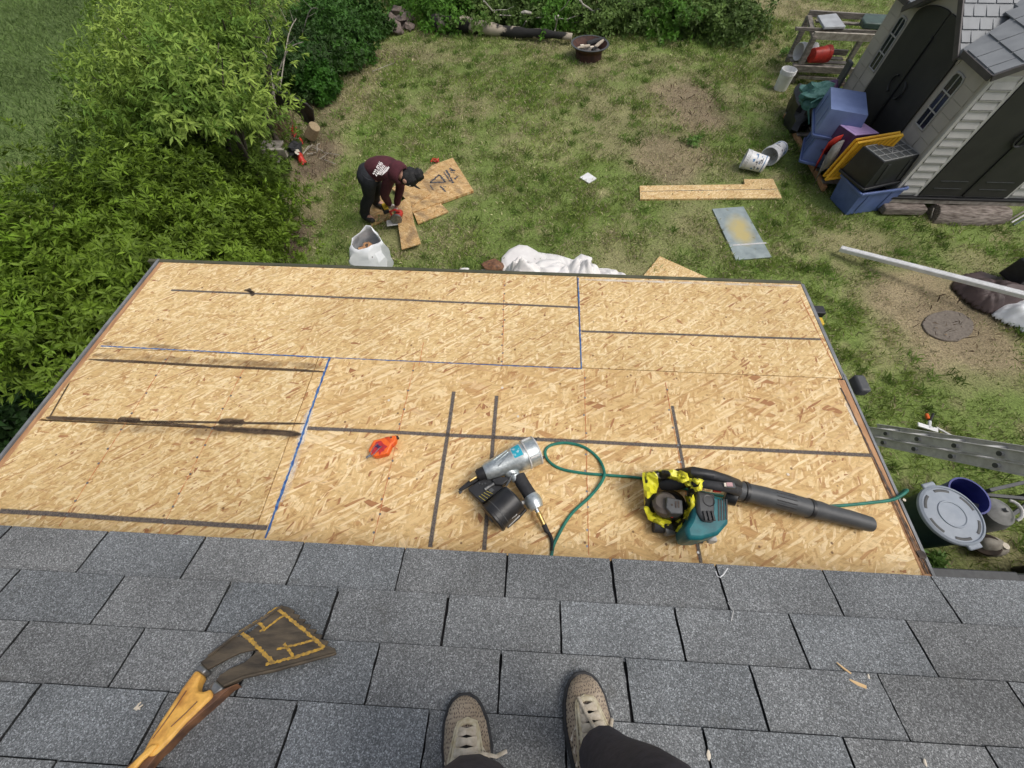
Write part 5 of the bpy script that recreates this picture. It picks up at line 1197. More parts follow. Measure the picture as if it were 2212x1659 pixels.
branch('long dry stalk lying on the grass right of the dark tarp', [(-330, 690, .03, .006), (-200, 640, .04, .006), (-70, 590, .02, .004)], mt='palewood')
# rocks
for i, (px, py, r_, lab) in enumerate([(862, 25, .22, 'brown rock at the back of the rock pile'), (875, 45, .28, 'largest brown rock in the pile left of the fallen trunk'), (855, 62, .22, 'flat brown rock at the front of the rock pile'), (838, 52, .2, 'brown rock at the left of the rock pile'), (885, 58, .16, 'small brown rock at the right of the rock pile'), (845, 38, .15, 'small rock wedged at the back left of the rock pile')]):
    mb = MB(); mb.ball(at(px, py, r_ * .3), (r_, r_ * .75, r_ * .5), 9, 6, .9, Matrix.Rotation(i * 1.1, 4, 'Z')); o = mb.build('rock', M['rock'], ang=25, bevel=.015); tag(o, lab, 'rock', 'brown rocks piled left of the trunk')
# dark liner, cut log, reed bundle, red bags, grey boards at the hedge edge
c2 = zz(900, 0, .4557)
dl = thing('plastic_liner', 'dark brown moulded plastic liner draped at the edge of the bushes', 'liner', at(660, 250, 0))
L1 = [(410, 850, .35), (430, 805, .62), (520, 820, .70), (600, 870, .72), (680, 910, .66), (730, 960, .52), (740, 1040, .32), (725, 1105, .15)]
L2 = [(420, 900, .05), (470, 930, .25), (530, 950, .40), (590, 970, .45), (625, 1010, .40), (650, 1060, .26), (680, 1090, .15), (705, 1110, .02)]
vs = []
for j in range(7):
    t = j / 6
    for (a, b) in zip(L1, L2):
        p = at(*c2(a[0], a[1]), a[2]).lerp(at(*c2(b[0], b[1]), b[2]), t); p.z += .10 * math.sin(t * math.pi) * (1 if j % 2 else .6); vs.append(p)
mb = MB(); mb.add(vs, [(j * 8 + i, j * 8 + i + 1, (j + 1) * 8 + i + 1, (j + 1) * 8 + i) for j in range(6) for i in range(7)]); mb.build('shell', M['blacksheet'], dl, solid=.02, sub=2, ang=80)
mb = MB(); mb.tube([at(*c2(x, y), z) + Vector((0, 0, .02)) for x, y, z in L1], .018, 8); mb.build('lip', M['blacksheet'], dl)
mb = MB(); mb.tube([at(*c2(705, 1180), .10), at(*c2(745, 1090), .30)], [.105, .10], 18); tag(mb.build('cut_log', M['burlap'], bevel=.01), 'pale ribbed short stump below the dark liner', 'stump')
for k, (lab, pts_) in enumerate([('torn red plastic bag strip under the dark liner', [(545, 1085), (600, 1100), (590, 1160), (560, 1200), (530, 1150)]), ('thin red plastic strip between the upper and the lower red bag', [(600, 1170), (640, 1200), (650, 1240), (610, 1250)]), ('red and white plastic bag at the bottom of the litter', [(585, 1260), (625, 1290), (680, 1390), (650, 1430), (605, 1410), (575, 1330)])]):
    heap('plastic_bag', lab, 'plastic bag', [c2(*p) for p in pts_], .14, M['red'], k + 2, 22, 9, .7, falloff=.06)
mb = MB()
for a, b in [((590, 1320), (620, 1350)), ((600, 1350), (640, 1385)), ((610, 1380), (635, 1410))]: ragged(mb, GR, c2(*a), c2(*b), .05, .0, 3, step=.03)
for v_ in mb.v: v_.z = .155
tag(mb.build('bag_print', M['whitechalk'], flat=True), 'white stripes printed on the lowest red plastic bag', 'print')
mb = MB(); mb.ball(at(*c2(575, 1285), .12), (.12, .15, .10), 12, 8, .8); tag(mb.build('black_scrap', M['blackrub']), 'black rubber scrap between the red plastic bags', 'scrap')
bd = lambda lab, a, b, w, h, mt='graywood': tag(bar(None, 'grey_board', a, b, w, h, M[mt]), lab, 'board')
def tbar(lab, pa, pb, w, h, mt='graywood'):
    a, b = Vector(pa), Vector(pb); d = (b - a); L = d.length; d.normalize(); s_ = d.cross(Vector((0, 0, 1))).normalized(); u_ = s_.cross(d)
    m_ = Matrix((d, s_, u_)).transposed().to_4x4(); m_.translation = (a + b) / 2
    mb = MB(); mb.box((0, 0, 0), (L, w, h), M=m_); return tag(mb.build('weathered_board', M[mt], bevel=.004), lab, 'board')
tbar('wide grey board, upper one of the two crossing the stake', at(*c2(280, 1260), .62), at(*c2(455, 1260), .62), .26, .03)
tbar('narrow grey board edge, lower one of the two crossing the stake', at(*c2(285, 1320), .60), at(*c2(500, 1318), .60), .06, .12, 'palewood')
tbar('grey stake board with a splintered lower end below the two crossing boards', at(*c2(440, 1370), .45), at(*c2(360, 1590), .02), .22, .03, 'palewood')
mb = MB()
r_ = random.Random(8)
for k in range(70):
    bx, by = 450 + r_.uniform(-60, 130), 1180 + r_.uniform(-90, 60); b0 = at(*c2(bx, by), .02); tp = at(*c2(bx - r_.uniform(-20, 150), by - r_.uniform(60, 280)), r_.uniform(.3, .7))
    mb.tube([b0, (b0 + tp) / 2 + Vector((r_.uniform(-.05, .05), 0, .05)), tp], [.006, .005, .002], 4)
tag(mb.build('dry_stalks', P('reddish_stalk', (.20, .10, .065), (.32, .24, .16), 20, .9)), kind='stuff', label='thicket of dry reddish stalks beside the dark liner', cat='dry stalks')
mb = MB()
for k in range(14):
    a = c2(640 + r_.uniform(-60, 240), 1200 + r_.uniform(0, 180)); b_ = (a[0] + r_.uniform(-40, 45), a[1] + r_.uniform(-25, 14)); mb.tube([at(*a, .03), at(*b_, .06)], .007, 5)
tag(mb.build('fallen_twigs', M['palewood']), kind='stuff', label='scattered pale twigs beside the red bags', cat='twigs')

# ================================================================== PLANTS
def smooth_(pts, n=8):
    out = []
    for i in range(len(pts) - 1):
        p0, p1, p2, p3 = pts[max(i - 1, 0)], pts[i], pts[i + 1], pts[min(i + 2, len(pts) - 1)]
        for k in range(n):
            t = k / n; out.append(.5 * ((2 * p1) + (-p0 + p2) * t + (2 * p0 - 5 * p1 + 4 * p2 - p3) * t * t + (-p0 + 3 * p1 - 3 * p2 + p3) * t ** 3))
    return out + [pts[-1]]
M['leaf'] = attrmat('leaf', .55, .30, .10, 6)
M['leafdark'] = M['leaf']
def leaves(name, C, D, per, ln, wd, cols, spread=1.0, droop=.3, parent=None, fold=.15):
    """C cluster centres (n,3), D outward directions (n,3): each cluster is a rosette of pointed leaves"""
    n = len(C); k = n * per
    Cr = np.repeat(C, per, 0); Dr = np.repeat(D, per, 0)
    r = rng.normal(0, 1, (k, 3)); r -= (r * Dr).sum(1, keepdims=True) * Dr; r /= np.linalg.norm(r, axis=1, keepdims=True) + 1e-9
    tilt = rng.uniform(.1, .9, (k, 1)) * spread
    a = Dr * (1 - tilt) + r * (.35 + tilt); a[:, 2] -= droop * rng.uniform(0, 1, k); a /= np.linalg.norm(a, axis=1, keepdims=True)
    s = np.cross(a, Dr + rng.normal(0, .35, (k, 3))); s /= np.linalg.norm(s, axis=1, keepdims=True) + 1e-9
    nn_ = np.cross(s, a)
    L = ln * rng.uniform(.6, 1.25, (k, 1)); Wd = wd * rng.uniform(.7, 1.2, (k, 1))
    b = Cr + r * ln * .08 - Dr * rng.uniform(0, 1, (k, 1)) * ln * .8
    V = np.empty((k, 4, 3)); V[:, 0] = b; V[:, 1] = b + a * L * .45 + s * Wd * .5 + nn_ * Wd * fold; V[:, 2] = b + a * L - nn_ * L * .10; V[:, 3] = b + a * L * .45 - s * Wd * .5 + nn_ * Wd * fold
    base = np.arange(k)[:, None] * 4
    Fc = np.concatenate([base + np.array([[0, 1, 2]]), base + np.array([[0, 2, 3]])])
    cc = np.repeat(cols, per, 0) * rng.uniform(.75, 1.3, (k, 1))
    return npmesh(name, V.reshape(-1, 3), Fc, 3, M['leaf'], parent, np.repeat(cc, 4, 0))
def crown_points(c, r, n, lump=.35, seed=0, shell=.55, low=-.55):
    c = np.array(c); r = np.array(r)
    d = rng.normal(0, 1, (n * 2, 3)); d /= np.linalg.norm(d, axis=1, keepdims=True); d = d[d[:, 2] > low][:n]
    rad = 1 - (1 - shell) * rng.uniform(0, 1, len(d)) ** 1.8
    nn_ = np.array([noise.noise(Vector(x * 2.2) + Vector((seed * 7.3, 0, 0))) + .5 * noise.noise(Vector(x * 5.1) + Vector((0, seed * 3.1, 0))) for x in d])
    rad = rad * (1 + lump * nn_ * 1.6)
    P_ = c + d * r * rad[:, None]
    D = d / r; D /= np.linalg.norm(D, axis=1, keepdims=True); D[:, 2] += .35; D /= np.linalg.norm(D, axis=1, keepdims=True)
    ok = P_[:, 2] > .04
    return P_[ok], D[ok]
def plant(name, label, cat, px, ztop, r, kind, n, col, group, seed=0, trunk=True, leaf=(.085, .026), per=8, lump=.35, col2=None, hfac=None, low=-.5, spread=1.0, droop=.3, shell=.55):
    """px = where the top of the crown is seen; r = (rx, ry, rz)"""
    cz = ztop - r[2]; c = at(*px, cz + r[2] * .5); c = np.array((c.x, c.y, cz))
    t = thing(name, label, cat, (c[0], c[1], 0), group=group)
    P_, D = crown_points(c, r, n, lump, seed, shell, low)
    col = np.array(col); col2 = col * .62 if col2 is None else np.array(col2)
    m_ = np.clip(fbm(P_[:, 0] * 1.0 + seed, P_[:, 1] + P_[:, 2], 2.6, seed) * 2.2 - .6, 0, 1)[:, None]
    leaves('foliage', P_, D, per, leaf[0], leaf[1], col2 * (1 - m_) + col * m_, spread, droop, t)
    if trunk:
        rr = random.Random(seed); mb = MB(); b0 = Vector((c[0], c[1], -.02)); top = Vector((c[0] + rr.uniform(-.1, .1), c[1] + rr.uniform(-.1, .1), max(.3, cz)))
        mb.tube([b0, b0.lerp(top, .5) + Vector((rr.uniform(-.06, .06), rr.uniform(-.06, .06), 0)), top], [.05, .042, .03], 8); tr = mb.build('trunk', M['bark'], t)
        for k in range(7):
            a = rr.uniform(0, 6.28); e = Vector((math.cos(a) * r[0] * .85, math.sin(a) * r[1] * .85, r[2] * rr.uniform(-.1, .7)))
            s_ = b0.lerp(top, rr.uniform(.35, 1)); e_ = Vector(c) + e
            mid = s_.lerp(e_, .5) + Vector((0, 0, .12)); mb = MB(); mb.tube([s_, mid, e_], [.024, .015, .006], 6); mb.build('limb', M['bark'], tr)
    return t
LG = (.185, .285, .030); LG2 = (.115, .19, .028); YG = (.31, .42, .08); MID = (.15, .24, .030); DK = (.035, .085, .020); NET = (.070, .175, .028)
HG = 'leafy shrubs beside the porch'
for i, (px, zt, r, n_, col, lab) in enumerate([
    ((462, 515), 1.25, (.75, .7, .7), 1200, LG, 'bright green shrub just beyond the far left porch corner'),
    ((370, 540), 1.45, (.9, .85, .8), 1700, LG, 'lance-leaved green shrub second along the porch edge, left of the corner shrub'),
    ((280, 590), 1.55, (1.0, .9, .85), 1800, LG, 'full bright shrub halfway along the left porch edge'),
    ((140, 700), 1.45, (.9, .85, .8), 1700, (.18, .28, .03), 'dense green shrub towards the near left of the porch'),
    ((30, 640), 1.70, (.9, .9, .85), 1500, (.20, .33, .03), 'yellow green shrub cut by the left edge of the photo at mid height'),
    ((150, 530), 1.75, (1.0, .95, .85), 1700, LG, 'bright shrub behind the full one, nearer the left edge'),
    ((300, 440), 1.75, (1.05, 1.0, .9), 1800, (.19, .30, .03), 'tall rounded shrub in the middle of the hedge'),
    ((430, 400), 1.3, (.85, .9, .8), 1700, MID, 'mid green shrub between the grey boards and the tall rounded shrub'),
    ((480, 415), .85, (.45, .55, .6), 1300, MID, 'low green shrub hiding the stake of the grey boards'),
    ((50, 560), 1.75, (.9, .9, .85), 1300, (.19, .31, .03), 'yellow-tinged shrub at the left edge just above mid height'),
    ((240, 375), 1.65, (.95, .9, .8), 1400, LG2, 'darker green shrub bordering the open field'),
    ((360, 310), 1.75, (1.1, 1.1, .9), 1700, MID, 'mid green shrub below the maple branches'),
    ((420, 310), 1.2, (.75, .8, .75), 1200, LG2, 'dark shrub left of the dark plastic liner')]):
    plant('shrub', lab, 'shrub', px, zt, r, 0, int(n_ * 1.25), col, HG, i + 1, leaf=(.082, .025), per=10, lump=.75)
# dark broad weeds low at the left below the porch edge
for i, (px, zt, r, lab) in enumerate([((25, 830), .95, (.8, .8, .55), 'dark broad-leaved weeds under the left porch edge, nearest the shingles'), ((110, 770), .8, (.7, .7, .5), 'dark broad-leaved weeds between shrub and porch edge')]):
    plant('weed_clump', lab, 'weeds', px, zt, r, 0, 1300, DK, 'dark weeds by the left porch edge', 30 + i, False, (.10, .06), 5, .3)
# maple with pale drooping sprays
def maple(label, px, zt, r, n, seed):
    t = plant('maple_tree', label, 'tree', px, zt, r, 0, int(n * 1.9), YG, 'pale maple trees on the left', seed, True, (.095, .026), 7, .50, col2=(.13, .235, .035), spread=.75, droop=1.0, shell=.35, low=-.3)
    return t
maple('pale green maple with drooping leaves at the upper left', (345, 130), 2.6, (.95, .9, .75), 520, 51)
maple('pale maple branch crown reaching the top edge beside the far bushes', (455, 20), 2.6, (.85, .85, .75), 430, 52)
maple('yellow green maple crown touching the field at the top left', (300, 50), 2.3, (.75, .8, .7), 380, 53)
maple('small maple crown hanging over the dark liner', (450, 200), 2.1, (.5, .5, .45), 220, 54)
# lower foliage behind
UG = 'undergrowth along the far left'
for i, (px, zt, r, col, lab) in enumerate([
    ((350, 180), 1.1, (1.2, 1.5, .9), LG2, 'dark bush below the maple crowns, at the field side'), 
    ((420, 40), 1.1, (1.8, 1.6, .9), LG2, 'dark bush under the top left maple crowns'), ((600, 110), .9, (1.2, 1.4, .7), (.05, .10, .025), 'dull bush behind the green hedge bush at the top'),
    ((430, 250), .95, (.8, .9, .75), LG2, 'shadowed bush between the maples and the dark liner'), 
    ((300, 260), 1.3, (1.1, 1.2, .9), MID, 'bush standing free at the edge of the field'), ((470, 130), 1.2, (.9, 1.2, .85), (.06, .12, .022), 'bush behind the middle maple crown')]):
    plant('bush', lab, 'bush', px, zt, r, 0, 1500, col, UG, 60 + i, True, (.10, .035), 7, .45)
for i, (px, zt, r, col, lab) in enumerate([
    ((738, 60), .95, (.62, .72, .62), NET, 'rounded dark green nettle bush left of the rocks'), ((700, 20), .8, (.8, .8, .5), NET, 'nettle bush at the top edge above the rounded one'), ((785, 28), .6, (.6, .5, .4), (.055, .13, .022), 'small bush between the nettles and the rocks'),
    ((650, 130), .75, (.5, .55, .45), (.055, .155, .022), 'bright green nettle bush above the dark liner'), ((690, 160), .6, (.3, .4, .35), (.06, .17, .022), 'small nettle patch just above the dark liner'), ((560, 180), .65, (.35, .4, .4), LG2, 'dull bush behind the dark liner'),
    ((565, 445), .4, (.28, .35, .3), (.05, .14, .02), 'low green bush below the grey boards'), ((510, 345), .7, (.35, .4, .45), MID, 'low bush behind the grey boards')]):
    plant('nettle_bush', lab, 'bush', px, zt, r, 0, 1300, col, 'nettle bushes at the lawn edge', 80 + i, False, (.085, .045), 6, .35)
for i, px in enumerate([(960, 0), (1040, -6), (1120, -4), (1200, 0), (1290, 8), (1370, 4), (1450, 10), (1530, 12), (1590, 20), (880, -8), (1410, 30), (1500, 42)]):
    names = ['behind the left end of the fallen trunk', 'behind the charred part of the trunk', 'behind the middle of the trunk', 'bright one behind the bark piece', 'behind the white stick', 'just right of the white forked branch', 'near the long pale branch', 'right of the long pale branch', 'at the right end of the undergrowth', 'behind the rock pile', 'low one below the forked branch tips', 'low one at the front right of the undergrowth']
    plant('bramble', 'leafy bramble clump ' + names[i], 'bramble', px, .75 if i < 9 else .45, (.85, .9, .6) if i < 10 else (.75, .5, .4), 0, 1000, [(.11, .25, .03), (.16, .25, .06), (.13, .21, .05)][i % 3], 'brambles at the far edge of the lawn', 100 + i, False, (.095, .05), 6, .5)
for i, (px, lab) in enumerate([((1500, 300), 'bright leafy weed in the bare straw patch'), ((1700, 110), 'green weed tuft left of the rack leg'), ((1868, 430), 'bright weed tuft at the foot of the blue tote'), ((2035, 1215), 'leafy weed at the foot of the trash can'), ((2010, 1230), 'smaller weed in the corner by the porch and trash can')]):
    plant('weed', lab, 'weed', px, .13, (.13, .12, .09), 0, 38, (.19, .33, .08), 'single weeds in the lawn', 130 + i, False, (.08, .03), 6, .4)
# ground cover below the shrubs
k = 26000
uu_ = rng.uniform(-200, 760, k); vv_ = rng.uniform(-60, 1050, k); edge = np.interp(vv_, [-60, 100, 170, 200, 340, 430, 560, 1050], [790, 660, 610, 560, 545, 560, 380, -80])
keep = uu_ < edge - 10
pp = np.array([tuple(at(a, b, 0)) for a, b in zip(uu_[keep], vv_[keep])])
keep2 = (pp[:, 0] > -7.6 - .12 * (pp[:, 1] - 2)) & (pp[:, 1] < 16)
pp = pp[keep2]; k = len(pp); pp[:, 2] = rng.uniform(.03, .30, k); dd = np.tile([[0, 0, 1.0]], (k, 1)) + rng.normal(0, .25, (k, 3)); dd /= np.linalg.norm(dd, axis=1, keepdims=True)
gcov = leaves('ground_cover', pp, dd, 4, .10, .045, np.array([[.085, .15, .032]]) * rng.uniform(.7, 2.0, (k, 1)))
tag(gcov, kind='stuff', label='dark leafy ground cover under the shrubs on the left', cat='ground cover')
# tall field grass beyond the hedge
k = 90000
xs = rng.uniform(-19, -6.2, k); ys = rng.uniform(1, 18, k)
keep = xs < -7.2 - .1 * (ys - 4) + fbm(xs, ys, .8, 3) * 1.0; xs, ys = xs[keep], ys[keep]; k = len(xs)
fg = blades('field_grass', xs, ys, rng.uniform(.06, .14, k), np.full(k, .016), np.array([[.135, .20, .06]]) * (.7 + .7 * fbm(xs, ys, .7, 5)[:, None]) * rng.uniform(.7, 1.3, (k, 1)), lean=1.1)
tag(fg, kind='stuff', label='long green grass of the open field at the top left', cat='field grass')

# bare grey twigs in the gap between the maples and the liner
for i, (pa, pb, lab) in enumerate([((600, 60), (560, 210), 'bare grey twig arching between the maples and the nettles, leftmost'), ((640, 40), (600, 230), 'bare grey twig above the dark liner'), ((655, 90), (575, 250), 'long bare twig crossing above the liner'), ((560, 110), (600, 262), 'thin bare twig hanging over the dry stalks'), ((690, 20), (640, 130), 'bare twig standing behind the bright nettles')]):
    a, b = at(*pa, 1.0), at(*pb, .15); mid = a.lerp(b, .5) + Vector((.15, .1, .35)); mb = MB(); pts = smooth_([a, mid, b]); mb.tube(pts, [.006 + .008 * q / len(pts) for q in range(len(pts))], 5)
    for k in range(5):
        p = pts[3 + k * 3]; mb.tube([p, p + Vector((rng.uniform(-.3, .3), rng.uniform(-.2, .3), rng.uniform(.05, .3)))], [.005, .002], 4)
    tag(mb.build('bare_twig', M['palewood' if i % 2 else 'graywood']), lab, 'twig', 'bare twigs above the dark liner')
for i, (px, r_, lab) in enumerate([((574, 505), .09, 'brown stone in the bare dirt beyond the far left porch corner'), ((590, 520), .07, 'smaller stone in the bare dirt patch by the shrubs'), ((560, 530), .08, 'stone half hidden by the corner shrub')]):
    mb = MB(); mb.ball(at(*px, .02), (r_, r_ * .8, r_ * .4), 9, 6, .9); tag(mb.build('stone', M['rock'], ang=25), lab, 'stone')

# ================================================================== PEOPLE
def skinned(name, joints, edges, mat, parent=None, sub=2, root=0, smooth=1.0):
    """one continuous body: joints {key: (pos, radius)}; edges pairs"""
    keys = list(joints); idx = {k: i for i, k in enumerate(keys)}
    inv = wm(parent).inverted() if parent is not None else Matrix()
    me = bpy.data.meshes.new(name); me.from_pydata([inv @ Vector(joints[k][0]) for k in keys], [(idx[a], idx[b]) for a, b in edges], [])
    o = bpy.data.objects.new(name, me); COL.objects.link(o)
    if parent is not None: o.parent = parent
    md = o.modifiers.new('skin', 'SKIN'); md.use_smooth_shade = True
    sv = me.skin_vertices[0].data if me.skin_vertices else None
    if sv is None:
        bm = bmesh.new(); bm.from_mesh(me); bm.verts.layers.skin.verify(); bm.to_mesh(me); bm.free(); sv = me.skin_vertices[0].data
    for i, k in enumerate(keys):
        r = joints[k][1]; sv[i].radius = (r, r) if not isinstance(r, tuple) else r
        sv[i].use_root = (i == root)
    s2 = o.modifiers.new('sub', 'SUBSURF'); s2.levels = sub; s2.render_levels = sub
    me.materials.append(mat); return o
# ---- worker bending over the boards
Wk = thing('person', 'bending worker in maroon hoodie and black trousers cutting boards on the lawn', 'person', at(783, 470, 0))
ft = at(790, 468, .07); foot2 = ft + Vector((.10, .34, 0))
hip = at(797, 372, .88) ; hip = Vector((ft.x + .12, ft.y + .12, .90))
hip = at(800, 378, .90)
che = at(838, 358, 1.02); neck = at(858, 372, 1.02); head = at(878, 384, .93); headtop = at(893, 388, .86)
hR = at(843, 444, .20); hL = at(855, 449, .20)
shN = at(842, 380, .98); shF = at(858, 360, 1.02)
kneeN = (ft + hip) / 2 + Vector((.03, -.02, .02)); kneeF = (foot2 + hip) / 2 + Vector((.05, .02, .02))
hipN = hip + Vector((0, -.09, -.03)); hipF = hip + Vector((0, .09, -.03))
elN = (shN + hR) / 2 + Vector((-.07, -.08, .0)); elF = (shF + hL) / 2 + Vector((.05, .05, .0))
J = {'pel': (hip, .12), 'spine': (hip.lerp(che, .5) + Vector((0, 0, .05)), .135), 'che': (che, .14), 'neck': (neck, .06), 'head': (head, .085), 'ht': (headtop, .07),
     'hN': (hipN, .085), 'kN': (kneeN, .062), 'aN': (ft + Vector((0, 0, .05)), .045), 'tN': (ft + Vector((.14, -.06, -.03)), .04),
     'hF': (hipF, .085), 'kF': (kneeF, .062), 'aF': (foot2 + Vector((0, 0, .05)), .045), 'tF': (foot2 + Vector((.15, -.04, -.03)), .04),
     'sN': (shN, .065), 'eN': (elN, .042), 'wN': (hR, .026), 'sF': (shF, .065), 'eF': (elF, .042), 'wF': (hL, .026)}
Ebody = [('pel', 'spine'), ('spine', 'che'), ('che', 'neck'), ('neck', 'head'), ('head', 'ht'), ('pel', 'hN'), ('hN', 'kN'), ('kN', 'aN'), ('aN', 'tN'), ('pel', 'hF'), ('hF', 'kF'), ('kF', 'aF'), ('aF', 'tF'),
         ('che', 'sN'), ('sN', 'eN'), ('eN', 'wN'), ('che', 'sF'), ('sF', 'eF'), ('eF', 'wF')]
skinned('body', J, Ebody, M['skin'], Wk)
lowb = hip.lerp(che, .08)
Jh = {'a': (hip + Vector((-.03, 0, .0)), .165), 'b': (hip.lerp(che, .45) + Vector((0, 0, .06)), .175), 'c': (che + Vector((0, 0, .01)), .17), 'n': (neck - (neck - che) * .15, .10),
      'sN': (shN, .095), 'eN': (elN, .072), 'wN': (elN.lerp(hR, .86), .052), 'sF': (shF, .095), 'eF': (elF, .072), 'wF': (elF.lerp(hL, .86), .052)}
hood = skinned('hoodie', Jh, [('a', 'b'), ('b', 'c'), ('c', 'n'), ('c', 'sN'), ('sN', 'eN'), ('eN', 'wN'), ('c', 'sF'), ('sF', 'eF'), ('eF', 'wF')], M['hoodie'], Wk)
mb = MB(); mb.lathe(neck - (neck - che).normalized() * .05, (head - che), [(.12, -.05), (.155, 0), (.152, .06), (.135, .12), (.10, .135), (.085, .09)], 16, False, False); mb.build('hood', M['hoodie'], hood, sub=1)
hipN2, hipF2 = hip + Vector((-.02, -.12, -.17)), hip + Vector((-.02, .12, -.17))
Jt = {'p': (hip + Vector((.0, 0, .03)), .13), 'hN': (hipN2, .098), 'kN': (kneeN, .078), 'aN': (ft + Vector((0, 0, .08)), .062), 'hF': (hipF2, .098), 'kF': (kneeF, .078), 'aF': (foot2 + Vector((0, 0, .08)), .062)}
mb = MB()
for h_, k_, a_ in ((hipN, kneeN, ft + Vector((0, 0, .07))), (hipF, kneeF, foot2 + Vector((0, 0, .07)))):
    h_ = h_ + Vector((-.01, 0, .04)); mb.tube([h_ + Vector((.03, 0, .05)), h_, h_.lerp(k_, .4), k_ + Vector((.01, 0, .04)), k_, k_.lerp(a_, .5) - Vector((.02, 0, 0)), k_.lerp(a_, .85), a_, a_ + Vector((.01, 0, -.05))], [.10, .125, .105, .085, .082, .080, .072, .078, .070], 16)
mb.ball(hip + Vector((-.02, 0, .0)), (.165, .20, .16), 20, 12, .1)
mb.build('trousers', M['jeans'], Wk, ang=60)
for f in (ft, foot2):
    skinned('boot', {'a': (f + Vector((-.03, 0, .06)), .062), 'b': (f + Vector((-.02, 0, .0)), .055), 'c': (f + Vector((.08, -.05, -.015)), .052), 'd': (f + Vector((.16, -.09, -.02)), .042)}, [('a', 'b'), ('b', 'c'), ('c', 'd')], M['boot'], Wk)
hr = MB(); hr.ball(head.lerp(headtop, .42) + Vector((0, 0, .02)), (.135, .122, .118), 18, 12, .35); hb = hr.build('hair', M['hair'], Wk, ang=60)
hr = MB(); hr.ball(at(902, 378, .95), (.085, .08, .08), 14, 9, .5); hr.build('hair_bun', M['hair'], hb, ang=60)
hr = MB(); hr.tube([at(893, 398, .84), at(900, 404, .80), at(908, 408, .77)], [.02, .014, .005], 6); hr.build('hair_strand', M['hair'], hb)
# face turned down; nose, mouth and eyes low on the head
fd = (Vector((0.2, -.5, -1))).normalized(); fc = head + fd * .085
mb = MB(); mb.ball(fc, (.022, .018, .022), 10, 6); mb.build('nose', M['skin'], Wk)
mb = MB(); mb.box(fc + Vector((-.05, -.005, -.0)), (.012, .045, .008)); mb.build('mouth', M['red'], Wk)
for s_ in (-.035, .035):
    mb = MB(); mb.ball(fc + Vector((.03, s_, .012)), .012, 8, 6); mb.build('eye', M['whitechalk'], Wk)
mb = MB(); mb.ball(head + Vector((-.01, -.085, .0)), (.028, .012, .035), 10, 7); mb.build('ear', M['skin'], Wk)
mb = MB(); mb.ball(head + Vector((-.01, .085, .0)), (.028, .012, .035), 10, 7); mb.build('ear', M['skin'], Wk)
def hand(par, wrist, direc, side, palm_n, sc=1.0, curl=.9, mat='glove', name='glove'):
    d = Vector(direc).normalized(); n_ = Vector(palm_n).normalized(); s_ = d.cross(n_).normalized() * side
    g = None; Js = {'w': (wrist, .028 * sc), 'p': (wrist + d * .06 * sc, .036 * sc)}; E_ = [('w', 'p')]
    g = skinned(name, Js, E_, M[mat], par, 2)
    for k, (o_, L) in enumerate([(-.030, .070), (-.010, .080), (.010, .075), (.030, .058)]):
        b = wrist + d * .075 * sc + s_ * o_ * sc; q1_ = b + (d * math.cos(curl * .5) + n_ * math.sin(curl * .5)) * L * .45 * sc; q2_ = q1_ + (d * math.cos(curl * 1.3) + n_ * math.sin(curl * 1.3)) * L * .35 * sc; q3_ = q2_ + (d * math.cos(curl * 2) + n_ * math.sin(curl * 2)) * L * .25 * sc
        skinned('finger', {'a': (wrist + d * .05 * sc + s_ * o_ * .8 * sc, .012 * sc), 'b': (b, .0105 * sc), 'c': (q1_, .0095 * sc), 'd': (q2_, .0085 * sc), 'e': (q3_, .0075 * sc)}, [('a', 'b'), ('b', 'c'), ('c', 'd'), ('d', 'e')], M[mat], g, 1)
    b = wrist + d * .03 * sc - s_ * .035 * sc
    skinned('thumb', {'a': (wrist + d * .02 * sc, .014 * sc), 'b': (b, .013 * sc), 'c': (b + (d * .7 - s_ * .5 + n_ * .4).normalized() * .035 * sc, .011 * sc), 'd': (b + (d * .9 + n_ * .6).normalized() * .06 * sc, .009 * sc)}, [('a', 'b'), ('b', 'c'), ('c', 'd')], M[mat], g, 1)
    return g
for w_, e_, sd in ((hR, elN, 1), (hL, elF, -1)):
    hand(Wk, w_ - (w_ - e_).normalized() * .03, (w_ - e_), sd, (0, .3, -1), 1.15)
# lettering across the back of the hoodie
def text(par, name, s, pos, xdir, ydir, size, mat, ext=.0015, bold=True):
    cu = bpy.data.curves.new(name, 'FONT'); cu.body = s; cu.size = size; cu.extrude = ext; cu.align_x = 'CENTER'; cu.align_y = 'CENTER'
    if bold: cu.offset = size * .02
    tmp = bpy.data.objects.new(name, cu); dg = bpy.context.evaluated_depsgraph_get(); COL.objects.link(tmp); dg.update()
    me = bpy.data.meshes.new_from_object(tmp.evaluated_get(bpy.context.evaluated_depsgraph_get())); COL.objects.unlink(tmp); bpy.data.objects.remove(tmp)
    x = Vector(xdir).normalized(); z = x.cross(Vector(ydir)).normalized(); y = z.cross(x)
    m_ = Matrix((x, y, z)).transposed().to_4x4(); m_.translation = pos
    me.transform(wm(par).inverted() @ m_ if par is not None else m_); me.materials.clear(); me.materials.append(mat)
    o = bpy.data.objects.new(name, me); COL.objects.link(o)
    if par is not None: o.parent = par
    return o
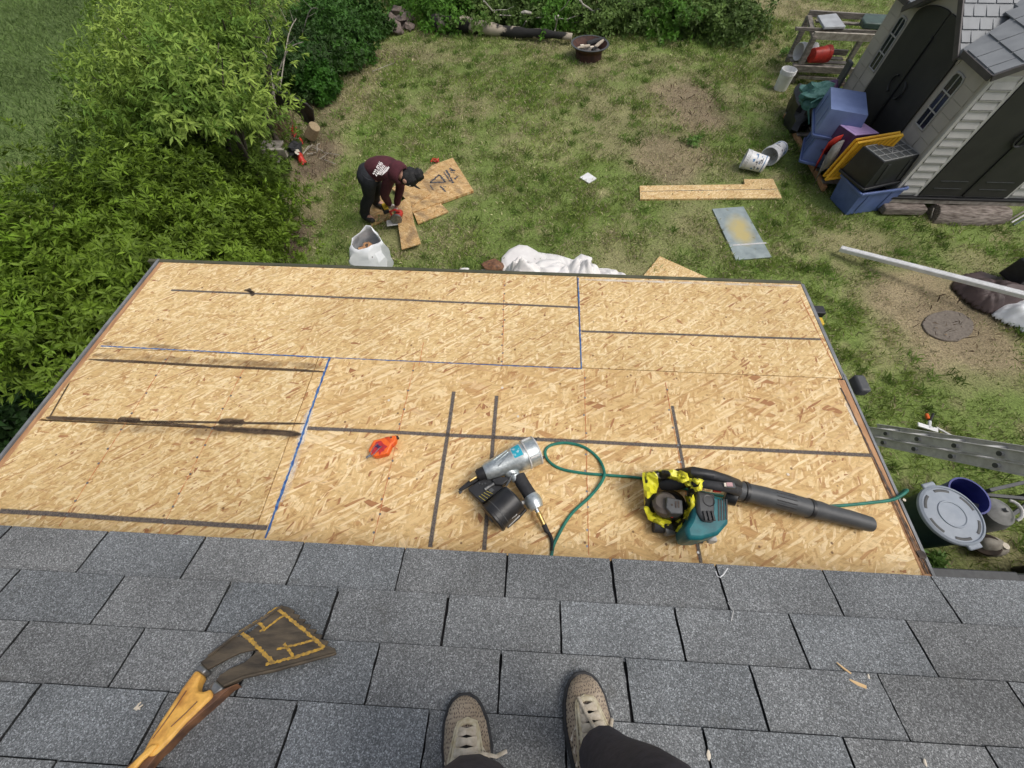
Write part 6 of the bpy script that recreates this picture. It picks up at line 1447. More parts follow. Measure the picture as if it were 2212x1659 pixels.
# lettering runs across the back; sighted at three places then pressed onto the cloth
PRW = P('white_print', (.72, .68, .66), None, 60, .8)
def backprint(pa, pb, s, size, hz_=1.225):
    a, b = at(*pa, hz_), at(*pb, hz_); xd = (b - a); toc = (Vector((0, 0, CAMZ)) - a).normalized()
    yd = toc.cross(xd)
    o = text(hood, 'back_print', s, (a + b) / 2, xd, yd, size, PRW, .001)
    return o
backprint(c5w(520, 392), c5w(580, 275), '222-9246', .075)
mb = MB()
pr = [c5w(*p) for p in [(590, 410), (648, 365), (680, 318), (665, 305), (640, 335), (605, 375)]]
mb.prism([at(*p, 1.21) for p in pr], (0, 0, -.002)); o = mb.build('back_print', PRW, hood)
for k, (pa, pb) in enumerate([((545, 398), (612, 292)), ((558, 402), (628, 298)), ((572, 404), (645, 312))]):
    mb = MB(); a, b = at(*c5w(*pa), 1.215), at(*c5w(*pb), 1.215); mb.tube([a.lerp(b, q_ / 12) for q_ in range(13)], [.004 + .004 * (q_ % 2) for q_ in range(13)], 6); o = mb.build('back_print', PRW, hood)
# circular saw in his hands and the drill battery
sc = at(858, 470, .13)
sw = thing('circular_saw', 'red and black circular saw cutting the narrow board', 'circular saw', sc)
mb = MB(); mb.box(sc + Vector((-.02, -.04, -.055)), (.30, .14, .006), .25); mb.build('base_plate', M['alu_old'], sw)
mb = MB(); mb.lathe(sc + Vector((0, -.05, .02)), (.25, -1, 0), [(.085, 0), (.09, .01), (.085, .035)], 24); mb.build('blade_guard', M['steel_gray'], sw)
mb = MB(); mb.lathe(sc + Vector((0.02, -.0, .03)), (.2, 1, 0), [(.05, -.06), (.055, -.02), (.055, .08), (.04, .11)], 18); mb.build('motor_housing', M['red'], sw)
mb = MB(); mb.tube([sc + Vector((-.08, 0, .03)), sc + Vector((-.09, .01, .10)), sc + Vector((-.01, .02, .13)), sc + Vector((.06, .02, .09))], .018, 8); mb.build('handle', M['red'], sw)
dc = at(832, 452, .18)
dr = thing('cordless_drill', 'yellow and black cordless tool beside the saw, near the worker glove', 'power tool', dc)
mb = MB(); mb.box(dc, (.09, .16, .06), .5); mb.build('battery', M['blackpl'], dr, bevel=.01)
mb = MB(); mb.box(dc + Vector((0.01, .01, .045)), (.08, .14, .035), .5); mb.build('base', M['sawyellow'], dr, bevel=.01)
mb = MB(); mb.tube([dc + Vector((.0, .0, .05)), dc + Vector((.05, .06, .09))], .028, 10); mb.build('grip', M['sawyellow'], dr)

# ---- the photographer standing on the shingles; only shoes and trouser legs are in view
Ph = thing('person', 'person taking the photo, seen as tan sneakers and dark trousers on the shingles', 'person', RO.W(1.25, -.55, 0))
KN = None
def knitmat():
    m, t, b = newmat('worn_tan_knit'); b.inputs['Roughness'].default_value = .95
    tc = t.nodes.new('ShaderNodeTexCoord'); mp = t.nodes.new('ShaderNodeMapping'); mp.inputs['Scale'].default_value = (300, 120, 1); t.links.new(tc.outputs['UV'], mp.inputs[0])
    vo = t.nodes.new('ShaderNodeTexVoronoi'); vo.voronoi_dimensions = '2D'; vo.inputs['Scale'].default_value = 1; vo.inputs['Randomness'].default_value = .6; t.links.new(mp.outputs[0], vo.inputs['Vector'])
    dots = ramp(t, vo.outputs['Distance'], [(.20, 0.0), (.30, 1.0)])
    v = coords(t); base = ramp(t, nz(t, v, 22, 6), [(.35, (.46, .375, .285)), (.65, (.32, .25, .175))])
    c = mixc(t, dots, (.10, .07, .06), base); t.links.new(c, b.inputs['Base Color']); bump(t, b, dots, .4, .002); return m
M['knit'] = knitmat()
def shoe(toe_px, heel_dir_px, side, label):
    tx, ty = RO.loc(*toe_px, .02); hx, hy = RO.loc(*heel_dir_px, .02)
    d = Vector((hx - tx, hy - ty)); d.normalize(); rz = math.atan2(-d.y, -d.x) - math.pi / 2       # local +y points to the toe
    m_ = RO.M(tx, ty, 0, rz)
    par = thing('sneaker_frame', None, None, M=m_) if False else Ph
    L = .285; ns = 22; nr = 20
    def prof(t):                                                 # t 0 toe .. 1 heel : half width, height, centre shift
        w = np.interp(t, [0, .03, .08, .18, .33, .5, .7, .88, .97, 1], [.006, .022, .034, .045, .0495, .044, .037, .036, .028, .01])
        h = np.interp(t, [0, .04, .12, .25, .40, .55, .70, .85, 1], [.022, .038, .052, .060, .072, .090, .102, .100, .085])
        cx = side * np.interp(t, [0, .1, .3, .6, 1], [.012, .010, .004, -.004, 0]); return float(w), float(h), float(cx)
    mb = MB(m_); vs = []; uvs = []
    for i in range(ns + 1):
        t = i / ns; w, h, cx = prof(t)
        for j in range(nr + 1):
            a = math.pi * j / nr; e = .8
            x = cx - w * math.copysign(abs(math.cos(a)) ** e, math.cos(a)); z = .022 + (h - .022) * math.sin(a) ** .75
            vs.append((x, -t * L, z)); 
    mb.add(vs, [(i * (nr + 1) + j, i * (nr + 1) + j + 1, (i + 1) * (nr + 1) + j + 1, (i + 1) * (nr + 1) + j) for i in range(ns) for j in range(nr)])
    up = mb.build('sneaker_upper', M['knit'], Ph, ang=80)
    uvl = up.data.uv_layers.new(name='UVMap'); inv = m_.inverted() @ wm(Ph)
    for lp in up.data.loops:
        p = inv @ up.data.vertices[lp.vertex_index].co; uvl.data[lp.index].uv = (p.x * 1.0, p.y)
    mb = MB(m_); ol = [];
    for i in range(29):
        t = i / 28; w, h, cx = prof(t); ol.append((cx - w - .006, -t * (L + .008) + .004))
    for i in range(28, -1, -1):
        t = i / 28; w, h, cx = prof(t); ol.append((cx + w + .006, -t * (L + .008) + .004))
    mb.prism([(x, y, .026) for x, y in ol], (0, 0, -.024)); mb.build('sole', M['sole'], up, bevel=.004)
    def surf(x, y, lift=.003):                                   # height of the upper at a point
        t = min(1, max(0, -y / L)); w, h, cx = prof(t); u = max(-1, min(1, (x - cx) / w)); c_ = abs(u) ** (1 / .8); s_ = math.sqrt(max(0, 1 - c_ * c_))
        return Vector((x, y, .022 + (h - .022) * s_ ** .75 + lift))
    # eyestay: pale U-shaped overlay, dark tongue, laces
    mb = MB(m_); g = []
    for i in range(9):
        for j in range(7):
            y = -.066 - i * .0115; x = side * .002 + (j / 6 - .5) * (.026 + i * .0032); g.append(surf(x, y, .0012))
    mb.add(g, [(i * 7 + j, i * 7 + j + 1, (i + 1) * 7 + j + 1, (i + 1) * 7 + j) for i in range(8) for j in range(6)]); mb.build('tongue', M['blackrub'], up)
    ht = lambda i: .018 + i * .0019
    mb = MB(m_); pts = [surf(side * .002 - ht(8 - i), -.066 - (8 - i) * .0115) for i in range(9)] + [surf(side * .002 - .012, -.059), surf(side * .002, -.056), surf(side * .002 + .012, -.059)] + [surf(side * .002 + ht(i), -.066 - i * .0115) for i in range(9)]
    mb.tube(pts, .0052, 8, flat=.5); mb.build('eyestay', M['stain_tan'], up)
    mb = MB(m_); pts = [surf(side * .002 - ht(8 - i) * 1.35, -.068 - (8 - i) * .0115) for i in range(9)] + [surf(side * .002 - .02, -.057), surf(side * .002, -.050), surf(side * .002 + .02, -.057)] + [surf(side * .002 + ht(i) * 1.35, -.068 - i * .0115) for i in range(9)]
    mb.tube(pts, .0022, 6, flat=.5); mb.build('eyestay_seam', M['stain_tan'], up)
    for i in range(5):
        y = -.070 - i * .017; w_ = ht(i * 1.6)
        for s_ in (-1, 1):
            pts = [surf(side * .002 - s_ * w_ * (1 - 2 * k / 6) , y - .009 * k / 6, .004 + .005 * math.sin(math.pi * k / 6)) for k in range(7)]
            mb = MB(m_); mb.tube(pts, .0052, 6, flat=.35); mb.build('lace', M['lace'], up)
    # loose lace end
    mb = MB(m_)
    if side > 0: pts = [surf(.004, -.15, .014), surf(.006, -.125, .014), surf(-.006, -.085, .012), surf(-.012, -.052, .007)]
    else: pts = [surf(-.01, -.135, .014), surf(.01, -.118, .014), surf(.03, -.112, .014), Vector((.058, -.115, .055)), Vector((.080, -.105, .035))]
    mb.tube(pts, .0036, 6, flat=.5); mb.build('lace_end', M['lace'], up)
    if side > 0:
        mb = MB(m_); mb.tube([surf(.006, -.145, .014), surf(.035, -.12, .014), Vector((.052, -.098, .048))], .0036, 6, flat=.5); mb.build('lace_end', M['lace'], up)
    for s_ in (-1, 1):
        for k in range(3):
            mb = MB(m_); mb.tube([surf(side * .002 + s_ * .030, -.10 - k * .02, .001), surf(side * .002 + s_ * .046, -.12 - k * .02, .001)], .004, 5, flat=.35); mb.build('side_stripe', M['whitechalk'], up)
    return m_
mL = shoe((1015, 1500), (1012, 1640), -1, 'left'); mR = shoe((1243, 1457), (1276, 1600), 1, 'right')
aL = mL @ Vector((0, -.188, .115)); aR = mR @ Vector((0, -.178, .115))
# legs, torso, arms and head of the photographer behind the lens: one body under clothing
kL = at(1030, 1800, aL.z + .36); kR = at(1475, 1800, aR.z + .36)
hL_ = aL + Vector((.03, -.34, .80)); hR_ = hL_ + Vector((.24, .02, 0)); pv = (hL_ + hR_) / 2 + Vector((0, 0, .04))
chs = pv + Vector((0, .0, .40)); nk = chs + Vector((0, .02, .18)); hd = nk + Vector((0, .05, .13)); hdt = hd + Vector((0, .03, .09))
sl_p, sr_p = chs + Vector((-.19, 0, .08)), chs + Vector((.19, 0, .08))
eL_, eR_ = sl_p + Vector((-.10, .05, -.28)), sr_p + Vector((.10, .05, -.28)); 
camP = Vector((0, 0, CAMZ)); back = Vector((RM @ np.array([0, 0, 1.0])).tolist())
wL_, wR_ = camP + back * .14 + Vector((-.07, -.06, .0)), camP + back * .14 + Vector((.12, -.06, 0))
J = {'pel': (pv, .13), 'che': (chs, .14), 'nk': (nk, .055), 'hd': (hd, .085), 'ht': (hdt, .08), 'hL': (hL_, .085), 'kL': (kL, .055), 'aL': (aL, .036), 'hR': (hR_, .085), 'kR': (kR, .055), 'aR': (aR, .036),
     'sL': (sl_p, .06), 'eL': (eL_, .04), 'wL': (wL_, .025), 'sR': (sr_p, .06), 'eR': (eR_, .04), 'wR': (wR_, .025)}
skinned('body', J, [('pel', 'che'), ('che', 'nk'), ('nk', 'hd'), ('hd', 'ht'), ('pel', 'hL'), ('hL', 'kL'), ('kL', 'aL'), ('pel', 'hR'), ('hR', 'kR'), ('kR', 'aR'), ('che', 'sL'), ('sL', 'eL'), ('eL', 'wL'), ('che', 'sR'), ('sR', 'eR'), ('eR', 'wR')], M['skin'], Ph)
Jt = {'p': (pv, .15), 'hL': (hL_, .115), 'kL': (kL, .082), 'cL': (aL.lerp(kL, .35), .070), 'aL': (aL + Vector((0, .012, .02)), .060), 'bL': (aL + Vector((0, .015, -.03)), .056),
      'hR': (hR_, .115), 'kR': (kR, .080), 'cR': (aR.lerp(kR, .35), .064), 'aR': (aR + Vector((0, .012, .01)), .056), 'bR': (aR + Vector((0, .015, -.03)), .056)}
skinned('trousers', Jt, [('p', 'hL'), ('hL', 'kL'), ('kL', 'cL'), ('cL', 'aL'), ('aL', 'bL'), ('p', 'hR'), ('hR', 'kR'), ('kR', 'cR'), ('cR', 'aR'), ('aR', 'bR')], M['trousers'], Ph)
Jj = {'p': (pv + Vector((0, 0, .02)), .165), 'c': (chs, .17), 'n': (nk - Vector((0, 0, .04)), .09), 'sL': (sl_p, .085), 'eL': (eL_, .06), 'wL': (eL_.lerp(wL_, .75), .042), 'sR': (sr_p, .085), 'eR': (eR_, .06), 'wR': (eR_.lerp(wR_, .75), .042)}
skinned('jacket', Jj, [('p', 'c'), ('c', 'n'), ('c', 'sL'), ('sL', 'eL'), ('eL', 'wL'), ('c', 'sR'), ('sR', 'eR'), ('eR', 'wR')], M['trouser_brown'], Ph)
mb = MB(); mb.ball(hd.lerp(hdt, .6) + Vector((0, -.02, .02)), (.10, .115, .11), 16, 10, .15); mb.build('hair', M['hair'], Ph)
for s_ in (-.035, .035):
    mb = MB(); mb.ball(hd + Vector((s_, .095, .03)), .012, 8, 6); mb.build('eye', M['whitechalk'], Ph)
    mb = MB(); mb.ball(hd + Vector((s_ * 2.5, .0, .02)), (.012, .022, .032), 8, 6); mb.build('ear', M['skin'], Ph)
mb = MB(); mb.ball(hd + Vector((0, .105, .0)), (.014, .02, .024), 8, 6); mb.build('nose', M['skin'], Ph)
mb = MB(); mb.box(hd + Vector((0, .095, -.04)), (.05, .012, .010)); mb.build('mouth', M['red'], Ph)
for w_, e_, sd in ((wL_, eL_, 1), (wR_, eR_, -1)):
    hand(Ph, w_, (w_ - e_), sd, (0, .2, -1), .9, 1.0, 'skin', 'hand')

# ================================================================== TOOLS ON THE ROOF
# ---- tear-off shovel
sv = thing('roofing_shovel', 'toothed black tear-off shovel with split orange wooden handle on the shingles', 'shovel', RO.at(550, 1450, 0))
S3 = lambda pts: [c3(*p) for p in pts]
H1, H0 = .026, .018
top = [(1190, 365), (1540, 78), (1592, 92), (1650, 122), (1636, 150), (1700, 165), (1680, 195), (1752, 205), (1726, 240), (1800, 252), (1775, 288), (1855, 298), (1826, 335), (1905, 346), (1880, 385), (1962, 402), (1940, 442), (2020, 470), (2034, 522), (1480, 680), (1310, 490), (1262, 488)]
mb = MB(); mb.plate(RO, S3(top), H1, H0)
mb.plate(RO, S3([(1190, 365), (1262, 488), (1150, 512), (1040, 565), (900, 640), (850, 668), (785, 605), (860, 540), (1010, 420), (1095, 362)]), H1, H0)
mb.plate(RO, S3([(1310, 490), (1480, 680), (1180, 745), (1110, 790), (1000, 830), (930, 770), (965, 715), (1070, 650), (1190, 600), (1262, 540)]), H1, H0)
bld = mb.build('blade', M['steel_dark'], sv, bevel=.0015)
# raised rails along the edges of the blade and the yellow pressed channel
for ch_ in [[(860, 545), (1090, 368), (1540, 84)], [(1010, 812), (1180, 738), (1480, 668), (2020, 524)]]:
    mb = MB(); mb.tube([RO.at(*c3(*p), H1 + .002) for p in ch_], .0035, 6); mb.build('edge_rib', M['steel_dark'], bld)
for ch_, w_ in [([(1185, 360), (1345, 268), (1520, 140), (1600, 205), (1780, 350), (1870, 430), (1955, 500)], .0045), ([(1600, 205), (1545, 235), (1440, 318), (1370, 355)], .0034), ([(1330, 262), (1385, 290), (1420, 345)], .004), ([(1870, 430), (1740, 465), (1600, 500), (1525, 515)], .0034),
               ([(1590, 465), (1640, 530), (1680, 590)], .004), ([(1945, 505), (1680, 588), (1480, 640), (1425, 655)], .0042), ([(1210, 368), (1300, 440), (1390, 535), (1490, 630)], .0052)]:
    for i in range(len(ch_) - 1):
        mb = MB(); ragged(mb, RO, c3(*ch_[i]), c3(*ch_[i + 1]), w_ * 1.5, H1 + .0012, i, step=.004, jag=.45); mb.build('yellow_groove', M['yellow_paint'], bld, flat=True)
for pts in [[(785, 605), (850, 668), (800, 712), (735, 665)], [(930, 770), (1000, 830), (985, 850), (905, 905), (870, 850), (905, 775)]]:
    mb = MB(); mb.plate(RO, S3(pts), H1 + .008, .004); mb.build('weld_socket', M['steel_gray'], sv, bevel=.004)
def slopetube(mb, pts, rads, n=12, flat=1.0): mb.tube([RO.at(*c3(x, y), h) for x, y, h in pts], rads, n, flat=flat)
hd_ = MB(); hd_.plate(RO, S3([(742, 665), (800, 712), (765, 770), (752, 820), (762, 858), (800, 866), (838, 858), (872, 835), (905, 905), (650, 1150), (480, 1340), (355, 1460), (240, 1452), (325, 1290), (410, 1150), (520, 985), (620, 830)]), .040, .006)
hdl = hd_.build('handle', M['wood_bright'], sv, bevel=.006)
mb = MB(); mb.plate(RO, S3([(1130, 792), (1060, 830), (940, 940), (800, 1060), (640, 1200), (450, 1400), (400, 1440), (300, 1560), (230, 1640), (-140, 2100), (-330, 1990), (60, 1600), (130, 1540), (240, 1450), (300, 1462), (420, 1350), (640, 1150), (900, 900), (990, 850)]), .034, .006); mb.build('handle_shaft', M['wood_dark'], hdl, bevel=.01)
mb = MB(); mb.plate(RO, S3([(110, 1569), (240, 1440), (330, 1350), (400, 1345), (330, 1430), (250, 1500), (150, 1620), (60, 1640)]), .046, .036); mb.build('handle_splinter', M['wood_bright'], hdl, bevel=.004)
mb = MB(); mb.tube([RO.at(*c3(*p), .0415) for p in [(660, 860), (560, 1010), (440, 1180), (350, 1300)]], .0012, 5); mb.tube([RO.at(*c3(*p), .0415) for p in [(760, 960), (640, 1080), (520, 1190)]], .0012, 5); mb.build('handle_crack', M['wood_dark'], hdl)
# ---- chalk box
cc = zz(1300, 1650, .1808)
cb_ = thing('chalk_line_box', 'orange chalk line box with wire crank lying on the strand board', 'chalk box', PO.at(825, 968, 0))
K = lambda pts: [cc(*p) for p in pts]
mb = MB(); mb.plate(PO, K([(940, 455), (1190, 395), (1390, 345), (1440, 360), (1420, 480), (1330, 560), (1250, 740), (1040, 800), (940, 810), (840, 705), (830, 660)]), .036, .002); bx = mb.build('case', M['orange'], cb_, bevel=.005)
mb = MB(); mb.plate(PO, K([(1000, 500), (1110, 470), (1160, 540), (1250, 600), (1190, 640), (1170, 690), (1110, 720), (1075, 780), (1050, 700), (960, 770), (900, 740), (950, 600)]), .0372, .034); mb.build('chalk_smear', M['redchalkbox'], bx)
mb = MB(); mb.plate(PO, K([(1020, 540), (1100, 590), (1060, 640), (980, 600)]), .040, .034); mb.build('reel_slot', M['darkpurple'], bx, bevel=.002)
mb = MB(); mb.lathe(PO.at(*cc(1325, 400), .036), PO.N, [(.0045, -.001), (.004, .0012)], 14); mb.build('hole', M['char'], bx)
mb = MB(); mb.plate(PO, K([(1390, 345), (1470, 352), (1488, 380), (1440, 415), (1415, 400)]), .030, .006); mb.build('nose', M['trouser_brown'], cb_, bevel=.004)
for dx in (0, 25, 50):
    mb = MB(); mb.tube([PO.at(*cc(1190 + dx, 395 - dx * .2), .037), PO.at(*cc(1300 + dx * .7, 500 - dx), .038), PO.at(*cc(1360 + dx * .4, 590 - dx), .030)], .0011, 5); mb.build('string_wrap', M['red'], bx)
mb = MB(); mb.tube([PO.at(*cc(1360, 580), .028), PO.at(*cc(1410, 620), .016), PO.at(*cc(1470, 655), .006)], .0014, 5); mb.build('string_end', M['red'], cb_)
for ch_ in ([(1050, 530), (960, 600), (900, 700), (850, 790)], [(1130, 590), (1050, 650), (960, 760), (870, 830)]):
    mb = MB(); mb.tube([PO.at(*cc(*p), .044 - .002 * i) for i, p in enumerate(ch_)], .0016, 6); mb.build('crank_wire', M['chrome'], cb_)
mb = MB(); mb.tube([PO.at(*cc(890, 780), .040), PO.at(*cc(790, 845), .036)], [.006, .005], 10); mb.build('crank_hook', M['chrome'], cb_)
mb = MB(); mb.tube([PO.at(*cc(1440, 420), .02), PO.at(*cc(1400, 560), .004)], .0012, 5); mb.build('string_end', M['darkwood'], cb_)
# ---- coil nailer
c1 = zz(1350, 1620, .4521)
nl = thing('coil_nailer', 'silver and black pneumatic coil nailer lying on the strand board', 'nail gun', PO.at(1090, 1050, 0))
n1 = lambda x, y, h: PO.at(*c1(x, y), h)
hb_ = .072
a0 = n1(1258, 520, hb_); a1 = n1(1690, 335, hb_); ax = (a1 - a0); LB = ax.length; axn = ax.normalized()
mb = MB(); mb.lathe(a0, axn, [(.030, -.012), (.035, 0), (.038, .02), (.041, .05), (.047, LB * .45), (.053, LB * .58), (.056, LB * .66), (.057, LB * .74), (.059, LB * .745), (.059, LB * .97), (.055, LB * 1.0), (.048, LB * 1.01)], 36); bod = mb.build('body', M['alu'], nl)
for ph, w in ((.9, .6), (2.4, .5)):
    mb = MB(); n_ = PO.N; s_ = axn.cross(n_).normalized()
    dr_ = n_ * math.sin(ph) + s_ * math.cos(ph); mb.box((0, 0, 0), (LB * .17, .008, .012), M=Matrix.Translation(a0 + axn * LB * .86 + dr_ * .0585) @ Matrix((axn, axn.cross(dr_), dr_)).transposed().to_4x4()); mb.build('cap_rib', M['alu_old'], bod, bevel=.002)
for z in (.745, .965):
    mb = MB(); mb.lathe(a0 + axn * LB * z, axn, [(.058, 0), (.0605, .002), (.0605, .006), (.058, .008)], 36, False, False); mb.build('cap_seam', M['alu_old'], bod)
for ang_ in (0, 1.57, 3.14, 4.71):
    n_ = PO.N; s_ = axn.cross(n_).normalized(); dr_ = n_ * math.sin(ang_ + .5) + s_ * math.cos(ang_ + .5)
    mb = MB(); mb.lathe(a0 + axn * LB * .97 + dr_ * .055, axn, [(.005, 0), (.005, .016), (.003, .018)], 10); mb.build('cap_bolt', M['blackpl'], bod)
def onbody(t, ph, lift=.0008):
    rad = float(np.interp(t, [0, .2, .45, .58, .66, .74, 1], [.035, .041, .047, .053, .056, .057, .059])) + lift
    n_ = PO.N; s_ = axn.cross(n_).normalized(); return a0 + axn * LB * t + (n_ * math.cos(ph) + s_ * math.sin(ph)) * rad
def patchb(t0, t1, p0, p1, mt, name, lift=.0010, sk_=0):
    mb = MB(); g = [onbody(t0 + (t1 - t0) * i / 6 + sk_ * j / 8, p0 + (p1 - p0) * j / 8, lift) for i in range(7) for j in range(9)]
    mb.add(g, [(i * 9 + j, i * 9 + j + 1, (i + 1) * 9 + j + 1, (i + 1) * 9 + j) for i in range(6) for j in range(8)]); return mb.build(name, M[mt], bod)
patchb(.50, .70, -.75, .35, 'alu_old', 'label_rim', .0008); patchb(.515, .685, -.68, .28, 'teal_label', 'label', .0016)
for i, t in enumerate((.22, .30, .40)):
    mb = MB(); mb.tube([onbody(.16 + .02 * i, -.5 + .4 * i, .001), onbody(.46, -.9 + .35 * i, .001)], .0022, 5); mb.build('body_rib', M['alu'], bod)
# nose and feed
mb = MB(); mb.lathe(a0 - axn * .045, axn, [(.018, 0), (.024, .008), (.026, .04)], 16); mb.build('nose_collar', M['blackpl'], nl)
mb = MB(); mb.tube([n1(1235, 545, .055), n1(1120, 615, .050), n1(1015, 690, .045)], [.014, .012, .007], 10); ns_ = mb.build('nose', M['blackpl'], nl)
mb = MB(); mb.tube([n1(1015, 690, .045), n1(1030, 710, .040)], [.006, .008], 8); mb.build('nose_tip', M['greypl'], ns_)
mb = MB(); mb.tube([n1(1105, 605, .068), n1(1180, 560, .07)], .006, 8); mb.build('depth_screw', M['brass'], ns_)
mb = MB(); mb.plate(PO, [c1(*p) for p in [(1090, 665), (1250, 555), (1330, 620), (1400, 660), (1330, 720), (1215, 800), (1150, 745), (1095, 690)]], .062, .025); fd_ = mb.build('feed_door', M['blackpl'], nl, bevel=.004)
for k in range(4):
    mb = MB(); mb.tube([n1(1185 + k * 22, 735 - k * 14 + 0, .0635), n1(1240 + k * 22, 778 - k * 20, .0635)], .0012, 5); mb.build('nail_row', M['yellow_nail'], fd_)
mb = MB(); mb.tube([n1(1235, 680, .066), n1(1320, 625, .066)], .006, 10); mb.build('spring', M['steel_gray'], fd_)
mb = MB(); mb.plate(PO, [c1(*p) for p in [(1265, 682), (1295, 662), (1320, 685), (1290, 708)]], .068, .06); mb.build('latch', M['greypl'], fd_, bevel=.001)
for k in range(3):
    mb = MB(); mb.lathe(n1(1190 + 25 * k, 628 + 4 * (k % 2), .064), PO.N, [(.0035, -.002), (.0035, .002)], 8); mb.build('screw', M['greypl'], fd_)
mb = MB(); mb.plate(PO, [c1(*p) for p in [(1290, 590), (1370, 565), (1440, 570), (1440, 600), (1390, 640), (1330, 640)]], .075, .03); mb.build('feed_bracket', M['blackpl'], nl, bevel=.004)
# magazine drum
d0 = n1(1305, 930, .060); d1 = n1(1492, 752, .064); dx_ = (d1 - d0); LD = dx_.length
mb = MB(); mb.lathe(d0, dx_, [(.034, -.006), (.058, -.004), (.061, 0), (.061, .008), (.0585, .010), (.058, LD * .97), (.054, LD * 1.02), (.034, LD * 1.06)], 40); dm_ = mb.build('magazine', M['blackpl'], nl)
mb = MB(); mb.lathe(d0, dx_, [(.058, LD * .25), (.0594, LD * .26), (.0594, LD * .28), (.058, LD * .29)], 40, False, False); mb.build('magazine_seam', M['greypl'], dm_)
mb = MB(); mb.lathe(d0 - dx_.normalized() * .006, dx_, [(.012, -.006), (.014, 0), (.03, .001)], 20); mb.build('hub', M['greypl'], dm_)
for k in range(5):
    p = n1(1448 + k * 12, 966 - k * 10, .072); mb = MB(); mb.box((0, 0, 0), (.0035, .012, .002), M=PO.M(*PO.loc(*c1(1455 + k * 13, 940 - k * 9), .082), .082, -.7)); mb.build('slot_mark', M['alu_old'], dm_)
mb = MB(); mb.tube([n1(1430, 1010, .03), n1(1530, 925, .035), n1(1595, 850, .045)], .006, 8); mb.build('magazine_hinge', M['blackpl'], dm_)
mb = MB(); mb.tube([n1(1445, 1000, .045), n1(1540, 905, .05)], .0022, 6); mb.build('hinge_pin', M['alu_old'], dm_)
# grip and fittings
mb = MB(); mb.tube([n1(1455, 520, .062), n1(1500, 560, .062), n1(1520, 600, .06)], [.030, .024, .020], 14); mb.build('grip_neck', M['alu'], nl)
mb = MB(); mb.tube([n1(1530, 560, .062), n1(1560, 620, .060), n1(1605, 690, .058), n1(1640, 745, .058)], [.026, .0265, .026, .027], 16); mb.build('grip', M['blackrub'], nl)
mb = MB(); mb.tube([n1(1632, 735, .058), n1(1650, 765, .058), n1(1668, 800, .058), n1(1690, 845, .056)], [.028, .033, .0335, .027], 18); ge = mb.build('grip_end', M['alu'], nl)
mb = MB(); mb.tube([n1(1560, 795, .05), n1(1600, 790, .052)], .008, 8); mb.build('belt_bracket', M['alu_old'], ge)
mb = MB(); mb.tube([n1(1475, 545, .075), n1(1450, 600, .07), n1(1420, 650, .06)], [.007, .006, .004], 8); mb.build('trigger', M['greypl'], nl)
for k in range(3):
    mb = MB(); mb.box((0, 0, 0), (.004, .006, .003), M=PO.M(*PO.loc(*c1(1472 + k * 18, 546 - k * 3), .093), .093, .2)); mb.build('body_slot', M['greypl'], nl)
mb = MB(); mb.tube([n1(1685, 850, .052), n1(1700, 880, .050)], .0085, 12); mb.build('air_plug', M['chrome'], nl)
mb = MB(); mb.tube([n1(1698, 878, .048), n1(1712, 905, .046), n1(1722, 925, .044), n1(1750, 985, .038)], [.0105, .0115, .0095, .0095], 14); mb.build('hose_coupler', M['brass'], nl)
# hose with its black spring guard
h_ = thing('air_hose', 'green air hose looping over the strand board and off the right porch edge', 'hose', n1(1760, 1000, 0))
mb = MB(); mb.tube([n1(1750, 985, .036), n1(1775, 1040, .026), n1(1785, 1050, .02)], [.0105, .0095, .008], 12); mb.build('hose_ferrule', M['blackrub'], h_)
sp_ = [n1(1785, 1050, .02), n1(1810, 1090, .012), n1(1824, 1150, .007), n1(1820, 1215, .006)]
def smooth(pts, n=10):
    out = []
    for i in range(len(pts) - 1):
        p0, p1, p2, p3 = pts[max(i - 1, 0)], pts[i], pts[i + 1], pts[min(i + 2, len(pts) - 1)]
        for k in range(n):
            t = k / n; out.append(.5 * ((2 * p1) + (-p0 + p2) * t + (2 * p0 - 5 * p1 + 4 * p2 - p3) * t * t + (-p0 + 3 * p1 - 3 * p2 + p3) * t ** 3))
    return out + [pts[-1]]
pts = smooth(sp_, 10); mb = MB(); mb.tube(pts, [.0062 + .0016 * (i % 2) for i in range(len(pts))], 10); mb.build('hose_spring_guard', M['blackrub'], h_)
H = .006
px_h = [(1190, 1225), (1192, 1196), (1200, 1168), (1232, 1113), (1275, 1072), (1300, 1040), (1305, 1018), (1292, 990), (1262, 966), (1225, 957), (1192, 961), (1178, 974), (1184, 994), (1210, 1012), (1260, 1022), (1320, 1027), (1390, 1034), (1500, 1060), (1600, 1078), (1700, 1092), (1800, 1093), (1880, 1086), (1932, 1078)]
hp = [PO.at(x, y, H + (.010 if 4 < i < 7 else 0)) for i, (x, y) in enumerate(px_h)]
hp += [PO.W(3.735, -1.14, -.02), PO.W(3.76, -1.13, -.25), PO.W(3.74, -1.0, -1.2), Vector((1.6, .9, .05)), Vector((1.9, 1.6, .03))]
hp = [PO.at(1195, 1240, .006), PO.at(1230, 1270, .006)][::-1] + hp
mb = MB(); mb.tube(smooth(hp, 8), .0062, 10); mb.build('hose_tube', M['hose'], h_)
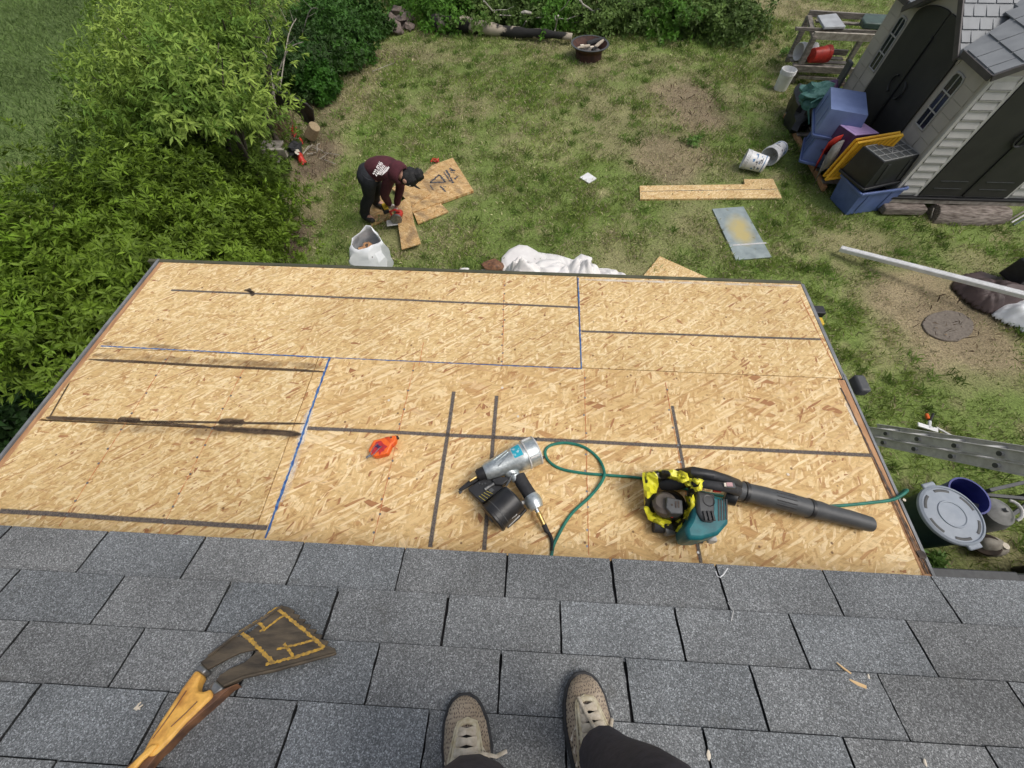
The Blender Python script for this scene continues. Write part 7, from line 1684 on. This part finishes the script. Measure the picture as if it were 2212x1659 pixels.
# ---- leaf blower with a bag of caution tape at its intake
c9 = zz(2450, 1780, .4973)
g9 = lambda x, y, h: PO.at(*c9(x, y), h)
bw = thing('leaf_blower', 'black and teal petrol leaf blower with long tube lying on the strand board', 'leaf blower', PO.at(1500, 1090, 0))
pts = [g9(905, 305, .075), g9(960, 315, .075), g9(1020, 325, .072), g9(1100, 345, .070), g9(1300, 395, .062), g9(1475, 445, .055)]
mb = MB(); mb.tube(pts, [.036, .038, .035, .037, .036, .036], 24); tu = mb.build('upper_tube', M['greypl'], bw)
for x, y, h, w in [(965, 316, .075, .041), (1480, 446, .055, .0385)]:
    mb = MB(); p = g9(x, y, h); mb.lathe(p, pts[-1] - pts[0], [(w - .004, -.008), (w, -.006), (w, .006), (w - .004, .008)], 28, False, False); mb.build('clamp_ring', M['blackpl'], tu)
for k in range(-2, 3):
    s_ = (pts[-1] - pts[0]).normalized().cross(PO.N).normalized(); dr_ = (PO.N * math.cos(k * .42) + s_ * math.sin(k * .42)) * .0362
    mb = MB(); mb.tube([pts[3].lerp(pts[4], .45) + dr_, pts[4].lerp(pts[5], .25) + dr_], .0022, 6); mb.build('tube_rib', M['blackpl'], tu)
mb = MB(); q_ = [g9(1475, 445, .055), g9(1560, 462, .050), g9(1620, 480, .048), g9(1800, 525, .040), g9(1940, 565, .034), g9(1965, 570, .033)]
mb.tube(q_, [.036, .035, .032, .031, .029, .028], 24); mb.build('nozzle', M['greypl'], bw)
mb = MB(); mb.plate(PO, [c9(*p) for p in [(590, 300), (730, 335), (830, 365), (848, 430), (848, 560), (770, 650), (640, 690), (520, 690), (500, 600), (545, 520), (575, 400)]], .15, .03); eng = mb.build('engine_housing', M['teal'], bw, bevel=.014)
mb = MB(); mb.plate(PO, [c9(*p) for p in [(585, 290), (740, 330), (735, 555), (640, 545), (600, 470)]], .165, .14); co = mb.build('starter_cover', M['greypl'], eng, bevel=.010)
mb = MB(); mb.lathe(g9(685, 385, .165), PO.N, [(.022, -.004), (.021, .001), (.014, -.001)], 24); mb.build('recess', M['blackpl'], co)
for k in range(3):
    mb = MB(); mb.box((0, 0, 0), (.008, .034, .006), M=PO.M(*PO.loc(*c9(655 + k * 33, 505), .168), .168, .05)); mb.build('clip', M['blackpl'], co, bevel=.001)
for k in range(4):
    mb = MB(); mb.plate(PO, [c9(*p) for p in [(758 + k * 21, 370), (770 + k * 21, 375), (772 + k * 21, 545 - k * 4), (760 + k * 21, 545 - k * 4)]], .1515, .148); mb.build('vent', M['blackpl'], eng)
for k in range(4):
    mb = MB(); mb.tube([g9(700 + k * 8, 640 - k * 22, .135), g9(780 + k * 12, 600 - k * 18, .135)], .0024, 5); mb.build('vent', M['blackpl'], eng)
mb = MB(); mb.tube([g9(500, 670, .05), g9(630, 685, .05)], [.020, .018], 14); mb.build('base_foot', M['greypl'], bw)
mb = MB(); mb.lathe(g9(700, 676, .045), (.1, -1, .2), [(.017, -.02), (.019, 0), (.019, .014), (.015, .018)], 20); mb.build('fuel_cap', M['alu_old'], bw)
mb = MB(); mb.tube([g9(440, 170, .14), g9(560, 160, .20), g9(700, 190, .21), g9(820, 225, .18), g9(900, 260, .13)], [.018, .021, .023, .022, .024], 14); mb.build('fan_shroud', M['blackpl'], bw)
mb = MB(); mb.tube([g9(560, 250, .21), g9(660, 255, .225), g9(760, 270, .225), g9(860, 290, .20), g9(910, 310, .15)], [.012, .015, .016, .016, .018], 14); han = mb.build('handle', M['blackrub'], bw)
mb = MB(); mb.plate(PO, [c9(*p) for p in [(795, 245), (890, 240), (905, 285), (810, 280)]], .240, .225); mb.build('switch_plate', M['greypl'], han, bevel=.003)
mb = MB(); mb.plate(PO, [c9(*p) for p in [(825, 240), (872, 240), (878, 272), (830, 270)]], .243, .236); mb.build('switch_label', M['pinkstrap'], han)
mb = MB(); mb.plate(PO, [c9(*p) for p in [(806, 244), (822, 243), (826, 272), (810, 272)]], .243, .236); mb.build('switch_label', M['whitechalk'], han)
mb = MB(); mb.tube([g9(720, 308, .19), g9(780, 312, .18)], .004, 6); mb.build('trigger', M['red'], bw)
mb = MB(); mb.lathe(g9(860, 350, .10), (.9, -.4, .2), [(.030, -.02), (.034, 0), (.030, .02)], 20); mb.build('elbow', M['blackpl'], bw)
mb = MB(); mb.lathe(g9(380, 430, .05), (-.25, .1, 1), [(.045, -.045), (.056, 0), (.054, .030), (.040, .04)], 28); mb.build('fan_housing', M['blackpl'], bw)
mb = MB(); mb.lathe(g9(335, 420, .10), (-.3, .2, 1), [(.040, -.02), (.043, .02), (.030, .034)], 24); mb.build('fan_cover', P('dusty_brown_plastic', (.16, .135, .115), (.10, .085, .075), 14, .7), bw)
mb = MB(); mb.plate(PO, [c9(*p) for p in [(352, 352), (478, 380), (482, 488), (385, 486), (345, 440)]], .150, .10); mf = mb.build('muffler_cover', M['greypl'], bw, bevel=.004)
for k in range(2):
    mb = MB(); mb.plate(PO, [c9(*p) for p in [(418 + k * 22, 388), (430 + k * 22, 390), (432 + k * 22, 440), (420 + k * 22, 440)]], .1515, .148); mb.build('slot', M['char'], mf)
mb = MB(); mb.plate(PO, [c9(*p) for p in [(388, 410), (402, 412), (402, 424), (388, 422)]], .1515, .148); mb.build('slot', M['char'], mf)
mb = MB(); mb.tube([g9(300, 200, .10), g9(330, 240, .12), g9(420, 230, .14), g9(520, 210, .16)], [.022, .030, .034, .03], 16); mb.build('shroud_neck', M['blackpl'], bw)
mb = MB(); mb.tube([g9(395, 490, .10), g9(392, 515, .09)], .005, 6); mb.build('choke_lever', M['red'], bw)
mb = MB(); mb.tube([g9(245, 590, .03), g9(330, 600, .03), g9(440, 610, .03)], [.022, .02, .018], 12); mb.build('base_foot', M['blackrub'], bw)
mb = MB(); mb.tube([g9(330, 620, .035), g9(400, 610, .035)], .022, 12); mb.build('primer', M['milky'], bw)
# caution tape bag
tp = thing('caution_tape_bag', 'crumpled yellow and black caution tape bag wrapped round the blower engine', 'caution tape', PO.at(1440, 1080, 0))
outer = [(165, 165, .15), (250, 150, .17), (340, 140, .19), (440, 150, .20), (500, 195, .21), (640, 220, .22), (600, 310, .20), (560, 330, .17), (585, 440, .14), (550, 520, .11), (500, 590, .08), (440, 630, .06), (330, 600, .05), (205, 530, .05), (180, 450, .08), (175, 300, .12)]
inner = [(x + (380 - x) * .16, y + (390 - y) * .20, z) for x, y, z in [(265, 230, .13), (280, 190, .15), (360, 170, .17), (430, 190, .18), (480, 200, .19), (545, 260, .19), (550, 300, .17), (525, 350, .13), (545, 430, .10), (510, 500, .08), (480, 560, .06), (430, 570, .04), (340, 545, .04), (240, 510, .04), (235, 430, .07), (250, 320, .11)]]
vs = []; r_ = random.Random(3); n = len(outer); n2 = n * 3
def loop(L_, j):
    i = j // 3; f = (j % 3) / 3; a, b = L_[i % n], L_[(i + 1) % n]; return [a[k] + (b[k] - a[k]) * f for k in range(3)]
for lv in range(5):
    t = lv / 4
    for j in range(n2):
        a, b = loop(outer, j), loop(inner, j); p = [a[k] + (b[k] - a[k]) * t for k in range(3)]
        vs.append(g9(p[0] + r_.uniform(-9, 9), p[1] + r_.uniform(-9, 9), max(.01, p[2] + .012 * math.sin(t * math.pi) + r_.uniform(-.010, .010))))
for j in range(n2):                                              # the bag side hangs down outside
    a = loop(outer, j); cxx, cyy = 380, 380; vs.insert(j, g9(a[0] + (cxx - a[0]) * -.02, a[1] + (cyy - a[1]) * -.02, max(.004, a[2] * .25)))
def tapemat():
    m, t, b = newmat('printed_caution_tape'); b.inputs['Roughness'].default_value = .35
    v = coords(t, scale=(30, 18, 14), rot=(0, 0, .5)); n_ = nz(t, v, 1.0, 1.5, .3)
    c = mixc(t, ramp(t, n_, [(.515, 0.0), (.535, 1.0)]), (.80, .76, .04), (.018, .018, .012)); t.links.new(c, b.inputs['Base Color'])
    bump(t, b, nz(t, coords(t), 60, 3), .5, .004); return m
mb = MB(); mb.add(vs, [(l * n2 + j, l * n2 + (j + 1) % n2, (l + 1) * n2 + (j + 1) % n2, (l + 1) * n2 + j) for l in range(5) for j in range(n2)]); mb.build('tape_bag', tapemat(), tp, solid=.0012, ang=28)
def ribbon(pts, w, mt='tape'):
    mb = MB(); P_ = [g9(*p) for p in pts]; vs = []
    for i, p in enumerate(P_):
        d = (P_[min(i + 1, len(P_) - 1)] - P_[max(i - 1, 0)]).normalized(); s_ = d.cross(PO.N).normalized() * w / 2; tw = math.sin(i * 1.7) * w * .3
        vs += [p - s_ + PO.N * tw, p + s_ - PO.N * tw]
    mb.add(vs, [(2 * i, 2 * i + 1, 2 * i + 3, 2 * i + 2) for i in range(len(P_) - 1)]); mb.build('tape_strip', M[mt], tp, solid=.001)
ribbon([(450, 150, .21), (500, 175, .225), (520, 215, .235), (480, 230, .235), (440, 220, .22)], .012)
ribbon([(560, 215, .235), (600, 240, .24), (635, 230, .235), (615, 290, .23), (570, 300, .22)], .016)
ribbon([(430, 560, .05), (450, 540, .06), (470, 580, .06), (430, 610, .05)], .014)
ribbon([(250, 540, .05), (300, 560, .055), (350, 590, .05), (300, 600, .04)], .014)
ribbon([(540, 350, .16), (560, 420, .15), (540, 480, .12), (510, 540, .09)], .012)
